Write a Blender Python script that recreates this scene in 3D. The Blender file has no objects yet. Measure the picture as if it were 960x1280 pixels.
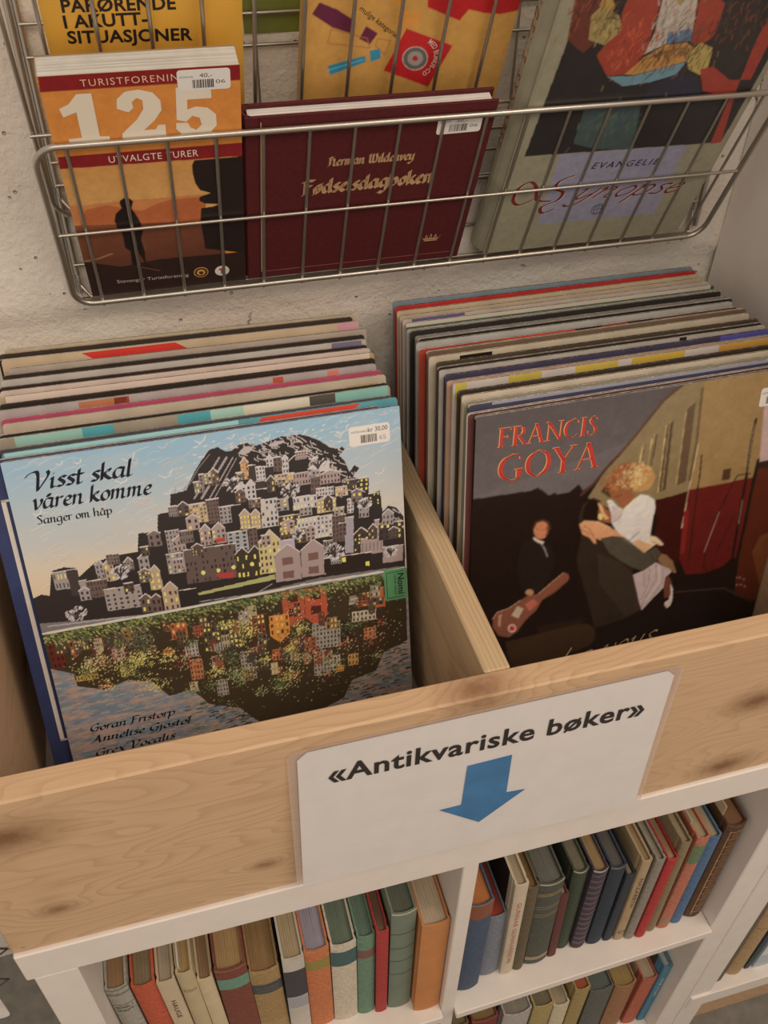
import bpy, math, random
import numpy as np
from mathutils import Vector, Matrix

scene = bpy.context.scene
S = .01            # everything below is written in centimetres
ZF = 80.0          # the bookshelf top stands 80 cm above the floor

def W(x, y, z): return Vector((x*S, y*S, (z+ZF)*S))

# ---------------------------------------------------------------- camera
M = np.array([[0.96421764, -0.26465004, 0.01564282],
              [-0.16401613, -0.64184789, -0.74908611],
              [0.20828598, 0.71971637, -0.66228793]])   # rows: right, down, forward
cam_d = bpy.data.cameras.new('camera')
cam = bpy.data.objects.new('camera', cam_d)
scene.collection.objects.link(cam)
r_, d_, f_ = M
cam.matrix_world = Matrix(((r_[0], -d_[0], -f_[0], 19.2929*S), (r_[1], -d_[1], -f_[1], -36.5000*S),
                           (r_[2], -d_[2], -f_[2], (74.2885+ZF)*S), (0, 0, 0, 1)))
cam_d.sensor_fit = 'VERTICAL'; cam_d.sensor_height = 36; cam_d.lens = 1126.736/1280*36
cam_d.clip_start = .02
scene.camera = cam

# ---------------------------------------------------------------- world, lamps, exposure
world = bpy.data.worlds.new('room_light'); scene.world = world; world.use_nodes = True
bg = world.node_tree.nodes['Background']; bg.inputs[0].default_value = (1.0, .845, .70, 1); bg.inputs[1].default_value = 1.05

def area(name, x, y, z, tx, ty, tz, sx, sy, watt, col):
    l = bpy.data.lights.new(name, 'AREA'); l.shape = 'RECTANGLE'; l.size = sx; l.size_y = sy; l.energy = watt; l.color = col
    o = bpy.data.objects.new(name, l); scene.collection.objects.link(o)
    o.location = W(x, y, z); o.rotation_euler = (W(tx, ty, tz)-W(x, y, z)).to_track_quat('-Z', 'Y').to_euler()
    return o
area('ceiling_lamp', 135, -85, 165, 55, 20, 10, 1.1, .6, 26, (1, .82, .65))
area('ceiling_lamp', -20, -150, 185, 20, 0, 0, 1.2, .6, 17, (1, .83, .67))
area('ceiling_lamp', 60, -130, 190, 45, 30, 20, 1.0, .6, 9, (1, .82, .65))

vs = scene.view_settings
scene.display_settings.display_device = 'sRGB'
vs.view_transform = 'Standard'; vs.look = 'None'; vs.gamma = 1; vs.use_curve_mapping = False
vs.exposure = -1.02

# ---------------------------------------------------------------- colour and materials
LK = .62
def lin(c):
    c = c/255.
    return c/12.92 if c <= .04045 else ((c+.055)/1.055)**2.4
def albedo(h):
    if isinstance(h, str): r, g, b = int(h[:2], 16), int(h[2:4], 16), int(h[4:6], 16)
    else: r, g, b = h
    r, g, b = lin(r)/LK/1.06, lin(g)/LK/.98, lin(b)/LK/.90; y = .3*r+.55*g+.15*b; q = .90
    return (min(y+(r-y)*q, .88), min(y+(g-y)*q, .87), min(y+(b-y)*q, .86))

class NT:
    def __init__(s, name):
        s.m = bpy.data.materials.new(name); s.m.use_nodes = True; s.t = s.m.node_tree
        s.b = s.t.nodes['Principled BSDF']
    def n(s, ty, **k):
        nd = s.t.nodes.new(ty)
        for a, v in k.items():
            if a.startswith('i_'): nd.inputs[int(a[2:]) if a[2:].isdigit() else a[2:].replace('_', ' ')].default_value = v
            else: setattr(nd, a, v)
        return nd
    def l(s, a, b): s.t.links.new(a, b)
    def ramp(s, fac, stops):
        r = s.n('ShaderNodeValToRGB'); e = r.color_ramp.elements
        while len(e) < len(stops): e.new(.5)
        for i, (p, c) in enumerate(stops): e[i].position = p; e[i].color = (*c[:3], 1)
        s.l(fac, r.inputs[0]); return r.outputs[0]
    def mix(s, fac, a, b, blend='MIX'):
        m = s.n('ShaderNodeMix', data_type='RGBA', blend_type=blend)
        for sock, v in ((m.inputs[0], fac), (m.inputs[6], a), (m.inputs[7], b)):
            if hasattr(v, 'is_output'): s.l(v, sock)
            else: sock.default_value = (*v, 1) if isinstance(v, (tuple, list)) else v
        return m.outputs[2]
    def math(s, op, a, b=0, c=0):
        m = s.n('ShaderNodeMath', operation=op)
        for i, v in enumerate((a, b, c)):
            if hasattr(v, 'is_output'): s.l(v, m.inputs[i])
            else: m.inputs[i].default_value = v
        return m.outputs[0]
    def coord(s, scale=(1, 1, 1), src='Object'):
        tc = s.n('ShaderNodeTexCoord'); mp = s.n('ShaderNodeMapping'); mp.inputs['Scale'].default_value = scale
        s.l(tc.outputs[src], mp.inputs[0]); return mp.outputs[0]
    def noise(s, vec, scale, detail=4, rough=.55):
        n = s.n('ShaderNodeTexNoise'); n.inputs['Scale'].default_value = scale; n.inputs['Detail'].default_value = detail
        n.inputs['Roughness'].default_value = rough; s.l(vec, n.inputs['Vector']); return n.outputs[0]
    def bump(s, h, strength=.3, dist=.001):
        b = s.n('ShaderNodeBump'); b.inputs['Strength'].default_value = strength; b.inputs['Distance'].default_value = dist
        s.l(h, b.inputs['Height']); s.l(b.outputs[0], s.b.inputs['Normal'])

_m = {}
def mat(col, rough=.6, kind='plain', var=.12, name=None):
    """kinds: plain, cloth, board (worn card), gloss, paper"""
    key = (col, rough, kind, var)
    if key in _m: return _m[key]
    c = albedo(col); t = NT(name or kind+'_'+(col if isinstance(col, str) else 'tone'))
    v = t.coord()
    if kind == 'cloth':
        n = t.noise(v, 260, 4); n2 = t.noise(v, 1400, 2)
        dk = tuple(x*(1-var*1.6) for x in c); lt = tuple(min(x*(1+var), .9) for x in c)
        t.l(t.ramp(n, [(.3, dk), (.7, lt)]), t.b.inputs['Base Color']); t.bump(n2, .5, .0004)
    elif kind == 'board':
        n = t.noise(v, 160, 5, .7); n2 = t.noise(v, 25, 3)
        lt = tuple(min(x+.12, .85) for x in c); dk = tuple(x*(1-var) for x in c)
        base = t.ramp(n2, [(.35, dk), (.65, c)])
        t.l(t.mix(t.ramp(n, [(.66, (0, 0, 0)), (.76, (.6, .6, .6))]), base, lt), t.b.inputs['Base Color']); t.bump(n, .2, .0006)
    elif kind == 'edge':
        n = t.noise(v, 260, 5, .75); n2 = t.noise(v, 35, 3); lt = tuple(min(x+.3, .88) for x in c); dk = tuple(x*.5 for x in c)
        base = t.ramp(n2, [(.35, dk), (.6, c)]); t.l(t.mix(t.ramp(n, [(.52, (0, 0, 0)), (.6, (.9, .9, .9))]), base, lt), t.b.inputs['Base Color']); t.bump(n, .5, .001)
    else:
        n = t.noise(v, 40, 4)
        dk = tuple(x*(1-var) for x in c); lt = tuple(min(x*(1+var*.5), .9) for x in c)
        t.l(t.ramp(n, [(.35, dk), (.65, lt)]), t.b.inputs['Base Color']); 
        if kind == 'paper': t.bump(t.noise(v, 60, 3), .25, .0008)
    t.b.inputs['Roughness'].default_value = rough
    t.b.inputs['Specular IOR Level'].default_value = .35
    _m[key] = t.m; return t.m

def mat_pages(col, axis=0):
    key = ('pages', col, axis)
    if key in _m: return _m[key]
    c = albedo(col); t = NT('page_edges_'+col)
    sc = [6, 6, 6]; sc[axis] = 900
    n = t.noise(t.coord(tuple(sc)), 1, 2); n2 = t.noise(t.coord(), 70, 4)
    a = t.ramp(n, [(.3, tuple(x*.62 for x in c)), (.6, c)])
    t.l(t.mix(t.ramp(n2, [(.35, (0, 0, 0)), (.75, (.45, .45, .45))]), a, tuple(x*.6 for x in c)), t.b.inputs['Base Color'])
    t.bump(n, .4, .0006); t.b.inputs['Roughness'].default_value = .9; _m[key] = t.m; return t.m

def mat_art(name, rough=.38):
    t = NT(name); a = t.n('ShaderNodeAttribute', attribute_name='print'); t.l(a.outputs['Color'], t.b.inputs['Base Color'])
    t.b.inputs['Roughness'].default_value = rough; t.b.inputs['Specular IOR Level'].default_value = .4
    t.bump(t.noise(t.coord(), 22, 2), .12, .002)
    return t.m

def mat_wood(name, light, darkc, grain_axis=0, knots=(), ringscale=26, seed=0., linear=0.):
    """pine: growth rings drawn out along the grain, bent round the knots; coordinates in cm"""
    t = NT(name); sc = [100, 100, 100]
    v = t.coord(tuple(sc)); sp = t.n('ShaderNodeSeparateXYZ'); t.l(v, sp.inputs[0])
    ax = [sp.outputs[i] for i in range(3)]
    cross = [ax[i] for i in range(3) if i != grain_axis]
    cb = t.n('ShaderNodeCombineXYZ')
    t.l(t.math('MULTIPLY', ax[grain_axis], .035), cb.inputs[0]); t.l(t.math('MULTIPLY', cross[0], .16), cb.inputs[1]); t.l(t.math('MULTIPLY', cross[1], .16), cb.inputs[2])
    nb = t.n('ShaderNodeTexNoise'); nb.inputs['Scale'].default_value = 1.; nb.inputs['Detail'].default_value = 2; nb.noise_dimensions = '4D'; nb.inputs['W'].default_value = seed
    t.l(cb.outputs[0], nb.inputs['Vector'])
    h = t.math('MULTIPLY', nb.outputs[0], ringscale)
    if linear: h = t.math('ADD', h, t.math('MULTIPLY', cross[0], linear))
    kd = None
    for (kx, ky, kz, r) in knots:
        vd = t.n('ShaderNodeVectorMath', operation='SUBTRACT'); t.l(v, vd.inputs[0]); vd.inputs[1].default_value = (kx, ky, kz)
        ml = t.n('ShaderNodeVectorMath', operation='MULTIPLY'); t.l(vd.outputs[0], ml.inputs[0]); q = [1, 1, 1]; q[grain_axis] = .55; ml.inputs[1].default_value = q
        ln = t.n('ShaderNodeVectorMath', operation='LENGTH'); t.l(ml.outputs[0], ln.inputs[0])
        dist = t.math('DIVIDE', ln.outputs['Value'], r)
        h = t.math('ADD', h, t.math('MULTIPLY', t.math('POWER', 2.718, t.math('MULTIPLY', dist, -.55)), 7.))
        k = t.math('SMOOTH_MIN', t.math('ADD', dist, t.math('MULTIPLY', t.noise(v, 1.5, 3), .5)), 3., .2)
        kd = k if kd is None else t.math('MINIMUM', kd, k)
    ring = t.math('FRACT', h)
    fib = t.noise(t.coord(tuple([12 if i == grain_axis else 420 for i in range(3)])), 1, 3)
    L, D = albedo(light), albedo(darkc)
    m1 = t.ramp(ring, [(0, L), (.6, tuple(l*.88+d*.12 for l, d in zip(L, D))), (.92, tuple(l*.5+d*.5 for l, d in zip(L, D))), (1, L)])
    big = t.noise(t.coord((3, 3, 3)), 1, 3)
    m1 = t.mix(t.ramp(big, [(.4, (0, 0, 0)), (.7, (.5, .5, .5))]), m1, tuple(l*.8+d*.2 for l, d in zip(L, D)))
    m2 = t.mix(t.ramp(fib, [(.35, (0, 0, 0)), (.8, (.32, .32, .32))]), m1, D)
    if kd is not None:
        kn = albedo('6b4426')
        m2 = t.mix(t.ramp(t.math('DIVIDE', kd, 3.), [(.16, (.92, .92, .92)), (.34, (.4, .4, .4)), (.62, (0, 0, 0))]), m2, kn)
    t.l(m2, t.b.inputs['Base Color']); t.b.inputs['Roughness'].default_value = .55
    t.bump(fib, .25, .0006); return t.m

# ---------------------------------------------------------------- mesh helpers (local centimetres)
def link(o): scene.collection.objects.link(o); return o
def mesh_obj(name, verts, faces, mats, parent=None, fm=None, smooth=False, loc=None):
    me = bpy.data.meshes.new(name); me.from_pydata([(v[0]*S, v[1]*S, v[2]*S) for v in verts], [], faces)
    for m in (mats if isinstance(mats, (list, tuple)) else [mats]): me.materials.append(m)
    if fm: me.polygons.foreach_set('material_index', fm)
    if smooth is True: me.polygons.foreach_set('use_smooth', [True]*len(faces))
    elif smooth: me.polygons.foreach_set('use_smooth', smooth)
    me.update()
    o = link(bpy.data.objects.new(name, me))
    if parent is not None: o.parent = parent
    if loc is not None: o.location = loc
    return o
def tag(o, label, cat, group=None):
    o['label'] = label; o['category'] = cat
    if group: o['group'] = group
    return o
def empty(name, pos, label, cat, group=None, rot=None):
    o = link(bpy.data.objects.new(name, None)); o.empty_display_size = .02
    if rot is not None: o.matrix_world = Matrix.Translation(W(*pos)) @ rot.to_4x4()
    else: o.location = W(*pos)
    return tag(o, label, cat, group)

class MB:
    def __init__(s): s.v = []; s.f = []; s.m = []; s.s = []
    def add(s, vs, fs, mi=0, sm=False):
        b = len(s.v); s.v += list(vs)
        for f in fs: s.f.append([b+i for i in f]); s.m.append(mi); s.s.append(sm)
    def box(s, x0, y0, z0, x1, y1, z1, mi=0, c=0.):
        if c <= 0:
            v = [(x, y, z) for x in (x0, x1) for y in (y0, y1) for z in (z0, z1)]
            s.add(v, [(0, 1, 3, 2), (4, 6, 7, 5), (0, 4, 5, 1), (2, 3, 7, 6), (0, 2, 6, 4), (1, 5, 7, 3)], mi); return
        # chamfered box
        P = {}; vs = []
        for ix, X in enumerate((x0, x1)):
            for iy, Y in enumerate((y0, y1)):
                for iz, Z_ in enumerate((z0, z1)):
                    sx, sy, sz = (1, -1)[ix], (1, -1)[iy], (1, -1)[iz]
                    for a in range(3):
                        p = [X+sx*c, Y+sy*c, Z_+sz*c]; p[a] = (X, Y, Z_)[a]
                        P[ix, iy, iz, a] = len(vs); vs.append(tuple(p))
        F = []
        cyc = ((0, 0), (1, 0), (1, 1), (0, 1))
        for a in range(3):
            for e in (0, 1):
                q = []
                for (u, w) in cyc:
                    k = [0, 0, 0]; k[a] = e; k[(a+1) % 3] = u; k[(a+2) % 3] = w; q.append(P[(*k, a)])
                F.append(q if e else q[::-1])
            for (u, w) in cyc:
                k0 = [0, 0, 0]; k1 = [1, 1, 1]; b_, c_ = (a+1) % 3, (a+2) % 3
                k0[a] = 0; k1[a] = 1; k0[b_] = k1[b_] = u; k0[c_] = k1[c_] = w
                q = [P[(*k0, b_)], P[(*k1, b_)], P[(*k1, c_)], P[(*k0, c_)]]
                F.append(q if (u+w) % 2 == 0 else q[::-1])
        for ix in (0, 1):
            for iy in (0, 1):
                for iz in (0, 1): F.append([P[ix, iy, iz, 0], P[ix, iy, iz, 1], P[ix, iy, iz, 2]])
        s.add(vs, F, mi)
    def prism(s, pts, z0, z1, mi=0, capmi=None, sm=False, axis=2):
        n = len(pts)
        def P(a, b, c): return {2: (a, b, c), 1: (a, c, b), 0: (c, a, b)}[axis]
        v = [P(x, y, z0) for x, y in pts]+[P(x, y, z1) for x, y in pts]
        s.add(v, [(i, (i+1) % n, (i+1) % n+n, i+n) for i in range(n)], mi, sm)
        cm = mi if capmi is None else capmi
        s.add(v[:n], [tuple(range(n))[::-1]], cm); s.add(v[n:], [tuple(range(n))], cm)
    def tube(s, pts, r, n=8, mi=0, closed=False, caps=True):
        P = [Vector(p) for p in pts]; N = len(P); rings = []
        up = Vector((.13, .29, .95)).normalized(); prev = None
        for i in range(N):
            a = P[(i-1) % N] if (i > 0 or closed) else P[i]; b = P[(i+1) % N] if (i < N-1 or closed) else P[i]
            t = (b-a).normalized()
            if prev is None: u = t.cross(up).normalized()
            else: u = (prev-t*prev.dot(t)).normalized()
            prev = u; w = t.cross(u)
            rings.append([tuple(P[i]+r*(math.cos(2*math.pi*k/n)*u+math.sin(2*math.pi*k/n)*w)) for k in range(n)])
        v = [q for ring in rings for q in ring]; F = []
        for i in range(N if closed else N-1):
            j = (i+1) % N
            F += [(i*n+k, i*n+(k+1) % n, j*n+(k+1) % n, j*n+k) for k in range(n)]
        s.add(v, F, mi, True)
        if caps and not closed:
            s.add(rings[0], [tuple(range(n))[::-1]], mi); s.add(rings[-1], [tuple(range(n))], mi)
    def obj(s, name, mats, parent=None):
        return mesh_obj(name, s.v, s.f, mats, parent, s.m, s.s)

def rounded(x0, z0, x1, z1, r, n=4):
    o = []
    for cx, cz, a in ((x1-r, z1-r, 0), (x0+r, z1-r, 90), (x0+r, z0+r, 180), (x1-r, z0+r, 270)):
        for i in range(n+1):
            t = math.radians(a+90*i/n); o.append((cx+r*math.cos(t), cz+r*math.sin(t)))
    return o
def flat(name, pts, y, m, parent, th=.015):
    """thin flat shape lying on a face that looks to -y"""
    b = MB(); b.prism(pts, y-th, y, axis=1); 
    return b.obj(name, m, parent)

# ---------------------------------------------------------------- lettering
_fc = {}
def font_mesh(text, bold=0., shear=0., space=1.):
    key = (text, bold, shear, space)
    if key in _fc: return _fc[key]
    cu = bpy.data.curves.new('t', 'FONT'); cu.body = text; cu.offset = bold; cu.shear = shear; cu.space_character = space; cu.resolution_u = 3
    o = bpy.data.objects.new('t', cu); scene.collection.objects.link(o)
    bpy.context.view_layer.update(); dg = bpy.context.evaluated_depsgraph_get()
    me = bpy.data.meshes.new_from_object(o.evaluated_get(dg))
    V = [(v.co.x, v.co.y) for v in me.vertices]; F = [tuple(p.vertices) for p in me.polygons]
    bpy.data.objects.remove(o); bpy.data.curves.remove(cu); bpy.data.meshes.remove(me)
    xs = [v[0] for v in V]; a, b = min(xs), max(xs)
    V = [((x-a)/(b-a), y) for x, y in V]; _fc[key] = (V, F, b-a); return _fc[key]
def letters(name, text, p0, p1, cap, y, m, parent, bold=0., shear=0., space=1., wrap=None, capref=.73):
    """text from baseline point p0 to p1 (local x,z), capital height cap, lying at depth y"""
    V, F, w = font_mesh(text, bold, shear, space)
    dx, dz = p1[0]-p0[0], p1[1]-p0[1]; L = math.hypot(dx, dz); ux, uz = dx/L, dz/L; k = cap/capref
    out = []
    for x, h in V:
        X = p0[0]+ux*x*L-uz*h*k; Z = p0[1]+uz*x*L+ux*h*k
        out.append((X, y if wrap is None else wrap(X)-.02, Z))
    return mesh_obj(name, out, F, m, parent)

# pen strokes: x-height 1
GL = dict(
a=(.92,[[(.66,.93),(.32,1),(.08,.62),(.12,.12),(.34,.02),(.64,.42)],[(.7,1),(.62,.22),(.72,0),(.9,.16)]]),
b=(.82,[[(.12,1.75),(.1,.12),(.36,0),(.66,.3),(.64,.78),(.42,1),(.12,.7)]]),
c=(.68,[[(.6,.86),(.4,1),(.12,.68),(.12,.22),(.36,0),(.62,.18)]]),
d=(.92,[[(.64,.93),(.32,1),(.08,.62),(.12,.12),(.36,0),(.64,.4)],[(.74,1.75),(.62,.25),(.74,0),(.9,.14)]]),
e=(.7,[[(.12,.48),(.46,.58),(.56,.82),(.36,1),(.12,.66),(.12,.22),(.36,0),(.64,.18)]]),
f=(.6,[[(.72,1.62),(.5,1.75),(.34,1.4),(.28,0),(.1,-.6)],[(.08,.95),(.6,.95)]]),
g=(.9,[[(.66,.93),(.32,1),(.08,.62),(.12,.18),(.36,.05),(.64,.42)],[(.7,1),(.62,-.3),(.36,-.7),(.0,-.52)]]),
h=(.9,[[(.12,1.75),(.1,0)],[(.12,.66),(.44,1),(.62,.84),(.58,.16),(.7,0),(.86,.14)]]),
i=(.42,[[(.0,.84),(.14,1),(.1,.16),(.2,0),(.38,.14)],[(.16,1.36),(.2,1.42)]]),
j=(.42,[[(.0,.84),(.16,1),(.12,-.4),(-.2,-.7)],[(.16,1.36),(.2,1.42)]]),
k=(.82,[[(.14,1.75),(.1,0)],[(.12,.5),(.5,1),(.62,.86),(.26,.56),(.62,.04),(.84,.1)]]),
l=(.42,[[(.16,1.75),(.1,.16),(.2,0),(.38,.14)]]),
m=(1.28,[[(.0,.84),(.14,1),(.1,0)],[(.12,.66),(.4,1),(.54,.84),(.5,0)],[(.52,.66),(.8,1),(.94,.84),(.9,.16),(1.02,0),(1.2,.14)]]),
n=(.88,[[(.0,.84),(.14,1),(.1,0)],[(.12,.66),(.44,1),(.6,.84),(.56,.16),(.68,0),(.84,.14)]]),
o=(.8,[[(.42,1),(.12,.7),(.12,.24),(.36,0),(.64,.3),(.64,.76),(.42,1)]]),
p=(.84,[[(.0,.84),(.14,1),(.08,-.72)],[(.12,.7),(.44,1),(.68,.76),(.64,.24),(.36,0),(.1,.14)]]),
r=(.6,[[(.0,.84),(.14,1),(.1,0)],[(.12,.64),(.36,.98),(.56,.92)]]),
s=(.6,[[(.56,.9),(.34,1),(.14,.8),(.46,.36),(.36,.04),(.04,.1)]]),
t=(.56,[[(.22,1.45),(.16,.18),(.28,0),(.48,.16)],[(.0,.97),(.5,.97)]]),
u=(.88,[[(.0,.84),(.14,1),(.1,.2),(.28,0),(.58,.4)],[(.66,1),(.6,.18),(.7,0),(.86,.14)]]),
v=(.76,[[(.0,.86),(.14,1),(.24,.06),(.34,.02),(.66,.62),(.6,1)]]),
w=(1.1,[[(.0,.86),(.14,1),(.24,.06),(.54,.9),(.62,.06),(1.,.66),(.94,1)]]),
x=(.8,[[(.02,.9),(.18,1),(.56,.02),(.76,.1)],[(.7,.96),(.06,.02)]]),
y=(.86,[[(.0,.86),(.14,1),(.14,.2),(.34,.02),(.64,.5)],[(.7,1),(.6,-.3),(.3,-.7),(-.02,-.5)]]),
z=(.7,[[(.06,.96),(.6,.96),(.04,.04),(.64,.04)]]),
V=(1.15,[[(-.45,1.35),(-.2,1.68),(.3,1.7),(.36,.06),(.44,.04),(1.,1.3),(.92,1.75)]]),
S=(.9,[[(.8,1.5),(.5,1.72),(.2,1.4),(.66,.6),(.5,.06),(.06,.12)]]),
G=(1.15,[[(1.,1.45),(.7,1.72),(.2,1.2),(.15,.5),(.5,0),(.92,.3),(.94,.8)],[(.6,.82),(1.1,.82)],[(.93,.4),(.7,-.35),(.2,-.5)]]),
F=(.95,[[(.25,1.65),(.2,0),(.0,-.05)],[(.0,1.55),(.4,1.72),(1.,1.66)],[(.22,.9),(.75,.92)]]),
A=(1.2,[[(.62,1.72),(.3,.5),(-.15,-.1)],[(.62,1.72),(.85,.1),(1.1,.05)],[(.25,.66),(.85,.66)]]),
L=(.9,[[(.3,1.7),(.2,.1),(.8,.0),(1.,.15)],[(.0,1.5),(.3,1.7),(.5,1.6)]]),
H=(1.25,[[(.0,1.4),(.3,1.7),(.25,.1),(.0,0)],[(.3,.9),(.75,1.3),(.9,1.0),(.85,.1),(1.1,0)],[(.3,1.7),(.6,1.5),(.85,1.7)]]),
W=(1.6,[[(.0,1.3),(.3,1.7),(.25,.25),(.5,0),(.8,.3)],[(.75,1.7),(.72,.2),(1.,0),(1.3,.35)],[(1.2,1.7),(1.38,.9),(1.2,.0)]]),
)
GL['å'] = (.92, GL['a'][1]+[[(.4,1.42),(.3,1.3),(.42,1.2),(.52,1.32),(.4,1.42)]])
GL['ö'] = (.8, GL['o'][1]+[[(.16,1.32),(.24,1.42)],[(.5,1.32),(.58,1.42)]])
GL['ø'] = (.8, GL['o'][1]+[[(.02,-.12),(.74,1.14)]])
GL['-'] = (.6, [[(.06,.5),(.48,.5)]])
# roman capitals, height 1 (stem, hairline and serifs)
RC = dict(
F=(.62,[[(.16,0),(.16,1)]],[[(.03,1),(.6,1),(.6,.86)],[(.16,.53),(.48,.53)],[(.48,.6),(.48,.45)],[(.03,0),(.3,0)]]),
R=(.72,[[(.16,0),(.16,1)],[(.5,.9),(.56,.75),(.5,.58)],[(.32,.5),(.66,0)]],[[(.03,1),(.4,1),(.5,.9)],[(.5,.58),(.38,.5),(.16,.5)],[(.03,0),(.3,0)],[(.62,0),(.78,0)]]),
A=(.8,[[(.38,1.02),(.7,0)]],[[(.38,1.02),(.08,0)],[(.18,.36),(.58,.36)],[(-.02,0),(.2,0)],[(.58,0),(.84,0)]]),
N=(.84,[[(.12,1),(.74,.0)]],[[(.14,1),(.14,0)],[(.74,1),(.74,0)],[(0,1),(.16,1)],[(.02,0),(.26,0)],[(.62,1),(.86,1)]]),
C=(.76,[[(.34,.94),(.16,.8),(.08,.5),(.16,.2),(.36,.04)]],[[(.7,.76),(.68,.92),(.5,1.01),(.34,.94)],[(.36,.04),(.54,0),(.72,.18)]]),
I=(.32,[[(.16,0),(.16,1)]],[[(.03,1),(.29,1)],[(.03,0),(.29,0)]]),
S=(.52,[[(.12,.82),(.2,.62),(.38,.42),(.42,.2)]],[[(.44,.82),(.4,.95),(.26,1.01),(.14,.92),(.12,.82)],[(.42,.2),(.34,.04),(.2,-.01),(.08,.08),(.05,.24)]]),
G=(.86,[[(.34,.94),(.16,.8),(.08,.5),(.16,.2),(.36,.04)],[(.7,.4),(.7,.08)]],[[(.72,.78),(.7,.92),(.5,1.01),(.34,.94)],[(.36,.04),(.54,-.01),(.7,.08)],[(.56,.4),(.84,.4)]]),
O=(.88,[[(.3,.94),(.14,.78),(.08,.5),(.14,.22),(.32,.04)],[(.58,.96),(.74,.8),(.8,.5),(.72,.22),(.56,.06)]],[[(.3,.94),(.44,1.01),(.58,.96)],[(.32,.04),(.44,-.01),(.56,.06)]]),
Y=(.76,[[(.08,1),(.38,.48)],[(.38,.48),(.38,0)]],[[(.68,1),(.38,.48)],[(-.04,1),(.2,1)],[(.56,1),(.8,1)],[(.24,0),(.52,0)]]),
)
def smooth_line(p, n=5):
    if len(p) < 3: return p
    cl = p[0] == p[-1]; o = []
    for i in range(len(p)-1):
        a = p[i-1] if i > 0 else (p[-2] if cl else p[0]); b, c = p[i], p[i+1]; d = p[i+2] if i+2 < len(p) else (p[1] if cl else p[-1])
        for k in range(n):
            t = k/n
            o.append(tuple(.5*((2*b[j])+(-a[j]+c[j])*t+(2*a[j]-5*b[j]+4*c[j]-d[j])*t*t+(-a[j]+3*b[j]-3*c[j]+d[j])*t**3) for j in (0, 1)))
    o.append(p[-1]); return o
def stroke(V, F, pts, nib, thin, T):
    """sweep a broad nib (vector) and a thin cross nib along the points"""
    nx, nz = nib; L = math.hypot(nx, nz)+1e-9; mx, mz = -nz/L*thin, nx/L*thin
    for i in range(len(pts)-1):
        (a, b), (c, d) = pts[i], pts[i+1]
        for (ux, uz) in ((nx, nz), (mx, mz)):
            q = [(a-ux, b-uz), (a+ux, b+uz), (c+ux, d+uz), (c-ux, d-uz)]
            ar = sum(q[j][0]*q[(j+1) % 4][1]-q[(j+1) % 4][0]*q[j][1] for j in range(4))
            if abs(ar) < 1e-7: continue
            k = len(V); V += [T(*w) for w in q]; F.append((k, k+1, k+2, k+3) if ar > 0 else (k+3, k+2, k+1, k))
def pen(name, text, p0, p1, xh, y, m, parent, style='i', lift=0.):
    nibl, ang, slant, sm, asc = dict(i=(.155, 40, .16, True, 1), u=(.12, 30, 0, True, 1), f=(.2, 45, 0, False, .8), s=(.075, 60, .45, True, 1.))[style]
    nib = (nibl*math.cos(math.radians(ang)), nibl*math.sin(math.radians(ang)))
    adv = [0.]; 
    for ch in text: adv.append(adv[-1]+(.45 if ch == ' ' else GL[ch][0]*(.86 if style == 'f' else 1)))
    dx, dz = p1[0]-p0[0], p1[1]-p0[1]; L = math.hypot(dx, dz); ux, uz = dx/L, dz/L; kx = L/adv[-1]
    V, F = [], []
    for ch, x0 in zip(text, adv):
        if ch == ' ': continue
        for st in GL[ch][1]:
            pts = smooth_line(st) if sm else st
            pts = [(x0+(px*(.86 if style == 'f' else 1))+slant*pz, pz if pz < 1 else 1+(pz-1)*asc) for px, pz in pts]
            def T(a, b): return (p0[0]+ux*a*kx-uz*b*xh, y, p0[1]+uz*a*kx+ux*b*xh)
            stroke(V, F, pts, nib, .035 if style != 's' else .04, T)
    return mesh_obj(name, V, F, m, parent)
def roman(name, text, p0, p1, cap, y, m, parent, w=.07):
    adv = [0.]
    for ch in text: adv.append(adv[-1]+RC[ch][0]+.05)
    dx, dz = p1[0]-p0[0], p1[1]-p0[1]; L = math.hypot(dx, dz); ux, uz = dx/L, dz/L; kx = L/adv[-1]
    V, F = [], []
    for ch, x0 in zip(text, adv):
        for grp, ww in ((RC[ch][1], w), (RC[ch][2], w*.3)):
            for st in grp:
                pts = [(x0+a, b) for a, b in smooth_line(st)]
                def T(a, b): return (p0[0]+ux*a*kx-uz*b*cap, y, p0[1]+uz*a*kx+ux*b*cap)
                stroke(V, F, pts, (ww, 0), w*.26, T)
    return mesh_obj(name, V, F, m, parent)

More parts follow.
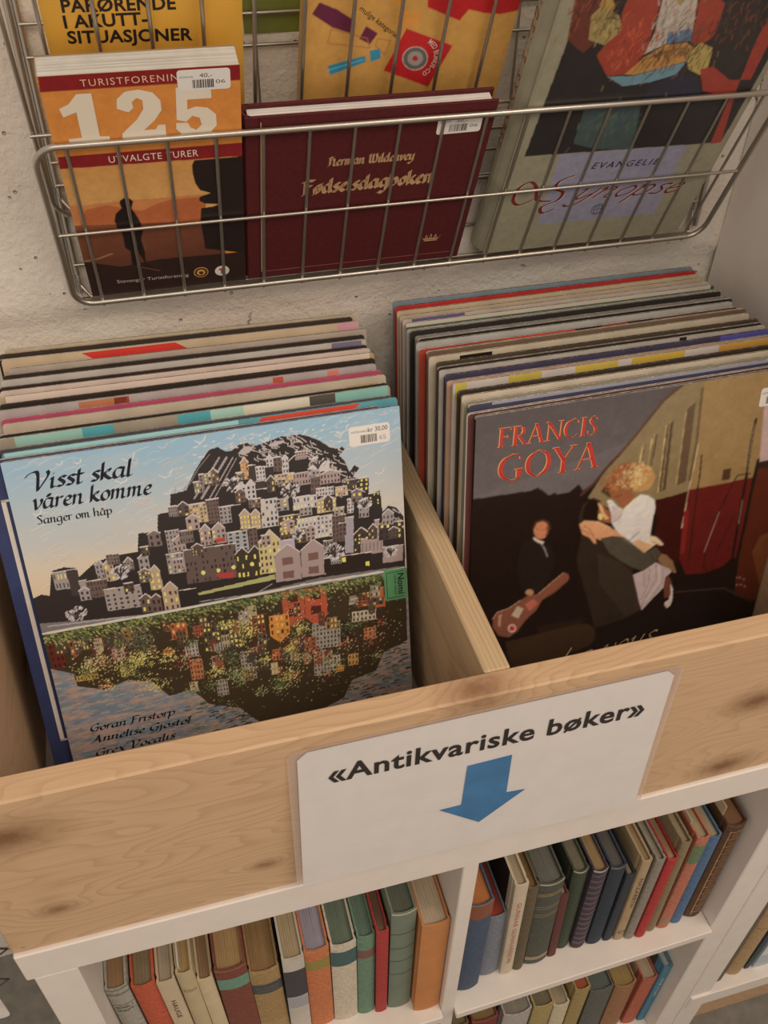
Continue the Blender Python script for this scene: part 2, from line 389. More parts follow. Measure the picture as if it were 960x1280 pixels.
# ---------------------------------------------------------------- printed pictures (colour per vertex of a fine grid)
ART = {"A":[["skyA"],["p","2c2524",[[-0.69,16.56],[-0.25,19.63],[0.68,19.95],[1.24,19.68],[1.78,21.84],[2.79,21.99],[3.73,21.73],[3.69,20.86],[5.27,22.0],[7.2,22.27],[8.59,22.21],[8.91,23.82],[10.42,23.75],[10.65,25.21],[11.67,25.24],[11.89,26.75],[13.18,26.88],[13.62,27.71],[14.02,28.34],[14.72,29.26],[15.46,30.03],[16.11,30.13],[16.69,29.69],[17.21,29.68],[17.77,30.07],[18.55,30.15],[19.16,29.78],[20.16,29.97],[21.18,30.23],[22.83,30.18],[23.67,29.84],[24.44,29.37],[25.2,28.69],[26.0,28.42],[26.22,28.6],[26.48,28.35],[25.96,27.79],[26.34,27.37],[26.75,26.21],[27.21,26.79],[27.6,26.43],[27.0,25.73],[27.74,25.31],[28.33,25.58],[28.3,23.87],[29.31,24.07],[29.42,22.0],[29.95,22.52],[30.67,22.23],[31.29,21.27],[31.28,15.92],[-0.18,16.29]]],
["l","8d8382",0.16,[[13.71,26.08],[16.12,29.23]]],
["l","8d8382",0.2,[[14.28,25.98],[16.69,29.14]]],
["l","8d8382",0.12,[[14.91,25.87],[17.19,29.06]]],
["l","8d8382",0.05,[[15.29,25.8],[17.51,29.01]]],
["squig","b3a7a4",[[17.86,29.78],[19.8,29.61],[20.74,29.19],[22.58,29.59],[24.05,28.8],[25.01,27.94],[25.6,26.76],[26.21,25.57],[26.85,24.57],[24.59,27.08],[23.41,29.18],[27.23,25.03],[21.79,29.72],[19.12,29.44],[26.4,26.27],[23.98,27.96],[30.27,21.46],[30.61,20.85]]],
["p","a39593",[[17.65,29.34],[18.19,29.84],[18.8,29.8],[18.62,29.32],[18.11,29.11]]],
["p","a39593",[[20.13,29.66],[20.65,29.9],[21.52,29.9],[21.37,29.66],[20.48,29.47]]],
["l","6f6463",0.1,[[13.51,27.38],[14.38,28.62],[15.4,29.62]]],
["p","a27b5d",[[17.71,28.49],[18.09,28.96],[18.36,28.48],[18.34,27.01],[17.68,27.02]]],
["l","b9aca8",0.09,[[17.71,28.49],[18.09,28.96],[18.36,28.48]]],
["w","3a2a25",[[17.71,28.49],[18.36,28.48],[18.34,27.01],[17.68,27.02]],3,4,"c9a24c",0.42],["p","3c3331",[[18.33,28.18],[18.92,28.17],[18.89,26.76],[18.3,26.77]]],
["l","b9aca8",0.09,[[18.33,28.18],[18.92,28.17]]],
["w","3a2e2b",[[18.33,28.18],[18.92,28.17],[18.89,26.76],[18.3,26.77]],2,3,"3a2e2b",0.42],["p","aaa3a2",[[18.89,27.95],[19.68,27.93],[19.65,26.52],[18.86,26.54]]],
["l","b9aca8",0.09,[[18.89,27.95],[19.68,27.93]]],
["w","3a2e2b",[[18.89,27.95],[19.68,27.93],[19.65,26.52],[18.86,26.54]],3,4,"3a2e2b",0.42],["p","332b2a",[[19.67,27.82],[20.33,27.81],[20.29,26.25],[19.63,26.26]]],
["l","b9aca8",0.09,[[19.67,27.82],[20.33,27.81]]],
["w","332b2a",[[19.67,27.82],[20.33,27.81],[20.29,26.25],[19.63,26.26]],1,1,"332b2a",0.42],["p","aaa3a2",[[19.81,28.5],[20.14,28.84],[20.4,28.49],[20.39,27.79],[19.79,27.8]]],
["l","b9aca8",0.09,[[19.81,28.5],[20.14,28.84],[20.4,28.49]]],
["w","33302f",[[19.81,28.5],[20.4,28.49],[20.39,27.79],[19.79,27.8]],2,2,"33302f",0.42],["p","5f4d48",[[20.41,28.54],[21.07,28.53],[21.04,27.27],[20.37,27.28]]],
["l","b9aca8",0.09,[[20.41,28.54],[21.07,28.53]]],
["w","3a2e2b",[[20.41,28.54],[21.07,28.53],[21.04,27.27],[20.37,27.28]],2,3,"3a2e2b",0.42],["p","aaa3a2",[[21.11,28.29],[21.42,28.63],[21.65,28.28],[21.61,27.01],[21.07,27.02]]],
["l","b9aca8",0.09,[[21.11,28.29],[21.42,28.63],[21.65,28.28]]],
["w","33302f",[[21.11,28.29],[21.65,28.28],[21.61,27.01],[21.07,27.02]],2,3,"33302f",0.42],["p","2b2625",[[21.69,28.05],[22.24,28.46],[22.7,28.04],[22.67,27.04],[21.65,27.06]]],
["l","b9aca8",0.09,[[21.69,28.05],[22.24,28.46],[22.7,28.04]]],
["w","2b2625",[[21.69,28.05],[22.7,28.04],[22.67,27.04],[21.65,27.06]],2,1,"2b2625",0.42],["p","a08b72",[[20.38,26.99],[21.99,26.96],[21.97,26.1],[20.35,26.14]]],
["l","b9aca8",0.09,[[20.38,26.99],[21.99,26.96]]],
["w","33271f",[[20.38,26.99],[21.99,26.96],[21.97,26.1],[20.35,26.14]],6,3,"cdb45c",0.42],["p","94807d",[[21.92,26.88],[23.41,26.85],[23.37,25.7],[21.87,25.73]]],
["l","b9aca8",0.09,[[21.92,26.88],[23.41,26.85]]],
["w","3a2e2b",[[21.92,26.88],[23.41,26.85],[23.37,25.7],[21.87,25.73]],6,2,"3a2e2b",0.42],["p","5f4d48",[[23.39,26.63],[24.21,26.61],[24.13,24.8],[23.3,24.82]]],
["l","b9aca8",0.09,[[23.39,26.63],[24.21,26.61]]],
["w","3a2e2b",[[23.39,26.63],[24.21,26.61],[24.13,24.8],[23.3,24.82]],3,4,"3a2e2b",0.42],["p","94807d",[[24.2,26.42],[25.08,26.69],[25.92,26.39],[25.88,25.44],[24.14,25.48]]],
["l","b9aca8",0.09,[[24.2,26.42],[25.08,26.69],[25.92,26.39]]],
["w","3a2e2b",[[24.2,26.42],[25.92,26.39],[25.88,25.44],[24.14,25.48]],6,2,"3a2e2b",0.42],["p","aaa3a2",[[17.2,26.39],[17.62,26.87],[17.92,26.38],[17.91,25.38],[17.18,25.39]]],
["l","b9aca8",0.09,[[17.2,26.39],[17.62,26.87],[17.92,26.38]]],
["w","2e2a2a",[[17.2,26.39],[17.92,26.38],[17.91,25.38],[17.18,25.39]],2,3,"2e2a2a",0.42],["p","aaa3a2",[[17.93,26.48],[18.39,26.96],[18.73,26.46],[18.71,25.24],[17.91,25.26]]],
["l","b9aca8",0.09,[[17.93,26.48],[18.39,26.96],[18.73,26.46]]],
["w","2e2a2a",[[17.93,26.48],[18.73,26.46],[18.71,25.24],[17.91,25.26]],2,3,"2e2a2a",0.42],["p","3c3331",[[18.75,26.7],[19.55,26.68],[19.52,25.53],[18.72,25.55]]],
["l","b9aca8",0.09,[[18.75,26.7],[19.55,26.68]]],
["w","3a2e2b",[[18.75,26.7],[19.55,26.68],[19.52,25.53],[18.72,25.55]],3,2,"3a2e2b",0.42],["p","aaa3a2",[[23.75,25.19],[25.27,25.15],[25.24,24.42],[23.71,24.46]]],
["l","b9aca8",0.09,[[23.75,25.19],[25.27,25.15]]],
["w","3a2e2b",[[23.75,25.19],[25.27,25.15],[25.24,24.42],[23.71,24.46]],6,2,"3a2e2b",0.42],["p","a58f83",[[25.4,25.05],[26.52,25.02],[26.47,24.14],[25.35,24.17]]],
["l","b9aca8",0.09,[[25.4,25.05],[26.52,25.02]]],
["w","3a2e2b",[[25.4,25.05],[26.52,25.02],[26.47,24.14],[25.35,24.17]],5,2,"cdb45c",0.42],["p","b3a9a8",[[23.95,27.54],[25.11,27.52],[25.07,26.66],[23.9,26.69]]],
["l","b9aca8",0.09,[[23.95,27.54],[25.11,27.52]]],
["w","8d8483",[[23.95,27.54],[25.11,27.52],[25.07,26.66],[23.9,26.69]],1,1,"8d8483",0.42],["p","5f4d48",[[14.58,25.78],[15.61,25.76],[15.61,23.59],[14.56,23.62]]],
["l","b9aca8",0.09,[[14.58,25.78],[15.61,25.76]]],
["w","3a2e2b",[[14.58,25.78],[15.61,25.76],[15.61,23.59],[14.56,23.62]],4,6,"3a2e2b",0.42],["p","a08b72",[[13.13,25.61],[14.55,25.58],[14.56,23.85],[13.13,23.89]]],
["l","b9aca8",0.09,[[13.13,25.61],[14.55,25.58]]],
["w","3f352d",[[13.13,25.61],[14.55,25.58],[14.56,23.85],[13.13,23.89]],5,5,"c6ac5a",0.42],["p","8a817f",[[15.51,24.97],[16.5,24.95],[16.49,23.42],[15.49,23.45]]],
["l","b9aca8",0.09,[[15.51,24.97],[16.5,24.95]]],
["w","3a2e2b",[[15.51,24.97],[16.5,24.95],[16.49,23.42],[15.49,23.45]],3,4,"3a2e2b",0.42],["p","2b2524",[[16.5,24.94],[17.29,24.92],[17.27,23.46],[16.47,23.48]]],
["l","b9aca8",0.09,[[16.5,24.94],[17.29,24.92]]],
["w","2b2524",[[16.5,24.94],[17.29,24.92],[17.27,23.46],[16.47,23.48]],1,1,"2b2524",0.42],["p","aaa3a2",[[18.97,25.0],[20.38,24.97],[20.32,22.39],[18.88,22.44]]],
["l","b9aca8",0.09,[[18.97,25.0],[20.38,24.97]]],
["w","33302f",[[18.97,25.0],[20.38,24.97],[20.32,22.39],[18.88,22.44]],4,5,"c6ac5a",0.42],["p","2e2827",[[18.74,25.98],[20.07,25.95],[20.05,25.09],[18.71,25.12]]],
["l","b9aca8",0.09,[[18.74,25.98],[20.07,25.95]]],
["w","2e2827",[[18.74,25.98],[20.07,25.95],[20.05,25.09],[18.71,25.12]],1,1,"2e2827",0.42],["p","a08b72",[[17.11,23.95],[17.6,24.44],[17.97,23.93],[17.95,22.6],[17.08,22.63]]],
["l","b9aca8",0.09,[[17.11,23.95],[17.6,24.44],[17.97,23.93]]],
["w","d8bb58",[[17.11,23.95],[17.97,23.93],[17.95,22.6],[17.08,22.63]],3,3,"d8bb58",0.42],["p","a08b72",[[18.02,23.79],[18.48,24.28],[18.83,23.76],[18.8,22.43],[17.99,22.46]]],
["l","b9aca8",0.09,[[18.02,23.79],[18.48,24.28],[18.83,23.76]]],
["w","d8bb58",[[18.02,23.79],[18.83,23.76],[18.8,22.43],[17.99,22.46]],3,3,"d8bb58",0.42],["p","4f4036",[[20.33,23.21],[22.25,23.15],[22.21,21.8],[20.28,21.87]]],
["l","b9aca8",0.09,[[20.33,23.21],[22.25,23.15]]],
["w","2f2522",[[20.33,23.21],[22.25,23.15],[22.21,21.8],[20.28,21.87]],6,3,"d8bb58",0.42],["p","aaa3a2",[[21.71,24.74],[23.77,24.68],[23.73,23.5],[21.66,23.56]]],
["l","b9aca8",0.09,[[21.71,24.74],[23.77,24.68]]],
["w","3a3534",[[21.71,24.74],[23.77,24.68],[23.73,23.5],[21.66,23.56]],7,2,"d8c069",0.42],["p","a08b72",[[23.72,24.08],[24.59,24.43],[25.4,24.04],[25.34,22.85],[23.66,22.9]]],
["l","b9aca8",0.09,[[23.72,24.08],[24.59,24.43],[25.4,24.04]]],
["w","d8c069",[[23.72,24.08],[25.4,24.04],[25.34,22.85],[23.66,22.9]],5,3,"d8c069",0.42],["p","aaa3a2",[[26.37,23.76],[26.93,23.75],[26.85,22.4],[26.28,22.42]]],
["l","b9aca8",0.09,[[26.37,23.76],[26.93,23.75]]],
["w","3a2e2b",[[26.37,23.76],[26.93,23.75],[26.85,22.4],[26.28,22.42]],2,4,"3a2e2b",0.42],["p","3c3331",[[27.54,25.49],[28.39,25.47],[28.31,24.29],[27.46,24.32]]],
["l","b9aca8",0.09,[[27.54,25.49],[28.39,25.47]]],
["w","d8bb58",[[27.54,25.49],[28.39,25.47],[28.31,24.29],[27.46,24.32]],2,3,"d8bb58",0.42],["p","332b26",[[28.3,23.95],[29.3,23.92],[29.22,22.8],[28.21,22.83]]],
["l","b9aca8",0.09,[[28.3,23.95],[29.3,23.92]]],
["w","2e2622",[[28.3,23.95],[29.3,23.92],[29.22,22.8],[28.21,22.83]],3,4,"d8c069",0.42],["p","aaa3a2",[[21.87,22.7],[24.94,22.6],[24.85,20.55],[21.75,20.68]]],
["l","b9aca8",0.09,[[21.87,22.7],[24.94,22.6]]],
["w","4a4443",[[21.87,22.7],[24.94,22.6],[24.85,20.55],[21.75,20.68]],9,5,"d8c96a",0.42],["p","5f4d48",[[24.92,22.44],[26.13,22.4],[25.99,19.89],[24.77,19.94]]],
["l","b9aca8",0.09,[[24.92,22.44],[26.13,22.4]]],
["w","3a2e2b",[[24.92,22.44],[26.13,22.4],[25.99,19.89],[24.77,19.94]],4,6,"3a2e2b",0.42],["p","57463b",[[20.33,21.86],[22.9,21.77],[22.85,20.4],[20.27,20.51]]],
["l","b9aca8",0.09,[[20.33,21.86],[22.9,21.77]]],
["w","33271f",[[20.33,21.86],[22.9,21.77],[22.85,20.4],[20.27,20.51]],7,3,"d8bb58",0.42],["p","8a817f",[[10.98,23.64],[12.07,23.61],[12.1,21.62],[10.99,21.66]]],
["l","b9aca8",0.09,[[10.98,23.64],[12.07,23.61]]],
["w","3a2e2b",[[10.98,23.64],[12.07,23.61],[12.1,21.62],[10.99,21.66]],4,5,"3a2e2b",0.42],["p","94807d",[[11.42,22.68],[12.0,23.09],[12.45,22.65],[12.46,21.61],[11.42,21.65]]],
["l","b9aca8",0.09,[[11.42,22.68],[12.0,23.09],[12.45,22.65]]],
["w","3a2e2b",[[11.42,22.68],[12.45,22.65],[12.46,21.61],[11.42,21.65]],3,2,"3a2e2b",0.42],["p","6a5d58",[[12.05,23.44],[13.15,23.4],[13.16,22.23],[12.05,22.27]]],
["l","b9aca8",0.09,[[12.05,23.44],[13.15,23.4]]],
["w","3a2e2b",[[12.05,23.44],[13.15,23.4],[13.16,22.23],[12.05,22.27]],5,2,"3a2e2b",0.42],["p","94807d",[[13.7,23.13],[14.23,23.68],[14.61,23.1],[14.61,21.69],[13.69,21.72]]],
["l","b9aca8",0.09,[[13.7,23.13],[14.23,23.68],[14.61,23.1]]],
["w","3a2e2b",[[13.7,23.13],[14.61,23.1],[14.61,21.69],[13.69,21.72]],3,3,"d8bb58",0.42],["p","94807d",[[14.68,23.09],[15.31,23.64],[15.8,23.05],[15.79,21.71],[14.66,21.75]]],
["l","b9aca8",0.09,[[14.68,23.09],[15.31,23.64],[15.8,23.05]]],
["w","3a2e2b",[[14.68,23.09],[15.8,23.05],[15.79,21.71],[14.66,21.75]],3,3,"d8bb58",0.42],["p","8f9090",[[15.87,22.56],[17.61,22.5],[17.59,20.63],[15.83,20.7]]],
["l","b9aca8",0.09,[[15.87,22.56],[17.61,22.5]]],
["w","33302f",[[15.87,22.56],[17.61,22.5],[17.59,20.63],[15.83,20.7]],3,5,"33302f",0.42],["p","5f4d48",[[17.69,22.66],[18.43,22.64],[18.39,20.54],[17.64,20.57]]],
["l","b9aca8",0.09,[[17.69,22.66],[18.43,22.64]]],
["w","3a2e2b",[[17.69,22.66],[18.43,22.64],[18.39,20.54],[17.64,20.57]],2,5,"3a2e2b",0.42],["p","3c3331",[[2.86,21.69],[3.72,21.66],[3.82,19.27],[2.95,19.31]]],
["l","b9aca8",0.09,[[2.86,21.69],[3.72,21.66]]],
["w","3c3331",[[2.86,21.69],[3.72,21.66],[3.82,19.27],[2.95,19.31]],1,1,"3c3331",0.42],["p","8a817f",[[1.76,21.7],[2.85,21.66],[2.93,20.02],[1.83,20.07]]],
["l","b9aca8",0.09,[[1.76,21.7],[2.85,21.66]]],
["w","4a4443",[[1.76,21.7],[2.85,21.66],[2.93,20.02],[1.83,20.07]],4,2,"cdb45c",0.42],["p","8a817f",[[3.64,20.57],[4.2,20.55],[4.26,18.97],[3.69,19.0]]],
["l","b9aca8",0.09,[[3.64,20.57],[4.2,20.55]]],
["w","8a817f",[[3.64,20.57],[4.2,20.55],[4.26,18.97],[3.69,19.0]],1,1,"8a817f",0.42],["p","5f4d48",[[4.17,20.39],[5.73,20.32],[5.79,18.73],[4.21,18.81]]],
["l","b9aca8",0.09,[[4.17,20.39],[5.73,20.32]]],
["w","3a2e2b",[[4.17,20.39],[5.73,20.32],[5.79,18.73],[4.21,18.81]],6,3,"3a2e2b",0.42],["p","8a817f",[[5.1,21.74],[5.48,22.15],[5.72,21.72],[5.77,20.38],[5.14,20.41]]],
["l","b9aca8",0.09,[[5.1,21.74],[5.48,22.15],[5.72,21.72]]],
["w","3a2e2b",[[5.1,21.74],[5.72,21.72],[5.77,20.38],[5.14,20.41]],2,3,"3a2e2b",0.42],["p","a08b72",[[5.76,21.61],[6.22,22.09],[6.51,21.58],[6.56,20.01],[5.81,20.04]]],
["l","b9aca8",0.09,[[5.76,21.61],[6.22,22.09],[6.51,21.58]]],
["w","4a3a32",[[5.76,21.61],[6.51,21.58],[6.56,20.01],[5.81,20.04]],2,3,"d8bb58",0.42],["p","8a817f",[[8.49,21.64],[8.97,22.05],[9.32,21.61],[9.35,20.41],[8.51,20.45]]],
["l","b9aca8",0.09,[[8.49,21.64],[8.97,22.05],[9.32,21.61]]],
["w","3a2e2b",[[8.49,21.64],[9.32,21.61],[9.35,20.41],[8.51,20.45]],2,2,"3a2e2b",0.42],["p","8d8480",[[5.37,19.38],[8.3,19.25],[8.37,17.16],[5.4,17.33]]],
["l","b9aca8",0.09,[[5.37,19.38],[8.3,19.25]]],
["w","3a322f",[[5.37,19.38],[8.3,19.25],[8.37,17.16],[5.4,17.33]],6,5,"8d7d50",0.42],["p","a08b72",[[9.1,20.18],[9.68,20.81],[10.06,20.14],[10.09,18.46],[9.11,18.51]]],
["l","b9aca8",0.09,[[9.1,20.18],[9.68,20.81],[10.06,20.14]]],
["w","d8bb58",[[9.1,20.18],[10.06,20.14],[10.09,18.46],[9.11,18.51]],2,3,"d8bb58",0.42],["p","a08b72",[[9.92,18.33],[10.69,19.04],[11.23,18.27],[11.25,16.24],[9.93,16.32]]],
["l","b9aca8",0.09,[[9.92,18.33],[10.69,19.04],[11.23,18.27]]],
["w","4a3a32",[[9.92,18.33],[11.23,18.27],[11.25,16.24],[9.93,16.32]],3,3,"d8bb58",0.42],["p","5f4d48",[[8.09,17.96],[8.57,18.31],[8.94,17.92],[8.96,16.52],[8.11,16.56]]],
["l","b9aca8",0.09,[[8.09,17.96],[8.57,18.31],[8.94,17.92]]],
["w","2b2422",[[8.09,17.96],[8.94,17.92],[8.96,16.52],[8.11,16.56]],2,2,"d8bb58",0.42],["p","5f4d48",[[8.92,17.78],[9.4,18.13],[9.76,17.74],[9.78,16.33],[8.93,16.38]]],
["l","b9aca8",0.09,[[8.92,17.78],[9.4,18.13],[9.76,17.74]]],
["w","2b2422",[[8.92,17.78],[9.76,17.74],[9.78,16.33],[8.93,16.38]],2,2,"2b2422",0.42],["p","2b2524",[[11.33,18.03],[12.73,17.96],[12.73,15.92],[11.32,16.0]]],
["l","b9aca8",0.09,[[11.33,18.03],[12.73,17.96]]],
["w","2b2524",[[11.33,18.03],[12.73,17.96],[12.73,15.92],[11.32,16.0]],2,1,"2b2524",0.42],["p","5b4a45",[[12.18,21.65],[16.48,21.48],[16.5,18.27],[12.12,18.48]]],
["l","b9aca8",0.09,[[12.18,21.65],[16.48,21.48]]],
["w","2f2523",[[12.18,21.65],[16.48,21.48],[16.5,18.27],[12.12,18.48]],13,6,"5b4a45",0.42],["p","8a817f",[[10.73,21.56],[12.16,21.51],[12.18,19.62],[10.74,19.69]]],
["l","b9aca8",0.09,[[10.73,21.56],[12.16,21.51]]],
["w","4a4443",[[10.73,21.56],[12.16,21.51],[12.18,19.62],[10.74,19.69]],4,4,"d8bb58",0.42],["p","3a3228",[[16.35,20.44],[16.96,21.01],[17.43,20.4],[17.4,18.01],[16.3,18.07]]],
["l","b9aca8",0.09,[[16.35,20.44],[16.96,21.01],[17.43,20.4]]],
["w","d8bb58",[[16.35,20.44],[17.43,20.4],[17.4,18.01],[16.3,18.07]],3,3,"3a3228",0.42],["p","3a3228",[[17.43,20.38],[18.04,20.95],[18.52,20.33],[18.47,17.94],[17.37,18.0]]],
["l","b9aca8",0.09,[[17.43,20.38],[18.04,20.95],[18.52,20.33]]],
["w","3a3228",[[17.43,20.38],[18.52,20.33],[18.47,17.94],[17.37,18.0]],3,3,"d8bb58",0.42],["p","b0a070",[[18.41,21.18],[19.44,22.18],[20.26,21.1],[20.18,18.02],[18.3,18.12]]],
["l","b9aca8",0.09,[[18.41,21.18],[19.44,22.18],[20.26,21.1]]],
["w","3f3524",[[18.41,21.18],[20.26,21.1],[20.18,18.02],[18.3,18.12]],5,5,"c9bd86",0.42],["p","9d92a0",[[20.24,20.97],[21.49,20.92],[21.45,19.85],[20.2,19.91]]],
["l","b9aca8",0.09,[[20.24,20.97],[21.49,20.92]]],
["w","9d92a0",[[20.24,20.97],[21.49,20.92],[21.45,19.85],[20.2,19.91]],1,1,"9d92a0",0.42],["p","94807d",[[19.63,19.71],[20.83,20.57],[21.86,19.61],[21.78,16.96],[19.52,17.07]]],
["l","b9aca8",0.09,[[19.63,19.71],[20.83,20.57],[21.86,19.61]]],
["w","6e4f48",[[19.63,19.71],[21.86,19.61],[21.78,16.96],[19.52,17.07]],1,2,"5a4540",0.42],["p","94807d",[[21.94,19.72],[23.08,20.58],[24.06,19.62],[23.95,16.96],[21.8,17.07]]],
["l","b9aca8",0.09,[[21.94,19.72],[23.08,20.58],[24.06,19.62]]],
["w","6e4f48",[[21.94,19.72],[24.06,19.62],[23.95,16.96],[21.8,17.07]],1,2,"5a4540",0.42],["p","8f8890",[[26.03,22.09],[26.82,22.06],[26.61,18.6],[25.81,18.64]]],
["l","b9aca8",0.09,[[26.03,22.09],[26.82,22.06]]],
["w","8f8890",[[26.03,22.09],[26.82,22.06],[26.61,18.6],[25.81,18.64]],1,1,"8f8890",0.42],["p","40352f",[[26.7,20.34],[27.43,20.93],[28.08,20.29],[27.97,18.58],[26.58,18.64]]],
["l","b9aca8",0.09,[[26.7,20.34],[27.43,20.93],[28.08,20.29]]],
["w","2b2422",[[26.7,20.34],[28.08,20.29],[27.97,18.58],[26.58,18.64]],4,5,"d8bb58",0.42],["p","94807d",[[28.65,21.37],[29.09,21.35],[28.96,19.66],[28.52,19.68]]],
["l","b9aca8",0.09,[[28.65,21.37],[29.09,21.35]]],
["w","94807d",[[28.65,21.37],[29.09,21.35],[28.96,19.66],[28.52,19.68]],1,1,"94807d",0.42],["p","94807d",[[27.32,19.76],[29.36,19.67],[29.26,18.1],[27.19,18.2]]],
["l","b9aca8",0.09,[[27.32,19.76],[29.36,19.67]]],
["w","7d6a66",[[27.32,19.76],[29.36,19.67],[29.26,18.1],[27.19,18.2]],6,1,"7d6a66",0.42],["p","94807d",[[29.31,18.58],[31.17,18.49],[31.04,16.9],[29.17,17.0]]],
["l","b9aca8",0.09,[[29.31,18.58],[31.17,18.49]]],
["w","94807d",[[29.31,18.58],[31.17,18.49],[31.04,16.9],[29.17,17.0]],1,1,"94807d",0.42],["p","3c3331",[[29.06,20.91],[31.2,20.82],[31.07,19.19],[28.92,19.29]]],
["l","b9aca8",0.09,[[29.06,20.91],[31.2,20.82]]],
["w","2b2422",[[29.06,20.91],[31.2,20.82],[31.07,19.19],[28.92,19.29]],4,3,"d8bb58",0.42],["p","2a211d",[[23.9,18.54],[28.18,18.34],[28.11,16.91],[23.8,17.14]]],
["l","b9aca8",0.09,[[23.9,18.54],[28.18,18.34]]],
["w","2a211d",[[23.9,18.54],[28.18,18.34],[28.11,16.91],[23.8,17.14]],6,2,"d9c24f",0.5],["p","7a6f6c",[[13.8,27.48],[14.65,27.46],[14.66,26.46],[13.8,26.48]]],
["l","b9aca8",0.09,[[13.8,27.48],[14.65,27.46]]],
["w","2e2725",[[13.8,27.48],[14.65,27.46],[14.66,26.46],[13.8,26.48]],4,2,"d8bb58",0.42],["p","5f4d48",[[15.01,28.01],[15.5,28.41],[15.88,28.0],[15.88,26.92],[15.01,26.94]]],
["l","b9aca8",0.09,[[15.01,28.01],[15.5,28.41],[15.88,28.0]]],
["w","2e2725",[[15.01,28.01],[15.88,28.0],[15.88,26.92],[15.01,26.94]],3,3,"c9b060",0.42],["p","5f4d48",[[17.0,26.04],[17.45,26.31],[17.84,26.02],[17.83,25.08],[16.98,25.1]]],
["l","b9aca8",0.09,[[17.0,26.04],[17.45,26.31],[17.84,26.02]]],
["w","2e2725",[[17.0,26.04],[17.84,26.02],[17.83,25.08],[16.98,25.1]],4,2,"d8bb58",0.42],["p","4a3e3b",[[19.67,26.65],[20.06,27.06],[20.35,26.64],[20.33,25.56],[19.64,25.57]]],
["l","b9aca8",0.09,[[19.67,26.65],[20.06,27.06],[20.35,26.64]]],
["w","2e2725",[[19.67,26.65],[20.35,26.64],[20.33,25.56],[19.64,25.57]],2,2,"c9b060",0.42],["p","7a6f6c",[[20.61,26.56],[21.27,26.55],[21.25,25.9],[20.59,25.91]]],
["l","b9aca8",0.09,[[20.61,26.56],[21.27,26.55]]],
["w","2e2725",[[20.61,26.56],[21.27,26.55],[21.25,25.9],[20.59,25.91]],2,2,"c9b060",0.42],["p","6a5d58",[[18.02,25.21],[19.02,25.18],[19.01,24.38],[18.0,24.41]]],
["l","b9aca8",0.09,[[18.02,25.21],[19.02,25.18]]],
["w","2e2725",[[18.02,25.21],[19.02,25.18],[19.01,24.38],[18.0,24.41]],4,2,"c9b060",0.42],["p","8a817f",[[20.23,24.82],[21.3,24.8],[21.27,23.68],[20.19,23.71]]],
["l","b9aca8",0.09,[[20.23,24.82],[21.3,24.8]]],
["w","2e2725",[[20.23,24.82],[21.3,24.8],[21.27,23.68],[20.19,23.71]],2,3,"d8bb58",0.42],["p","8a817f",[[22.18,23.72],[23.26,23.69],[23.22,22.89],[22.15,22.92]]],
["l","b9aca8",0.09,[[22.18,23.72],[23.26,23.69]]],
["w","2e2725",[[22.18,23.72],[23.26,23.69],[23.22,22.89],[22.15,22.92]],3,2,"2e2725",0.42],["p","4a3e3b",[[24.31,24.08],[24.73,24.51],[25.09,24.06],[25.03,22.97],[24.25,22.99]]],
["l","b9aca8",0.09,[[24.31,24.08],[24.73,24.51],[25.09,24.06]]],
["w","2e2725",[[24.31,24.08],[25.09,24.06],[25.03,22.97],[24.25,22.99]],4,3,"c9b060",0.42],["p","8a817f",[[25.18,23.16],[26.05,23.13],[26.0,22.36],[25.13,22.39]]],
["l","b9aca8",0.09,[[25.18,23.16],[26.05,23.13]]],
["w","2e2725",[[25.18,23.16],[26.05,23.13],[26.0,22.36],[25.13,22.39]],2,3,"d8bb58",0.42],["p","4a3e3b",[[26.46,25.52],[27.36,25.5],[27.31,24.63],[26.4,24.65]]],
["l","b9aca8",0.09,[[26.46,25.52],[27.36,25.5]]],
["w","2e2725",[[26.46,25.52],[27.36,25.5],[27.31,24.63],[26.4,24.65]],4,2,"d8bb58",0.42],["p","6a5d58",[[26.76,24.34],[27.27,24.62],[27.75,24.31],[27.69,23.32],[26.69,23.35]]],
["l","b9aca8",0.09,[[26.76,24.34],[27.27,24.62],[27.75,24.31]]],
["w","2e2725",[[26.76,24.34],[27.75,24.31],[27.69,23.32],[26.69,23.35]],2,2,"d8bb58",0.42],["p","8a817f",[[27.36,22.95],[27.83,23.24],[28.26,22.93],[28.18,21.78],[27.27,21.81]]],
["l","b9aca8",0.09,[[27.36,22.95],[27.83,23.24],[28.26,22.93]]],
["w","2e2725",[[27.36,22.95],[28.26,22.93],[28.18,21.78],[27.27,21.81]],3,2,"2e2725",0.42],["p","5f4d48",[[25.46,21.64],[26.12,21.62],[26.05,20.43],[25.38,20.45]]],
["l","b9aca8",0.09,[[25.46,21.64],[26.12,21.62]]],
["w","2e2725",[[25.46,21.64],[26.12,21.62],[26.05,20.43],[25.38,20.45]],2,3,"2e2725",0.42],["p","94807d",[[22.56,21.72],[22.99,22.01],[23.36,21.69],[23.31,20.52],[22.51,20.55]]],
["l","b9aca8",0.09,[[22.56,21.72],[22.99,22.01],[23.36,21.69]]],
["w","2e2725",[[22.56,21.72],[23.36,21.69],[23.31,20.52],[22.51,20.55]],2,3,"2e2725",0.42],["p","6a5d58",[[17.28,27.71],[17.95,27.7],[17.94,27.02],[17.27,27.04]]],
["l","b9aca8",0.09,[[17.28,27.71],[17.95,27.7]]],
["w","2e2725",[[17.28,27.71],[17.95,27.7],[17.94,27.02],[17.27,27.04]],4,3,"d8bb58",0.42],["p","94807d",[[22.29,28.71],[23.23,28.7],[23.21,28.03],[22.26,28.04]]],
["l","b9aca8",0.09,[[22.29,28.71],[23.23,28.7]]],
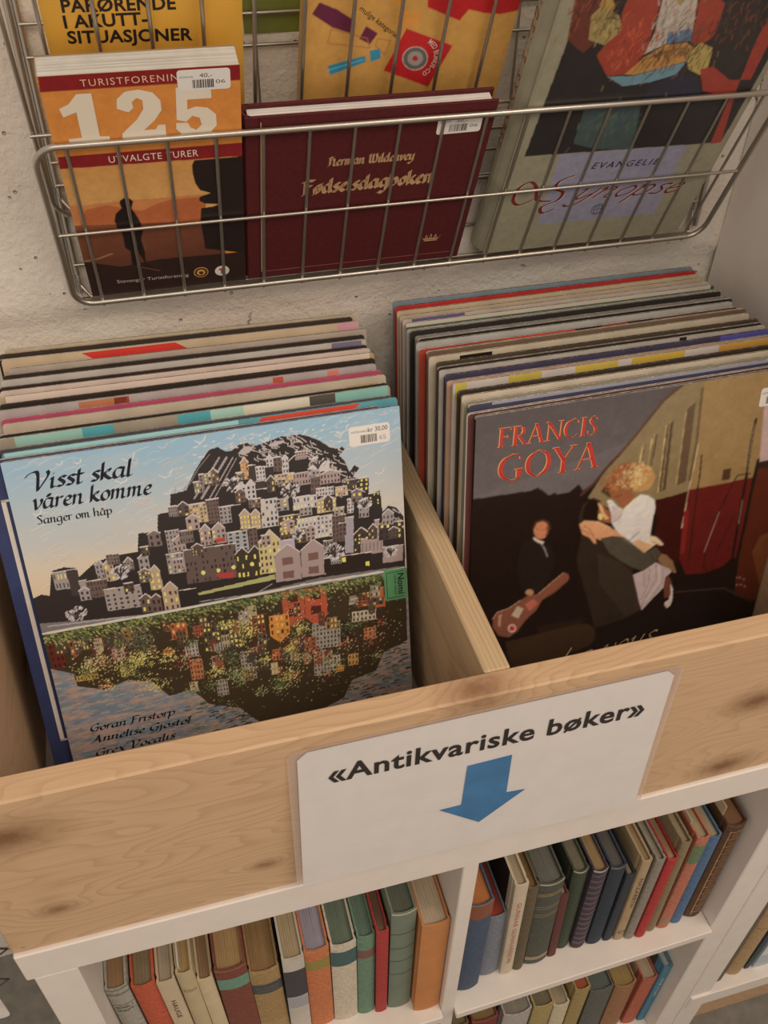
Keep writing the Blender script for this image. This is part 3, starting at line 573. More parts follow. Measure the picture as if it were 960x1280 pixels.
["w","2e2725",[[22.29,28.71],[23.23,28.7],[23.21,28.03],[22.26,28.04]],4,3,"2e2725",0.42],["p","8a817f",[[23.22,27.07],[24.19,27.05],[24.15,26.23],[23.18,26.25]]],
["l","b9aca8",0.09,[[23.22,27.07],[24.19,27.05]]],
["w","2e2725",[[23.22,27.07],[24.19,27.05],[24.15,26.23],[23.18,26.25]],3,3,"c9b060",0.42],["p","7a6f6c",[[14.31,28.06],[15.32,28.05],[15.32,27.11],[14.31,27.12]]],
["l","b9aca8",0.09,[[14.31,28.06],[15.32,28.05]]],
["w","2e2725",[[14.31,28.06],[15.32,28.05],[15.32,27.11],[14.31,27.12]],3,3,"c9b060",0.42],["p","6a5d58",[[6.1,22.45],[7.09,22.41],[7.12,21.46],[6.13,21.5]]],
["l","b9aca8",0.09,[[6.1,22.45],[7.09,22.41]]],
["w","2e2725",[[6.1,22.45],[7.09,22.41],[7.12,21.46],[6.13,21.5]],4,3,"2e2725",0.42],["p","7a6f6c",[[7.32,21.51],[7.77,21.92],[8.09,21.48],[8.1,20.73],[7.34,20.76]]],
["l","b9aca8",0.09,[[7.32,21.51],[7.77,21.92],[8.09,21.48]]],
["w","2e2725",[[7.32,21.51],[8.09,21.48],[8.1,20.73],[7.34,20.76]],3,3,"c9b060",0.42],["p","6a5d58",[[8.31,20.39],[8.85,20.66],[9.3,20.35],[9.32,19.34],[8.32,19.39]]],
["l","b9aca8",0.09,[[8.31,20.39],[8.85,20.66],[9.3,20.35]]],
["w","2e2725",[[8.31,20.39],[9.3,20.35],[9.32,19.34],[8.32,19.39]],4,3,"d8bb58",0.42],["p","4a3e3b",[[7.0,19.61],[7.78,19.57],[7.8,18.73],[7.01,18.77]]],
["l","b9aca8",0.09,[[7.0,19.61],[7.78,19.57]]],
["w","2e2725",[[7.0,19.61],[7.78,19.57],[7.8,18.73],[7.01,18.77]],2,2,"d8bb58",0.42],["p","8a817f",[[3.49,19.66],[3.96,19.93],[4.32,19.62],[4.36,18.67],[3.52,18.71]]],
["l","b9aca8",0.09,[[3.49,19.66],[3.96,19.93],[4.32,19.62]]],
["w","2e2725",[[3.49,19.66],[4.32,19.62],[4.36,18.67],[3.52,18.71]],2,2,"d8bb58",0.42],["p","94807d",[[11.21,20.98],[12.03,20.94],[12.04,19.97],[11.22,20.01]]],
["l","b9aca8",0.09,[[11.21,20.98],[12.03,20.94]]],
["w","2e2725",[[11.21,20.98],[12.03,20.94],[12.04,19.97],[11.22,20.01]],3,2,"2e2725",0.42],["p","50443f",[[12.85,21.8],[13.36,22.07],[13.79,21.76],[13.79,20.9],[12.84,20.93]]],
["l","b9aca8",0.09,[[12.85,21.8],[13.36,22.07],[13.79,21.76]]],
["w","2e2725",[[12.85,21.8],[13.79,21.76],[13.79,20.9],[12.84,20.93]],4,3,"d8bb58",0.42],["p","8a817f",[[29.39,21.77],[29.94,22.21],[30.44,21.73],[30.36,20.67],[29.3,20.71]]],
["l","b9aca8",0.09,[[29.39,21.77],[29.94,22.21],[30.44,21.73]]],
["w","2e2725",[[29.39,21.77],[30.44,21.73],[30.36,20.67],[29.3,20.71]],3,2,"2e2725",0.42],["p","50443f",[[29.88,20.16],[30.37,20.45],[30.82,20.12],[30.76,19.28],[29.8,19.32]]],
["l","b9aca8",0.09,[[29.88,20.16],[30.37,20.45],[30.82,20.12]]],
["w","2e2725",[[29.88,20.16],[30.82,20.12],[30.76,19.28],[29.8,19.32]],3,3,"2e2725",0.42],["p","50443f",[[28.05,20.61],[28.49,21.06],[28.88,20.58],[28.8,19.54],[27.97,19.57]]],
["l","b9aca8",0.09,[[28.05,20.61],[28.49,21.06],[28.88,20.58]]],
["w","2e2725",[[28.05,20.61],[28.88,20.58],[28.8,19.54],[27.97,19.57]],3,3,"c9b060",0.42],["p","94807d",[[12.78,24.45],[13.33,24.72],[13.8,24.42],[13.81,23.28],[12.78,23.31]]],
["l","b9aca8",0.09,[[12.78,24.45],[13.33,24.72],[13.8,24.42]]],
["w","2e2725",[[12.78,24.45],[13.8,24.42],[13.81,23.28],[12.78,23.31]],2,2,"c9b060",0.42],["p","50443f",[[12.18,25.58],[12.74,25.99],[13.17,25.56],[13.18,24.68],[12.18,24.7]]],
["l","b9aca8",0.09,[[12.18,25.58],[12.74,25.99],[13.17,25.56]]],
["w","2e2725",[[12.18,25.58],[13.17,25.56],[13.18,24.68],[12.18,24.7]],2,3,"c9b060",0.42],["p","7a6f6c",[[11.51,25.72],[12.22,25.71],[12.23,24.79],[11.52,24.81]]],
["l","b9aca8",0.09,[[11.51,25.72],[12.22,25.71]]],
["w","2e2725",[[11.51,25.72],[12.22,25.71],[12.23,24.79],[11.52,24.81]],4,3,"2e2725",0.42],["p","50443f",[[8.84,22.6],[9.48,22.58],[9.5,21.69],[8.85,21.71]]],
["l","b9aca8",0.09,[[8.84,22.6],[9.48,22.58]]],
["w","2e2725",[[8.84,22.6],[9.48,22.58],[9.5,21.69],[8.85,21.71]],2,2,"c9b060",0.42],["p","6a5d58",[[9.58,23.61],[10.12,23.88],[10.59,23.58],[10.61,22.42],[9.59,22.46]]],
["l","b9aca8",0.09,[[9.58,23.61],[10.12,23.88],[10.59,23.58]]],
["w","2e2725",[[9.58,23.61],[10.59,23.58],[10.61,22.42],[9.59,22.46]],2,2,"2e2725",0.42],["p","94807d",[[20.55,22.59],[21.12,22.86],[21.64,22.55],[21.61,21.62],[20.52,21.66]]],
["l","b9aca8",0.09,[[20.55,22.59],[21.12,22.86],[21.64,22.55]]],
["w","2e2725",[[20.55,22.59],[21.64,22.55],[21.61,21.62],[20.52,21.66]],2,3,"d8bb58",0.42],["p","94807d",[[18.69,21.77],[19.49,21.74],[19.46,20.74],[18.66,20.77]]],
["l","b9aca8",0.09,[[18.69,21.77],[19.49,21.74]]],
["w","2e2725",[[18.69,21.77],[19.49,21.74],[19.46,20.74],[18.66,20.77]],2,2,"2e2725",0.42],["p","7a6f6c",[[23.99,20.23],[24.8,20.2],[24.74,18.99],[23.92,19.02]]],
["l","b9aca8",0.09,[[23.99,20.23],[24.8,20.2]]],
["w","2e2725",[[23.99,20.23],[24.8,20.2],[24.74,18.99],[23.92,19.02]],3,2,"2e2725",0.42],["p","8a817f",[[24.53,18.7],[25.02,18.99],[25.46,18.65],[25.41,17.78],[24.48,17.83]]],
["l","b9aca8",0.09,[[24.53,18.7],[25.02,18.99],[25.46,18.65]]],
["w","2e2725",[[24.53,18.7],[25.46,18.65],[25.41,17.78],[24.48,17.83]],4,3,"2e2725",0.42],["tree",[16.85,26.74],0.75],["tree",[21.49,25.29],0.81],["tree",[24.87,18.98],0.94],["tree",[29.94,17.97],0.62],["tree",[6.92,20.63],0.75],["tree",[2.89,17.58],0.81],["tree",[21.8,21.28],0.56],["tree",[27.81,23.05],0.62],["tree",[24.07,27.38],0.75],["p","a03a30",[[14.95,22.15],[15.7,22.23],[15.72,21.85],[14.91,21.78]]],
["p","a5302c",[[14.54,18.97],[16.09,18.81],[15.96,18.29],[14.63,18.57]]],
["p","d8c466",[[13.68,19.23],[13.65,19.15],[13.59,19.09],[13.52,19.07],[13.44,19.08],[13.38,19.14],[13.34,19.21],[13.34,19.3],[13.37,19.38],[13.42,19.44],[13.49,19.46],[13.57,19.45],[13.63,19.4],[13.67,19.32]]],
["p","d8c466",[[14.95,19.2],[14.92,19.12],[14.87,19.06],[14.79,19.04],[14.72,19.05],[14.65,19.1],[14.62,19.18],[14.61,19.27],[14.64,19.35],[14.69,19.41],[14.77,19.43],[14.84,19.41],[14.91,19.36],[14.95,19.29]]],
["p","d8c466",[[16.25,19.24],[16.22,19.16],[16.16,19.1],[16.09,19.08],[16.01,19.09],[15.95,19.14],[15.91,19.22],[15.9,19.31],[15.93,19.39],[15.99,19.45],[16.06,19.47],[16.14,19.46],[16.2,19.41],[16.24,19.33]]],
["p","d8c466",[[17.82,19.23],[17.79,19.14],[17.74,19.09],[17.66,19.06],[17.59,19.08],[17.52,19.13],[17.48,19.21],[17.47,19.3],[17.5,19.38],[17.56,19.44],[17.63,19.46],[17.71,19.45],[17.77,19.39],[17.81,19.32]]],
["p","d8c466",[[8.36,16.12],[8.34,16.03],[8.28,15.98],[8.21,15.95],[8.13,15.97],[8.07,16.02],[8.04,16.1],[8.03,16.19],[8.06,16.27],[8.12,16.33],[8.19,16.35],[8.27,16.34],[8.33,16.28],[8.36,16.21]]],
["p","6f6869",[[-0.45,16.51],[-0.45,17.43],[3.71,16.86],[8.17,16.39],[12.51,16.37],[19.44,16.53],[23.39,16.74],[31.15,16.35],[31.21,15.93]]],
["p","9b9a62",[[12.8,17.48],[19.44,17.88],[19.53,17.39],[12.9,17.23]]],
["l","9a9394",0.12,[[0.58,16.96],[6.23,16.52],[10.77,15.97],[16.24,16.03],[20.49,16.31]]],
["l","857d7f",0.1,[[12.88,16.61],[17.67,16.36],[19.14,17.0]]],
["waterA",[[-0.76,16.5],[31.52,16.03]]],
["p","3a2f20",[[-0.25,16.23],[14.87,16.17],[31.28,15.92],[31.12,8.44],[28.8,7.67],[27.91,5.82],[25.53,5.34],[24.63,3.56],[22.23,2.72],[20.97,1.49],[17.55,1.78],[16.08,3.47],[14.93,4.96],[12.31,6.1],[11.01,8.0],[9.02,7.83],[7.79,9.68],[5.86,10.34],[3.77,9.88],[1.75,10.73],[1.67,12.05],[0.5,12.67],[-0.31,13.11]]],
["p","a5482f",[[19.89,16.04],[21.81,15.93],[21.71,13.09],[20.64,12.17],[19.76,13.21]]],
["w","4a241c",[[19.89,16.04],[21.81,15.93],[21.71,13.09],[19.76,13.21]],1,2,"4a241c",0.45],["p","a5482f",[[21.88,15.93],[23.9,15.82],[23.77,12.88],[22.66,11.96],[21.72,13.02]]],
["w","4a241c",[[21.88,15.93],[23.9,15.82],[23.77,12.88],[21.72,13.02]],1,2,"4a241c",0.45],["p","c07a2a",[[18.53,13.9],[20.31,13.79],[20.25,11.73],[19.26,10.97],[18.45,11.85]]],
["w","5d3a16",[[18.53,13.9],[20.31,13.79],[20.25,11.73],[18.45,11.85]],4,3,"e0a050",0.45],["p","8c8278",[[22.28,12.22],[24.87,12.05],[24.74,9.34],[23.42,9.44],[22.12,9.54]]],
["w","3a322c",[[22.28,12.22],[24.87,12.05],[24.74,9.34],[22.12,9.54]],8,6,"3a322c",0.45],["p","33231c",[[24.94,12.04],[26.14,11.96],[25.99,9.59],[25.39,9.63],[24.78,9.68]]],
["w","33231c",[[24.94,12.04],[26.14,11.96],[25.99,9.59],[24.78,9.68]],1,1,"33231c",0.45],["p","4a4032",[[12.73,14.49],[16.38,14.26],[16.36,11.29],[14.5,11.43],[12.66,11.56]]],
["w","2c241b",[[12.73,14.49],[16.38,14.26],[16.36,11.29],[12.66,11.56]],10,6,"d5b65c",0.45],["p","54483c",[[5.74,15.54],[8.34,15.38],[8.39,13.29],[7.07,13.38],[5.75,13.47]]],
["w","2c241b",[[5.74,15.54],[8.34,15.38],[8.39,13.29],[5.75,13.47]],7,4,"2c241b",0.45],["p","a0532f",[[10.09,15.01],[11.43,14.93],[11.43,13.32],[10.76,13.36],[10.08,13.41]]],
["w","5a3020",[[10.09,15.01],[11.43,14.93],[11.43,13.32],[10.08,13.41]],3,3,"d0a060",0.45],["p","ac5a2e",[[27.49,14.24],[29.3,14.13],[29.2,12.81],[28.29,12.86],[27.38,12.92]]],
["w","7a3a20",[[27.49,14.24],[29.3,14.13],[29.2,12.81],[27.38,12.92]],6,1,"7a3a20",0.45],["p","b05a2c",[[28.19,14.67],[29.32,14.6],[29.17,12.54],[28.6,12.57],[28.03,12.61]]],
["w","a5502a",[[28.19,14.67],[29.32,14.6],[29.17,12.54],[28.03,12.61]],1,1,"a5502a",0.45],["p","6b3f2c",[[16.46,14.37],[18.14,14.27],[18.1,12.22],[17.24,12.27],[16.4,12.33]]],
["w","3a2418",[[16.46,14.37],[18.14,14.27],[18.1,12.22],[16.4,12.33]],5,4,"d5b65c",0.45],["p","9b9186",[[11.02,13.02],[12.11,12.95],[12.1,11.3],[11.55,11.34],[11.01,11.38]]],
["w","3a322c",[[11.02,13.02],[12.11,12.95],[12.1,11.3],[11.01,11.38]],4,4,"3a322c",0.45],["p","c2a250",[[5.41,11.69],[6.47,11.61],[6.48,10.7],[5.95,10.74],[5.42,10.78]]],
["w","5a4422",[[5.41,11.69],[6.47,11.61],[6.48,10.7],[5.42,10.78]],4,3,"5a4422",0.45],["p","b08a3e",[[1.81,11.77],[3.55,11.64],[3.57,11.07],[2.69,11.13],[1.82,11.2]]],
["w","5a4422",[[1.81,11.77],[3.55,11.64],[3.57,11.07],[1.82,11.2]],6,1,"5a4422",0.45],["p","a0532f",[[9.19,12.64],[9.93,12.59],[9.94,11.93],[9.56,11.96],[9.19,11.99]]],
["w","5a3020",[[9.19,12.64],[9.93,12.59],[9.94,11.93],[9.19,11.99]],2,2,"5a3020",0.45],["p","5c241c",[[0.14,15.37],[1.26,15.3],[1.36,12.82],[0.79,12.86],[0.22,12.9]]],
["w","3a1812",[[0.14,15.37],[1.26,15.3],[1.36,12.82],[0.22,12.9]],3,4,"3a1812",0.45],["p","8c8278",[[22.18,9.26],[23.67,9.15],[23.54,6.54],[22.78,6.61],[22.03,6.67]]],
["w","3a322c",[[22.18,9.26],[23.67,9.15],[23.54,6.54],[22.03,6.67]],5,6,"3a322c",0.45],["p","a79a86",[[23.62,8.48],[24.6,8.4],[24.51,6.83],[24.01,6.88],[23.52,6.92]]],
["w","3a322c",[[23.62,8.48],[24.6,8.4],[24.51,6.83],[23.52,6.92]],3,3,"3a322c",0.45],["p","b0854a",[[25.35,8.24],[26.34,8.16],[26.26,6.93],[25.76,6.98],[25.27,7.02]]],
["w","5a4422",[[25.35,8.24],[26.34,8.16],[26.26,6.93],[25.27,7.02]],3,2,"5a4422",0.45],["p","c08a30",[[24.13,7.3],[24.89,7.23],[24.85,6.53],[24.47,6.57],[24.09,6.6]]],
["w","6a4a1a",[[24.13,7.3],[24.89,7.23],[24.85,6.53],[24.09,6.6]],3,2,"6a4a1a",0.45],["p","8c8278",[[15.62,10.85],[16.9,10.75],[16.83,7.77],[16.18,7.82],[15.54,7.88]]],
["w","3a322c",[[15.62,10.85],[16.9,10.75],[16.83,7.77],[15.54,7.88]],4,7,"3a322c",0.45],["p","a0532f",[[18.45,10.42],[19.32,10.35],[19.28,9.16],[18.84,9.2],[18.41,9.23]]],
["w","5a3020",[[18.45,10.42],[19.32,10.35],[19.28,9.16],[18.41,9.23]],3,2,"5a3020",0.45],["p","a0653f",[[11.16,11.09],[12.26,11.01],[12.25,8.9],[11.69,8.95],[11.14,9.0]]],
["w","5a3020",[[11.16,11.09],[12.26,11.01],[12.25,8.9],[11.14,9.0]],4,4,"5a3020",0.45],["p","8c8278",[[13.19,8.47],[14.18,8.39],[14.16,6.66],[13.66,6.71],[13.16,6.75]]],
["w","3a322c",[[13.19,8.47],[14.18,8.39],[14.16,6.66],[13.16,6.75]],4,4,"3a322c",0.45],["p","b0a08a",[[26.03,12.63],[28.29,12.49],[28.22,11.39],[27.08,11.47],[25.95,11.55]]],
["w","3a322c",[[26.03,12.63],[28.29,12.49],[28.22,11.39],[25.95,11.55]],6,2,"3a322c",0.45],["p","b06a42",[[27.04,10.7],[28.19,10.62],[28.1,9.34],[27.52,9.38],[26.95,9.43]]],
["w","5a3020",[[27.04,10.7],[28.19,10.62],[28.1,9.34],[26.95,9.43]],3,3,"5a3020",0.45],["p","7d5a3a",[[23.64,12.57],[24.63,12.5],[24.57,11.3],[24.07,11.33],[23.56,11.37]]],
["w","2c241b",[[23.64,12.57],[24.63,12.5],[24.57,11.3],[23.56,11.37]],3,2,"c0a858",0.45],["p","7d5a3a",[[15.52,8.95],[16.57,8.86],[16.54,7.65],[16.01,7.7],[15.48,7.74]]],
["w","3a2418",[[15.52,8.95],[16.57,8.86],[16.54,7.65],[15.48,7.74]],4,2,"3a2418",0.45],["p","3f3a34",[[16.09,11.32],[16.66,11.28],[16.63,10.08],[16.34,10.1],[16.06,10.13]]],
["w","2c241b",[[16.09,11.32],[16.66,11.28],[16.63,10.08],[16.06,10.13]],3,3,"b5a068",0.45],["p","6b3f2c",[[13.43,10.85],[14.13,10.8],[14.11,9.4],[13.76,9.43],[13.4,9.46]]],
["w","3a2418",[[13.43,10.85],[14.13,10.8],[14.11,9.4],[13.4,9.46]],4,4,"c0a858",0.45],["p","9a8a70",[[14.2,12.91],[14.86,12.87],[14.84,11.39],[14.5,11.42],[14.17,11.44]]],
["w","3a2418",[[14.2,12.91],[14.86,12.87],[14.84,11.39],[14.17,11.44]],3,2,"3a2418",0.45],["p","6b3f2c",[[18.58,8.53],[19.24,8.48],[19.21,7.75],[18.84,7.35],[18.55,7.81]]],
["w","3a2418",[[18.58,8.53],[19.24,8.48],[19.21,7.75],[18.55,7.81]],3,2,"c0a858",0.45],["p","5c4a38",[[7.82,13.31],[8.7,13.25],[8.7,12.4],[8.26,12.43],[7.82,12.46]]],
["w","3a2418",[[7.82,13.31],[8.7,13.25],[8.7,12.4],[7.82,12.46]],2,4,"b5a068",0.45],["p","54483c",[[17.31,12.3],[18.17,12.24],[18.14,11.07],[17.66,10.69],[17.27,11.13]]],
["w","3a2418",[[17.31,12.3],[18.17,12.24],[18.14,11.07],[17.27,11.13]],2,2,"b5a068",0.45],["p","7d5a3a",[[20.15,11.01],[21.08,10.94],[21.05,10.25],[20.58,10.28],[20.11,10.32]]],
["w","4a3a28",[[20.15,11.01],[21.08,10.94],[21.05,10.25],[20.11,10.32]],3,4,"c0a858",0.45],["p","8a4a30",[[1.81,15.28],[2.49,15.24],[2.53,13.87],[2.12,13.51],[1.86,13.92]]],
["w","3a2418",[[1.81,15.28],[2.49,15.24],[2.53,13.87],[1.86,13.92]],2,2,"b5a068",0.45],["p","3f3a34",[[16.16,10.63],[17.02,10.57],[16.99,9.48],[16.56,9.52],[16.13,9.55]]],
["w","4a3a28",[[16.16,10.63],[17.02,10.57],[16.99,9.48],[16.13,9.55]],3,3,"c0a858",0.45],["p","4a4032",[[26.25,14.15],[27.22,14.09],[27.16,13.19],[26.65,12.8],[26.18,13.25]]],
["w","4a3a28",[[26.25,14.15],[27.22,14.09],[27.16,13.19],[26.18,13.25]],4,3,"b5a068",0.45],["p","8a4a30",[[22.37,8.95],[22.98,8.9],[22.92,7.8],[22.61,7.82],[22.31,7.85]]],
["w","4a3a28",[[22.37,8.95],[22.98,8.9],[22.92,7.8],[22.31,7.85]],3,3,"4a3a28",0.45],["p","54483c",[[16.52,9.75],[17.06,9.7],[17.04,8.83],[16.72,8.43],[16.5,8.87]]],
["w","2c241b",[[16.52,9.75],[17.06,9.7],[17.04,8.83],[16.5,8.87]],2,4,"b5a068",0.45],["p","54483c",[[12.54,15.1],[13.24,15.06],[13.23,14.02],[12.88,14.05],[12.53,14.07]]],
["w","4a3a28",[[12.54,15.1],[13.24,15.06],[13.23,14.02],[12.53,14.07]],2,2,"c0a858",0.45],["p","6b3f2c",[[20.76,14.69],[21.43,14.65],[21.37,13.25],[21.03,13.27],[20.7,13.3]]],
["w","2c241b",[[20.76,14.69],[21.43,14.65],[21.37,13.25],[20.7,13.3]],2,4,"b5a068",0.45],["p","54483c",[[2.6,15.27],[3.33,15.22],[3.36,14.06],[3.0,14.09],[2.63,14.11]]],
["w","4a3a28",[[2.6,15.27],[3.33,15.22],[3.36,14.06],[2.63,14.11]],3,2,"c0a858",0.45],["p","7d5a3a",[[21.2,9.2],[21.8,9.16],[21.75,8.1],[21.45,8.12],[21.15,8.15]]],
["w","3a2418",[[21.2,9.2],[21.8,9.16],[21.75,8.1],[21.15,8.15]],4,4,"b5a068",0.45],["p","6b3f2c",[[27.71,14.48],[28.27,14.45],[28.18,13.22],[27.9,13.23],[27.62,13.25]]],
["w","4a3a28",[[27.71,14.48],[28.27,14.45],[28.18,13.22],[27.62,13.25]],4,4,"c0a858",0.45],["p","8a4a30",[[26.63,13.89],[27.52,13.84],[27.47,12.96],[27.02,12.99],[26.57,13.02]]],
["w","3a2418",[[26.63,13.89],[27.52,13.84],[27.47,12.96],[26.57,13.02]],2,3,"c0a858",0.45],["p","6b3f2c",[[23.15,9.25],[23.95,9.19],[23.89,8.16],[23.49,8.2],[23.09,8.23]]],
["w","4a3a28",[[23.15,9.25],[23.95,9.19],[23.89,8.16],[23.09,8.23]],4,2,"b5a068",0.45],["p","9a8a70",[[16.56,15.3],[17.53,15.24],[17.51,14.19],[17.02,14.22],[16.53,14.25]]],
["w","3a2418",[[16.56,15.3],[17.53,15.24],[17.51,14.19],[16.53,14.25]],2,3,"b5a068",0.45],["p","6b3f2c",[[3.52,14.4],[4.25,14.36],[4.28,13.4],[3.91,13.43],[3.55,13.45]]],
["w","2c241b",[[3.52,14.4],[4.25,14.36],[4.28,13.4],[3.55,13.45]],3,4,"c0a858",0.45],["p","3f3a34",[[2.72,13.45],[3.43,13.4],[3.45,12.58],[3.03,12.22],[2.74,12.63]]],
["w","3a2418",[[2.72,13.45],[3.43,13.4],[3.45,12.58],[2.74,12.63]],3,2,"b5a068",0.45],["p","7d5a3a",[[20.07,9.97],[20.8,9.92],[20.75,8.62],[20.38,8.65],[20.01,8.68]]],
["w","4a3a28",[[20.07,9.97],[20.8,9.92],[20.75,8.62],[20.01,8.68]],4,3,"b5a068",0.45],["p","3f3a34",[[14.58,11.59],[15.39,11.53],[15.37,10.24],[14.96,10.27],[14.55,10.31]]],
["w","2c241b",[[14.58,11.59],[15.39,11.53],[15.37,10.24],[14.55,10.31]],2,2,"2c241b",0.45],["p","7d5a3a",[[6.2,15.57],[7.11,15.52],[7.13,14.5],[6.61,14.15],[6.21,14.56]]],
["w","3a2418",[[6.2,15.57],[7.11,15.52],[7.13,14.5],[6.21,14.56]],2,3,"b5a068",0.45],["p","6b3f2c",[[27.06,14.44],[27.86,14.39],[27.81,13.57],[27.4,13.6],[27.0,13.62]]],
["w","3a2418",[[27.06,14.44],[27.86,14.39],[27.81,13.57],[27.0,13.62]],2,3,"b5a068",0.45],["p","8c8278",[[15.92,14.9],[16.86,14.84],[16.83,13.58],[16.36,13.62],[15.88,13.65]]],
["w","2c241b",[[15.92,14.9],[16.86,14.84],[16.83,13.58],[15.88,13.65]],2,3,"b5a068",0.45],["p","6b3f2c",[[9.52,15.43],[9.99,15.4],[10.0,14.39],[9.76,14.41],[9.52,14.42]]],
["w","3a2418",[[9.52,15.43],[9.99,15.4],[10.0,14.39],[9.52,14.42]],2,4,"b5a068",0.45],["p","4a4032",[[19.22,10.25],[19.82,10.2],[19.79,9.35],[19.45,8.96],[19.18,9.4]]],
["w","4a3a28",[[19.22,10.25],[19.82,10.2],[19.79,9.35],[19.18,9.4]],4,2,"4a3a28",0.45],["p","9a8a70",[[10.88,8.83],[11.56,8.77],[11.56,7.82],[11.15,7.44],[10.87,7.88]]],
["w","2c241b",[[10.88,8.83],[11.56,8.77],[11.56,7.82],[10.87,7.88]],3,3,"c0a858",0.45],["p","4a4032",[[13.05,10.11],[13.64,10.06],[13.63,9.21],[13.33,9.23],[13.04,9.26]]],
["w","3a2418",[[13.05,10.11],[13.64,10.06],[13.63,9.21],[13.04,9.26]],4,4,"c0a858",0.45],["p","4a4032",[[0.99,15.56],[1.82,15.51],[1.86,14.55],[1.44,14.58],[1.03,14.61]]],
["w","4a3a28",[[0.99,15.56],[1.82,15.51],[1.86,14.55],[1.03,14.61]],2,4,"c0a858",0.45],["p","54483c",[[27.64,13.66],[28.31,13.62],[28.21,12.29],[27.85,11.89],[27.54,12.34]]],
["w","4a3a28",[[27.64,13.66],[28.31,13.62],[28.21,12.29],[27.54,12.34]],3,2,"4a3a28",0.45],["p","3f3a34",[[2.17,14.66],[2.65,14.63],[2.67,13.79],[2.43,13.81],[2.2,13.82]]],
["w","4a3a28",[[2.17,14.66],[2.65,14.63],[2.67,13.79],[2.2,13.82]],3,3,"4a3a28",0.45],["p","8c8278",[[27.91,14.95],[28.85,14.89],[28.77,13.71],[28.29,13.74],[27.82,13.77]]],
["w","2c241b",[[27.91,14.95],[28.85,14.89],[28.77,13.71],[27.82,13.77]],4,2,"b5a068",0.45],["p","8c8278",[[2.85,13.2],[3.38,13.16],[3.4,12.45],[3.13,12.47],[2.86,12.49]]],
["w","3a2418",[[2.85,13.2],[3.38,13.16],[3.4,12.45],[2.86,12.49]],4,2,"c0a858",0.45],["p","4a4032",[[13.74,11.7],[14.44,11.65],[14.42,10.46],[14.02,10.08],[13.72,10.52]]],
["w","3a2418",[[13.74,11.7],[14.44,11.65],[14.42,10.46],[13.72,10.52]],3,4,"3a2418",0.45],["p","3f3a34",[[3.97,15.03],[4.47,15.0],[4.5,13.75],[4.25,13.76],[4.0,13.78]]],
["w","2c241b",[[3.97,15.03],[4.47,15.0],[4.5,13.75],[4.0,13.78]],3,2,"c0a858",0.45],["p","8c8278",[[13.1,11.01],[14.03,10.94],[14.01,9.45],[13.54,9.49],[13.07,9.52]]],
["w","3a2418",[[13.1,11.01],[14.03,10.94],[14.01,9.45],[13.07,9.52]],3,2,"c0a858",0.45],["p","54483c",[[2.15,15.18],[2.73,15.15],[2.76,14.21],[2.4,13.85],[2.17,14.25]]],
["w","3a2418",[[2.15,15.18],[2.73,15.15],[2.76,14.21],[2.17,14.25]],2,3,"b5a068",0.45],["p","4a4032",[[0.67,14.95],[1.58,14.89],[1.61,14.15],[1.15,14.18],[0.7,14.21]]],
["w","4a3a28",[[0.67,14.95],[1.58,14.89],[1.61,14.15],[0.7,14.21]],3,2,"c0a858",0.45],["p","3f3a34",[[20.86,10.66],[21.53,10.61],[21.47,9.25],[21.13,9.27],[20.79,9.3]]],
["w","3a2418",[[20.86,10.66],[21.53,10.61],[21.47,9.25],[20.79,9.3]],4,2,"3a2418",0.45],["p","54483c",[[5.26,14.98],[6.06,14.93],[6.08,14.06],[5.67,14.09],[5.27,14.11]]],
["w","4a3a28",[[5.26,14.98],[6.06,14.93],[6.08,14.06],[5.27,14.11]],4,4,"4a3a28",0.45],["p","5c4a38",[[3.65,13.39],[4.53,13.33],[4.55,12.33],[4.11,12.36],[3.67,12.39]]],
["w","2c241b",[[3.65,13.39],[4.53,13.33],[4.55,12.33],[3.67,12.39]],4,2,"c0a858",0.45],["p","6b3f2c",[[4.17,15.07],[4.8,15.03],[4.82,14.27],[4.44,13.91],[4.19,14.31]]],
["w","3a2418",[[4.17,15.07],[4.8,15.03],[4.82,14.27],[4.19,14.31]],4,2,"c0a858",0.45],["p","3f3a34",[[5.22,14.16],[5.91,14.11],[5.94,12.71],[5.59,12.73],[5.25,12.75]]],
["w","3a2418",[[5.22,14.16],[5.91,14.11],[5.94,12.71],[5.25,12.75]],2,3,"b5a068",0.45],["p","6b3f2c",[[13.12,12.73],[13.84,12.68],[13.83,11.38],[13.46,11.41],[13.1,11.44]]],
["w","3a2418",[[13.12,12.73],[13.84,12.68],[13.83,11.38],[13.1,11.44]],4,3,"c0a858",0.45],["p","4a4032",[[3.3,13.6],[3.97,13.56],[3.99,12.87],[3.58,12.5],[3.32,12.91]]],
["w","2c241b",[[3.3,13.6],[3.97,13.56],[3.99,12.87],[3.32,12.91]],2,4,"b5a068",0.45],["p","8c8278",[[25.89,14.3],[26.54,14.26],[26.48,13.38],[26.16,13.4],[25.83,13.42]]],
["w","4a3a28",[[25.89,14.3],[26.54,14.26],[26.48,13.38],[25.83,13.42]],3,4,"b5a068",0.45],["p","4a4032",[[10.47,13.73],[11.38,13.67],[11.38,12.48],[10.92,12.51],[10.46,12.54]]],
["w","3a2418",[[10.47,13.73],[11.38,13.67],[11.38,12.48],[10.46,12.54]],4,3,"b5a068",0.45],["p","3f3a34",[[4.61,14.96],[5.26,14.91],[5.28,14.2],[4.95,14.22],[4.63,14.24]]],
["w","3a2418",[[4.61,14.96],[5.26,14.91],[5.28,14.2],[4.63,14.24]],2,4,"3a2418",0.45],["p","8c8278",[[13.49,12.2],[14.27,12.15],[14.26,11.41],[13.82,11.03],[13.48,11.47]]],
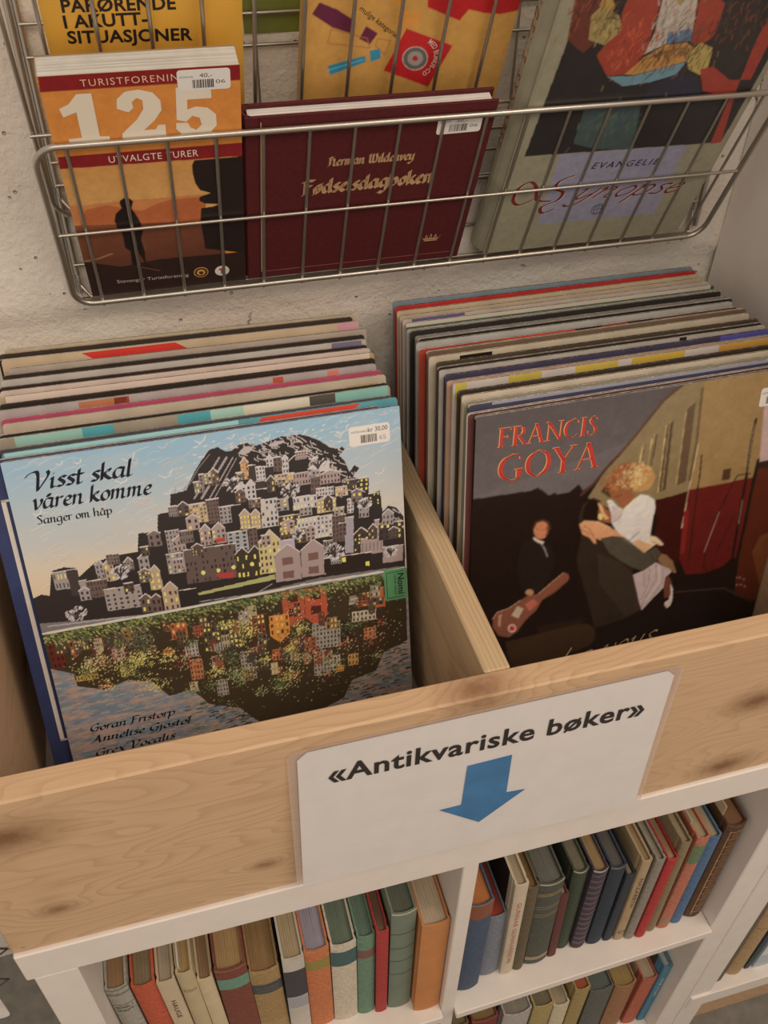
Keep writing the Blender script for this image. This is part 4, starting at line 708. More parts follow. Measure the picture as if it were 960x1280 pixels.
["w","2c241b",[[13.49,12.2],[14.27,12.15],[14.26,11.41],[13.48,11.47]],3,4,"2c241b",0.45],["p","4a4032",[[17.04,11.05],[18.0,10.98],[17.98,10.29],[17.45,9.91],[17.01,10.36]]],
["w","4a3a28",[[17.04,11.05],[18.0,10.98],[17.98,10.29],[17.01,10.36]],4,3,"b5a068",0.45],["p","8a4a30",[[13.33,10.94],[14.05,10.89],[14.02,9.38],[13.67,9.41],[13.31,9.44]]],
["w","4a3a28",[[13.33,10.94],[14.05,10.89],[14.02,9.38],[13.31,9.44]],4,2,"4a3a28",0.45],["p","5c4a38",[[10.46,14.19],[11.3,14.14],[11.3,13.07],[10.88,13.09],[10.46,13.12]]],
["w","2c241b",[[10.46,14.19],[11.3,14.14],[11.3,13.07],[10.46,13.12]],3,2,"2c241b",0.45],["p","4a4032",[[16.99,9.49],[18.03,9.41],[18.0,8.37],[17.48,8.42],[16.95,8.46]]],
["w","2c241b",[[16.99,9.49],[18.03,9.41],[18.0,8.37],[16.95,8.46]],3,4,"2c241b",0.45],["p","8a4a30",[[21.46,10.95],[22.53,10.87],[22.47,9.43],[21.93,9.47],[21.38,9.51]]],
["w","4a3a28",[[21.46,10.95],[22.53,10.87],[22.47,9.43],[21.38,9.51]],2,3,"4a3a28",0.45],["p","4a4032",[[6.91,13.28],[7.66,13.23],[7.67,12.26],[7.23,11.89],[6.92,12.31]]],
["w","3a2418",[[6.91,13.28],[7.66,13.23],[7.67,12.26],[6.92,12.31]],4,3,"3a2418",0.45],["p","7d5a3a",[[15.17,14.07],[16.03,14.02],[16.01,13.11],[15.53,12.73],[15.15,13.16]]],
["w","4a3a28",[[15.17,14.07],[16.03,14.02],[16.01,13.11],[15.15,13.16]],2,4,"c0a858",0.45],["p","5c4a38",[[29.12,14.61],[29.71,14.58],[29.64,13.68],[29.32,13.28],[29.05,13.72]]],
["w","2c241b",[[29.12,14.61],[29.71,14.58],[29.64,13.68],[29.05,13.72]],4,2,"2c241b",0.45],["p","8a4a30",[[11.91,14.38],[12.74,14.32],[12.74,13.21],[12.32,13.24],[11.9,13.27]]],
["w","3a2418",[[11.91,14.38],[12.74,14.32],[12.74,13.21],[11.9,13.27]],4,3,"3a2418",0.45],["p","54483c",[[13.65,11.44],[14.27,11.39],[14.26,10.38],[13.95,10.4],[13.63,10.42]]],
["w","2c241b",[[13.65,11.44],[14.27,11.39],[14.26,10.38],[13.63,10.42]],4,3,"b5a068",0.45],["p","3f3a34",[[4.75,15.01],[5.48,14.96],[5.51,13.87],[5.07,13.51],[4.77,13.92]]],
["w","4a3a28",[[4.75,15.01],[5.48,14.96],[5.51,13.87],[4.77,13.92]],2,3,"4a3a28",0.45],["p","6b3f2c",[[22.94,13.3],[23.5,13.26],[23.42,11.81],[23.14,11.83],[22.86,11.85]]],
["w","3a2418",[[22.94,13.3],[23.5,13.26],[23.42,11.81],[22.86,11.85]],4,2,"3a2418",0.45],["p","9a8a70",[[18.19,9.07],[18.83,9.02],[18.79,7.73],[18.46,7.76],[18.14,7.78]]],
["w","2c241b",[[18.19,9.07],[18.83,9.02],[18.79,7.73],[18.14,7.78]],2,2,"c0a858",0.45],["p","9a8a70",[[3.78,14.99],[4.42,14.95],[4.45,13.7],[4.06,13.34],[3.81,13.75]]],
["w","2c241b",[[3.78,14.99],[4.42,14.95],[4.45,13.7],[3.81,13.75]],4,3,"c0a858",0.45],["p","54483c",[[27.96,13.64],[29.07,13.58],[29.02,12.83],[28.46,12.86],[27.9,12.9]]],
["w","2c241b",[[27.96,13.64],[29.07,13.58],[29.02,12.83],[27.9,12.9]],2,2,"b5a068",0.45],["p","8c8278",[[5.05,13.69],[6.02,13.62],[6.04,12.35],[5.55,12.39],[5.07,12.42]]],
["w","3a2418",[[5.05,13.69],[6.02,13.62],[6.04,12.35],[5.07,12.42]],3,4,"b5a068",0.45],["leaves",[[-0.22,16.07],[14.85,16.01],[31.28,15.75],[31.12,8.44],[28.78,7.4],[25.52,5.16],[21.35,1.39],[17.16,1.62],[14.9,4.7],[10.96,7.67],[3.74,9.72],[1.61,11.74],[-0.36,12.88]],[[-0.25,16.23],[31.28,15.92]]],
["l","b9b5a6",0.22,[[-0.23,16.38],[8.15,16.24],[14.88,16.25],[21.92,16.33],[31.21,16.09]]]],"B":[["bg","1e1310",0.02],["p","5f5757",[[-1.1,35.14],[25.75,34.69],[18.75,31.11],[18.41,31.24],[16.72,30.13],[14.25,26.75],[12.32,24.64],[11.15,23.25],[10.19,22.59],[9.72,23.36],[8.84,22.69],[7.74,22.7],[7.49,22.95],[6.96,22.75],[5.88,23.77],[5.2,23.57],[4.13,23.62],[0.14,23.75],[-2.23,24.04]]],
["grad",[[-0.34,31.53],[26.58,31.24],[12.32,24.64],[14.25,26.75],[-0.11,23.94]],"4f4747","675f5f"],["p","7d6a48",[[10.74,21.77],[12.32,24.64],[14.25,26.75],[16.72,30.13],[18.41,31.24],[18.67,31.56],[20.67,31.4],[20.98,24.9],[20.93,20.34],[17.24,20.13],[13.72,19.65]]],
["l","4c2c22",0.3,[[10.08,22.23],[11.13,23.09],[12.32,24.63],[13.32,25.72]]],
["l","553a2a",0.32,[[13.32,25.72],[14.23,26.81],[16.73,30.18],[18.52,31.59]]],
["p","8d7043",[[20.4,31.59],[28.01,31.85],[31.09,19.66],[25.43,20.57],[20.98,20.5],[20.98,24.9]]],
["p","5e1512",[[20.97,20.59],[25.43,20.6],[30.41,20.66],[33.1,9.91],[27.28,11.52],[26.39,10.66],[24.6,10.29],[22.34,10.62],[21.28,12.69],[20.89,16.39]]],
["p","3a100d",[[17.5,19.99],[20.98,20.5],[20.89,16.39],[21.24,12.42],[18.03,13.34],[18.16,17.86]]],
["p","54200f",[[27.55,21.62],[31.08,21.39],[35.34,4.76],[31.23,5.25],[28.53,6.54],[28.06,12.02],[27.74,18.55]]],
["p","6d3a1c",[[29.48,11.71],[29.95,13.51],[32.9,14.3],[34.63,7.53],[31.54,6.73]]],
["p","b09590",[[26.78,29.4],[29.08,29.2],[30.97,21.84],[27.84,22.16]]],
["p","2a1b14",[[27.65,21.52],[27.82,22.25],[30.9,22.11],[31.18,21.03]]],
["p","5a4530",[[19.14,28.96],[19.94,29.59],[20.39,21.55],[19.46,21.3]]],
["l","a58a5c",0.1,[[19.14,28.96],[19.46,21.3]]],
["p","4e3d2a",[[17.44,27.72],[18.07,28.07],[18.45,21.08],[17.71,20.97]]],
["l","c0a26a",0.09,[[17.44,27.72],[17.71,20.97]]],
["l","a08a5c",0.06,[[17.71,28.13],[18.06,21.16]]],
["p","4e3d2a",[[16.22,26.73],[16.7,27.07],[16.65,23.42],[16.3,23.16]]],
["l","c0a26a",0.09,[[16.22,26.73],[16.3,23.16]]],
["l","a08a5c",0.06,[[16.43,27.12],[16.45,23.46]]],
["p","4e3d2a",[[15.39,26.13],[15.68,26.24],[15.51,24.28],[15.36,24.23]]],
["l","c0a26a",0.09,[[15.39,26.13],[15.36,24.23]]],
["l","a08a5c",0.06,[[15.52,26.26],[15.43,24.3]]],
["l","b89a78",0.1,[[20.98,25.3],[20.95,22.44],[20.88,20.6],[20.89,16.39]]],
["l","5d4a30",0.25,[[20.34,30.72],[20.74,25.74],[20.77,21.64]]],
["l","7a1c18",0.5,[[21.08,18.13],[21.48,13.5]]],
["l","2c1b14",0.16,[[21.53,24.07],[21.71,22.3],[21.94,17.95],[22.38,12.35]]],
["l","a08060",0.05,[[21.46,23.59],[21.62,21.48]]],
["p","4a3020",[[24.12,22.1],[24.95,22.07],[25.03,20.91],[24.19,20.94]]],
["l","1d130f",0.28,[[26.43,26.82],[26.42,25.06],[26.77,21.34],[26.99,16.91],[27.34,11.22]]],
["l","1d130f",0.35,[[27.69,22.44],[27.71,19.44],[27.87,14.9],[27.92,10.6]]],
["l","8d7a66",0.05,[[26.46,26.34],[26.42,25.06],[26.86,21.33]]],
["l","8d7a66",0.05,[[26.95,18.27],[27.12,15.52]]],
["l","2a1712",0.13,[[27.16,21.1],[25.8,21.19],[25.47,20.39],[24.54,17.15],[24.0,13.4],[24.17,11.17],[24.9,10.12]]],
["l","a88a78",0.06,[[24.66,17.39],[23.91,12.95]]],
["l","2a1712",0.1,[[26.54,17.01],[25.28,12.65],[25.26,10.53]]],
["p","8d6c5c",[[28.55,8.77],[28.5,8.66],[28.36,8.7],[28.26,8.83],[28.31,8.94],[28.45,8.9]]],
["p","8d6c5c",[[28.93,8.68],[28.89,8.57],[28.74,8.61],[28.64,8.74],[28.69,8.85],[28.83,8.81]]],
["p","8d6c5c",[[29.46,8.35],[29.42,8.25],[29.27,8.28],[29.17,8.42],[29.22,8.52],[29.36,8.49]]],
["p","8d6c5c",[[28.76,7.81],[28.71,7.71],[28.57,7.74],[28.47,7.88],[28.51,7.98],[28.66,7.95]]],
["p","8d6c5c",[[29.24,7.69],[29.19,7.59],[29.05,7.62],[28.95,7.76],[29.0,7.87],[29.14,7.83]]],
["p","8d6c5c",[[29.77,7.36],[29.73,7.26],[29.58,7.29],[29.48,7.43],[29.53,7.54],[29.67,7.5]]],
["p","3c2919",[[3.76,6.94],[7.17,7.08],[11.34,7.25],[12.43,6.92],[13.14,6.14],[13.38,4.79],[12.74,4.09],[10.29,3.45],[8.05,2.53],[4.68,2.83]]],
["p","2a1a11",[[6.94,7.97],[11.27,7.89],[12.35,7.61],[11.34,7.25],[7.17,7.08]]],
["l","3a2c22",0.2,[[21.64,8.62],[27.16,7.79],[30.99,5.1]]],
["p","8a7a50",[[31.69,4.08],[32.67,5.94],[35.06,5.88],[36.23,1.3],[31.66,2.15]]],
["p","211915",[[5.76,18.47],[4.77,17.97],[4.43,15.66],[5.09,12.84],[7.13,12.15],[8.19,15.35],[7.53,17.36]]],
["p","b4714a",[[7.24,19.0],[7.16,18.6],[6.95,18.32],[6.65,18.23],[6.32,18.34],[6.03,18.62],[5.83,19.03],[5.76,19.48],[5.85,19.87],[6.05,20.14],[6.35,20.23],[6.68,20.13],[6.97,19.85],[7.17,19.45]]],
["l","4a2c1c",0.22,[[5.75,19.61],[5.94,20.16],[6.54,20.29],[7.1,19.92],[7.31,19.19]]],
["p","6a3c26",[[6.87,19.66],[7.18,19.33],[7.23,18.69],[6.97,18.39],[7.04,19.09]]],
["l","6e3c26",0.06,[[6.01,19.49],[6.25,19.36]]],
["l","6e3c26",0.06,[[6.58,19.29],[6.87,19.16]]],
["p","c9b8a8",[[5.76,18.68],[6.26,18.27],[6.88,17.86],[6.78,17.67],[6.28,17.96],[5.85,18.41]]],
["l","9a9288",0.08,[[6.62,17.74],[6.99,17.11],[7.34,16.15]]],
["p","a97c58",[[6.28,12.32],[6.25,12.16],[6.14,12.06],[5.98,12.03],[5.79,12.07],[5.62,12.19],[5.49,12.35],[5.44,12.52],[5.47,12.68],[5.58,12.78],[5.74,12.81],[5.93,12.77],[6.1,12.66],[6.23,12.49]]],
["p","d8cab8",[[6.48,11.88],[6.47,11.82],[6.43,11.77],[6.38,11.76],[6.33,11.77],[6.27,11.81],[6.23,11.87],[6.21,11.94],[6.22,12.01],[6.26,12.05],[6.31,12.07],[6.36,12.05],[6.42,12.01],[6.46,11.95]]],
["p","7d4a36",[[2.36,9.17],[2.35,10.18],[2.74,10.82],[3.88,11.02],[5.0,11.69],[5.64,12.03],[6.8,12.04],[8.05,13.1],[9.14,13.94],[9.58,13.7],[9.8,13.17],[9.59,12.73],[8.5,11.82],[7.2,11.15],[6.7,10.08],[5.66,9.12],[4.9,7.89],[4.08,7.44],[3.04,7.93]]],
["l","c59a82",0.06,[[2.35,10.18],[2.74,10.82],[3.88,11.02],[5.0,11.69]]],
["l","b98a70",0.05,[[6.8,12.04],[8.05,13.1],[9.14,13.94]]],
["l","4a281c",0.08,[[4.08,7.44],[4.9,7.89],[5.66,9.12],[6.7,10.08],[7.2,11.15],[9.59,12.73]]],
["p","ad5a48",[[5.5,11.13],[6.31,11.53],[6.89,10.87],[5.97,10.14]]],
["p","b4a088",[[4.74,11.11],[5.37,10.61],[4.92,9.52],[4.21,10.1]]],
["p","b8846a",[[2.92,10.43],[3.21,10.52],[3.16,8.96],[2.89,9.23]]],
["p","cdb0a4",[[4.79,8.37],[4.76,8.15],[4.65,8.0],[4.48,7.94],[4.29,7.99],[4.11,8.14],[3.98,8.36],[3.92,8.6],[3.95,8.82],[4.06,8.97],[4.23,9.02],[4.42,8.97],[4.6,8.83],[4.73,8.61]]],
["p","b81c20",[[4.63,8.41],[4.62,8.27],[4.54,8.17],[4.44,8.14],[4.31,8.17],[4.2,8.26],[4.11,8.4],[4.08,8.56],[4.1,8.7],[4.17,8.79],[4.27,8.83],[4.4,8.8],[4.51,8.7],[4.6,8.57]]],
["p","2e231b",[[12.5,17.07],[14.49,16.81],[15.66,16.05],[17.46,14.28],[18.49,14.74],[19.12,13.91],[18.74,13.12],[18.22,12.35],[17.28,12.3],[16.29,12.62],[16.85,10.88],[18.09,7.33],[16.32,6.55],[13.13,6.23],[11.89,10.27],[10.34,14.86],[10.43,16.86],[10.6,18.14],[10.01,19.56],[10.29,21.09],[11.23,21.68],[12.01,21.21],[12.56,19.03]]],
["p","4a4437",[[12.5,17.07],[14.49,16.81],[15.66,16.05],[17.46,14.28],[18.49,14.74],[19.12,13.91],[18.74,13.12],[18.22,12.35],[17.28,12.3],[16.08,13.02],[14.86,14.0],[13.64,15.14]]],
["p","372c22",[[12.39,15.42],[14.88,13.82],[16.34,12.26],[16.85,10.88],[18.09,7.33],[16.27,6.94],[12.96,11.81]]],
["l","66604f",0.12,[[14.85,16.4],[16.21,15.42],[17.46,14.28]]],
["l","2c261e",0.08,[[17.95,14.17],[18.48,13.26]]],
["p","d2c8c6",[[12.64,21.09],[13.12,21.07],[13.73,20.31],[14.41,19.69],[14.89,20.47],[16.0,21.04],[16.78,20.81],[17.4,20.21],[17.65,19.27],[17.57,17.65],[17.62,16.13],[18.08,14.83],[17.3,14.32],[16.21,15.42],[14.97,16.62],[13.92,17.68],[13.44,18.52],[13.24,19.53]]],
["p","bba8a2",[[13.19,20.5],[14.42,19.61],[14.24,18.68],[13.52,18.5]]],
["l","8d7f7c",0.1,[[15.5,16.08],[15.9,16.5],[16.45,16.92]]],
["l","a5938e",0.06,[[14.38,19.29],[13.99,18.89],[13.58,18.57]]],
["l","e6dcd8",0.1,[[17.46,20.12],[17.65,19.27],[17.57,17.65],[17.62,16.3]]],
["p","cf9a6e",[[15.84,15.84],[17.3,14.32],[18.0,14.85],[17.78,15.24],[16.42,16.05]]],
["p","c78c60",[[10.18,19.08],[10.62,19.36],[12.13,18.96],[13.26,18.15],[14.28,17.27],[15.14,16.5],[14.49,16.81],[13.71,17.01],[12.5,17.07],[12.65,16.76],[11.96,17.19],[12.14,16.52],[11.87,16.63],[11.43,17.31],[10.62,17.89]]],
["l","7d4426",0.05,[[10.75,18.76],[11.32,18.23],[11.88,17.21]]],
["l","8d5430",0.04,[[10.57,18.39],[11.38,17.73]]],
["l","e0aa7a",0.06,[[10.62,19.31],[11.98,18.92],[13.27,18.06]]],
["p","e0b48c",[[17.44,16.29],[18.3,15.95],[19.27,14.91],[19.11,14.78],[18.43,15.1],[18.15,14.9],[17.74,15.51]]],
["l","a8683e",0.05,[[17.9,15.47],[18.41,15.24],[18.78,14.89]]],
["p","8d5230",[[11.73,21.11],[12.12,20.87],[12.56,20.31],[13.22,19.7],[13.44,18.52],[12.74,18.75],[12.14,19.12]]],
["p","d49a66",[[11.74,21.08],[12.23,20.62],[12.63,19.66],[13.15,19.07],[12.71,19.0],[12.24,19.9]]],
["p","e8b070",[[12.44,19.41],[12.44,19.26],[12.38,19.15],[12.28,19.11],[12.17,19.13],[12.06,19.22],[11.97,19.36],[11.93,19.51],[11.94,19.66],[11.99,19.77],[12.09,19.81],[12.2,19.79],[12.31,19.7],[12.4,19.57]]],
["p","1c110c",[[10.44,19.63],[10.47,20.74],[10.95,21.58],[11.71,21.27],[11.99,20.43],[11.81,19.83],[12.11,19.12],[11.21,19.31]]],
["p","4a3320",[[11.9,22.17],[12.39,22.84],[12.79,23.68],[13.46,24.61],[14.6,24.67],[14.37,21.05],[12.87,21.35]]],
["p","8a5430",[[12.71,22.01],[12.63,23.26],[12.74,24.15],[13.45,24.69],[14.68,24.66],[15.26,24.13],[15.34,21.49],[14.2,21.25],[13.2,21.05]]],
["p","ae8248",[[14.61,24.62],[15.83,24.2],[16.55,23.81],[17.21,22.69],[17.06,21.94],[16.68,21.46],[15.81,21.37],[15.19,21.52],[14.76,22.54],[15.05,23.56]]],
["curls",[14.74,23.16],1.95,1.25,["c98a50","6b3820","a4603a","e2c684","b8895a"],150],["p","8f5432",[[13.68,21.27],[14.32,21.46],[15.38,21.25],[15.5,20.91],[14.92,20.31],[14.39,19.81],[13.54,20.9]]],
["curls",[14.24,23.1],2.25,1.3,["a8683c","6b3c20","8f5230","dcbc7c","c09858"],420],["l","5e3220",0.08,[[13.38,21.33],[13.75,21.3],[14.03,21.4]]],
["l","e0c070",0.06,[[15.93,21.06],[15.07,20.28],[14.32,19.76]]],
["l","7d452a",0.06,[[13.53,20.99],[13.89,20.8]]],
["p","b5a09e",[[16.49,11.95],[17.61,12.23],[18.77,12.93],[19.69,12.19],[20.67,11.57],[20.58,11.17],[20.1,10.83],[20.12,9.55],[18.86,8.18],[18.11,7.2],[17.74,8.08]]],
["l","8d7674",0.07,[[18.8,12.75],[19.12,10.7],[18.16,8.54],[17.96,7.65]]],
["l","8d7674",0.07,[[19.72,12.01],[19.85,10.16],[18.83,8.37]]],
["l","8d7674",0.07,[[18.22,12.35],[18.34,10.52],[17.82,8.62]]],
["l","8d7674",0.07,[[17.62,12.13],[17.9,10.26]]],
["l","d2c0bc",0.08,[[19.16,12.49],[19.49,10.43],[18.49,8.46]]],
["p","866242",[[18.86,13.18],[19.19,13.81],[19.7,13.57],[20.56,12.7],[21.24,11.11],[21.0,11.08],[20.22,11.89],[19.69,12.19]]],
["p","6b3a26",[[20.08,10.75],[20.46,10.93],[20.95,9.9],[21.16,8.18],[20.42,8.17],[20.12,9.55]]],
["p","cfb8ac",[[20.79,9.88],[21.2,9.1],[21.4,7.74],[21.28,7.01],[20.93,6.77],[20.57,7.28],[20.56,7.61],[20.97,7.85],[21.03,8.77]]]],"C":[["bg","c07628",0],["p","7a1418",[[0.13,21.57],[13.43,21.43],[13.4,20.24],[0.01,20.27]]],
["p","7a1418",[[0.05,14.95],[13.3,14.96],[13.37,13.72],[0.02,13.87]]],
["gradp",[[0.02,13.87],[13.27,13.73],[13.32,4.86],[-0.38,5.02]],"b8803c","c79a5c"],["p","b5703a",[[-0.8,10.31],[0.12,10.43],[0.85,10.26],[1.69,10.31],[3.1,10.35],[4.52,10.42],[6.37,10.32],[8.1,10.32],[10.07,10.34],[9.73,3.13],[-2.04,4.03]]],
["p","a4562a",[[0.58,8.76],[1.04,9.79],[1.77,9.95],[2.64,10.11],[3.58,9.76],[5.08,9.17],[6.61,9.86],[7.5,10.06],[10.13,10.09],[9.73,3.13],[-0.14,4.63]]],
["gradp",[[-1.32,8.41],[10.28,7.47],[13.19,-2.41],[-2.6,-0.39]],"74402a","3a2019"],["p","2c1c18",[[-1.58,4.85],[2.82,3.27],[5.98,3.7],[13.29,3.52],[13.18,-2.94],[-2.49,-0.66]]],
["l","8d6440",0.15,[[0.1,4.33],[1.18,4.48],[2.29,4.89]]],
["l","5a3a2a",0.12,[[4.04,3.08],[4.63,2.87],[5.83,2.32]]],
["p","241a18",[[9.5,13.67],[9.3,13.24],[9.28,12.52],[9.42,11.47],[9.73,10.76],[10.52,10.38],[9.66,10.09],[9.59,9.7],[10.02,9.35],[11.16,9.15],[10.67,8.97],[9.69,8.89],[9.56,7.57],[9.7,5.4],[9.72,4.39],[13.29,3.29],[13.47,13.71]]],
["p","201715",[[3.64,10.15],[3.7,10.43],[4.06,10.67],[4.47,10.53],[4.64,10.22],[4.44,9.55],[4.72,8.78],[4.94,7.98],[5.02,7.13],[4.76,6.1],[4.86,4.77],[4.83,3.23],[5.35,2.92],[4.8,2.91],[4.63,3.9],[4.33,4.85],[4.17,3.29],[3.69,3.41],[3.78,4.93],[3.39,5.43],[3.41,6.93],[3.1,7.6],[3.02,8.44],[3.21,9.17],[3.71,9.65]]],
["l","6a4a38",0.07,[[4.84,6.52],[4.98,5.2],[5.05,4.85]]]],"E":[["bg","837c66",0.01],["p","2a2626",[[0.8,11.27],[19.19,10.94],[19.34,21.38],[19.31,27.53],[1.57,28.15]]],
["p","5d2f26",[[0.66,26.01],[0.87,27.11],[2.25,27.05],[3.1,23.56],[4.05,22.06],[2.86,20.63],[1.21,21.81]]],
["p","8c7a48",[[2.47,23.59],[3.02,24.36],[4.68,23.48],[5.21,22.62],[5.27,21.35],[4.37,21.19],[2.91,21.71]]],
["p","9a7a3a",[[2.81,24.37],[3.0,25.53],[4.06,24.31],[3.94,23.51]]],
["l","3a3024",0.12,[[3.63,23.23],[4.08,23.41],[4.69,23.17]]],
["l","4a3a2a",0.1,[[4.65,22.45],[5.04,22.53],[5.09,22.11]]],
["p","8c3626",[[4.37,21.19],[5.27,22.2],[4.81,23.67],[4.9,25.82],[7.39,25.72],[8.09,20.51],[7.34,18.52],[5.55,18.53],[4.03,20.34]]],
["p","a3978a",[[8.01,20.19],[8.12,22.04],[7.39,25.72],[10.14,25.6],[11.46,21.19],[9.44,20.98]]],
["p","8c3626",[[11.56,20.96],[10.36,25.59],[13.14,23.86],[13.31,21.3],[12.48,20.68]]],
["p","8f8048",[[8.46,24.69],[9.07,25.64],[9.66,24.83],[9.32,23.95]]],
["p","4f6a86",[[9.23,21.97],[11.13,22.12],[11.51,21.08],[9.44,20.98]]],
["p","a5763a",[[6.99,18.54],[8.1,19.96],[9.47,20.91],[11.22,20.98],[12.01,20.49],[11.97,19.35],[9.49,18.78],[7.82,18.44]]],
["l","6e4a24",0.07,[[7.72,18.68],[8.2,19.72],[9.69,20.41]]],
["l","6e4a24",0.07,[[8.24,18.8],[8.64,19.83],[9.94,20.44]]],
["l","6e4a24",0.07,[[8.75,18.93],[9.09,19.93],[10.2,20.47]]],
["l","6e4a24",0.07,[[9.26,19.06],[9.54,20.04],[10.45,20.5]]],
["l","6e4a24",0.07,[[9.77,19.18],[9.98,20.15],[10.71,20.53]]],
["l","6e4a24",0.07,[[10.28,19.31],[10.43,20.25],[10.96,20.55]]],
["l","6e4a24",0.07,[[10.79,19.43],[10.87,20.36],[11.22,20.58]]],
["p","5f7f8c",[[5.57,18.46],[7.85,18.36],[9.91,18.85],[11.99,19.31],[11.56,18.21],[9.5,17.65],[7.3,17.46]]],
["p","a08a48",[[11.75,19.83],[12.37,20.91],[13.76,20.38],[14.1,18.74],[13.75,18.01],[12.42,18.62]]],
["p","2b2a36",[[9.61,17.4],[11.93,18.42],[13.6,17.83],[14.83,16.26],[9.6,16.3]]],
["p","8f3326",[[13.5,18.55],[14.58,18.71],[16.69,17.36],[18.7,17.21],[18.56,20.08],[18.42,23.17],[19.23,25.2],[17.41,25.28],[17.2,20.84],[17.84,16.53],[19.21,10.91],[18.19,10.87],[17.62,15.53],[14.7,16.52]]],
["p","2f2a27",[[13.42,21.07],[12.72,25.09],[15.83,25.35],[17.33,20.61],[17.16,18.29],[16.31,17.63],[14.11,19.21]]],
["dabs",[14.83,22.3],2.6,3.0,["7a3a28","2f2a27","4a3a30"],90],["dabs",[1.71,24.03],1.6,2.6,["8a4a30","5d2f26","3a2420"],60],["dabs",[6.57,21.05],2,2.6,["b8553a","8c2f22","a84630"],90],["p","3d4a4a",[[4.86,12.17],[4.7,15.83],[6.64,16.17],[9.51,15.93],[10.75,11.04],[7.17,11.39]]],
["dabs",[10.71,20.12],3.5,2.5,["5a3a26","3a302a","7d5a30","2c2a2c"],160],["dabs",[3.96,22.9],1.0,1.6,["7a6a3c","9c8a50","4a3a28","6b4a2c"],60],["dabs",[9.1,23.24],1.6,2.4,["8c8074","b3a698","7a6a60","9a4a36"],90],["dabs",[7.26,13.82],2.4,1.6,["4a5a50","3a4a5a","55604a"],80],["p","7d7a8c",[[4.03,11.14],[15.91,10.96],[16.17,2.95],[4.29,3.1]]]],"G":[["bg","b8863a",0.02],["p","5d1f3a",[[1.11,14.1],[2.38,13.52],[3.8,12.54],[3.8,11.53],[2.14,12.17],[0.61,13.27]]],
["p","5d1f3a",[[4.6,12.14],[5.53,11.52],[5.01,10.68],[4.18,11.19]]],
["p","1f7f9c",[[1.99,9.12],[4.75,9.78],[4.86,9.25],[2.21,8.32]]],
["l","6fb0c0",0.06,[[2.1,8.76],[4.61,9.44]]],
["p","1f7f9c",[[5.07,10.14],[5.85,10.3],[5.99,9.51],[5.26,9.23]]],
["l","a5602c",0.04,[[2.06,12.05],[4.79,11.16],[5.04,10.39],[1.84,10.97],[2.06,12.05]]],
["l","a5602c",0.04,[[5.58,11.11],[6.54,10.87],[6.27,9.74],[5.47,10.56],[5.58,11.11]]],
["p","c8842c",[[6.22,14.36],[6.81,14.33],[7.09,13.55],[6.38,13.75]]],
["p","c8842c",[[6.96,13.2],[8.37,13.04],[8.63,11.95],[6.96,11.95]]],
["p","b01218",[[7.65,11.78],[11.46,10.18],[10.12,6.71],[6.34,8.42]]],
["p","bdb0a4",[[9.64,9.44],[9.7,9.18],[9.69,8.92],[9.61,8.68],[9.46,8.49],[9.26,8.35],[9.02,8.28],[8.76,8.27],[8.49,8.34],[8.24,8.47],[8.01,8.66],[7.84,8.89],[7.72,9.14],[7.67,9.4],[7.69,9.66],[7.77,9.88],[7.92,10.07],[8.12,10.2],[8.35,10.28],[8.6,10.28],[8.87,10.22],[9.12,10.1],[9.34,9.92],[9.52,9.69]]],
["p","5f5852",[[9.58,9.43],[9.63,9.18],[9.62,8.94],[9.55,8.73],[9.41,8.54],[9.22,8.42],[9.0,8.35],[8.75,8.34],[8.5,8.4],[8.26,8.52],[8.06,8.7],[7.89,8.91],[7.78,9.15],[7.74,9.39],[7.75,9.63],[7.83,9.84],[7.97,10.02],[8.15,10.14],[8.37,10.21],[8.61,10.21],[8.86,10.16],[9.09,10.04],[9.3,9.87],[9.47,9.67]]],
["p","8d857d",[[9.28,9.38],[9.32,9.17],[9.27,8.97],[9.16,8.81],[8.99,8.7],[8.78,8.67],[8.56,8.71],[8.35,8.83],[8.19,8.99],[8.08,9.2],[8.05,9.41],[8.09,9.61],[8.21,9.77],[8.38,9.87],[8.58,9.9],[8.8,9.86],[9.01,9.75],[9.17,9.59]]],
["p","b01218",[[8.91,9.27],[8.9,9.18],[8.85,9.1],[8.77,9.06],[8.66,9.07],[8.57,9.12],[8.49,9.2],[8.45,9.31],[8.46,9.4],[8.51,9.48],[8.6,9.52],[8.7,9.51],[8.79,9.46],[8.87,9.38]]],
["p","a80f16",[[8.83,14.41],[8.97,13.36],[11.61,12.18],[12.15,13.03],[13.38,12.69],[14.69,12.53],[16.23,12.78],[15.86,14.61]]]]}
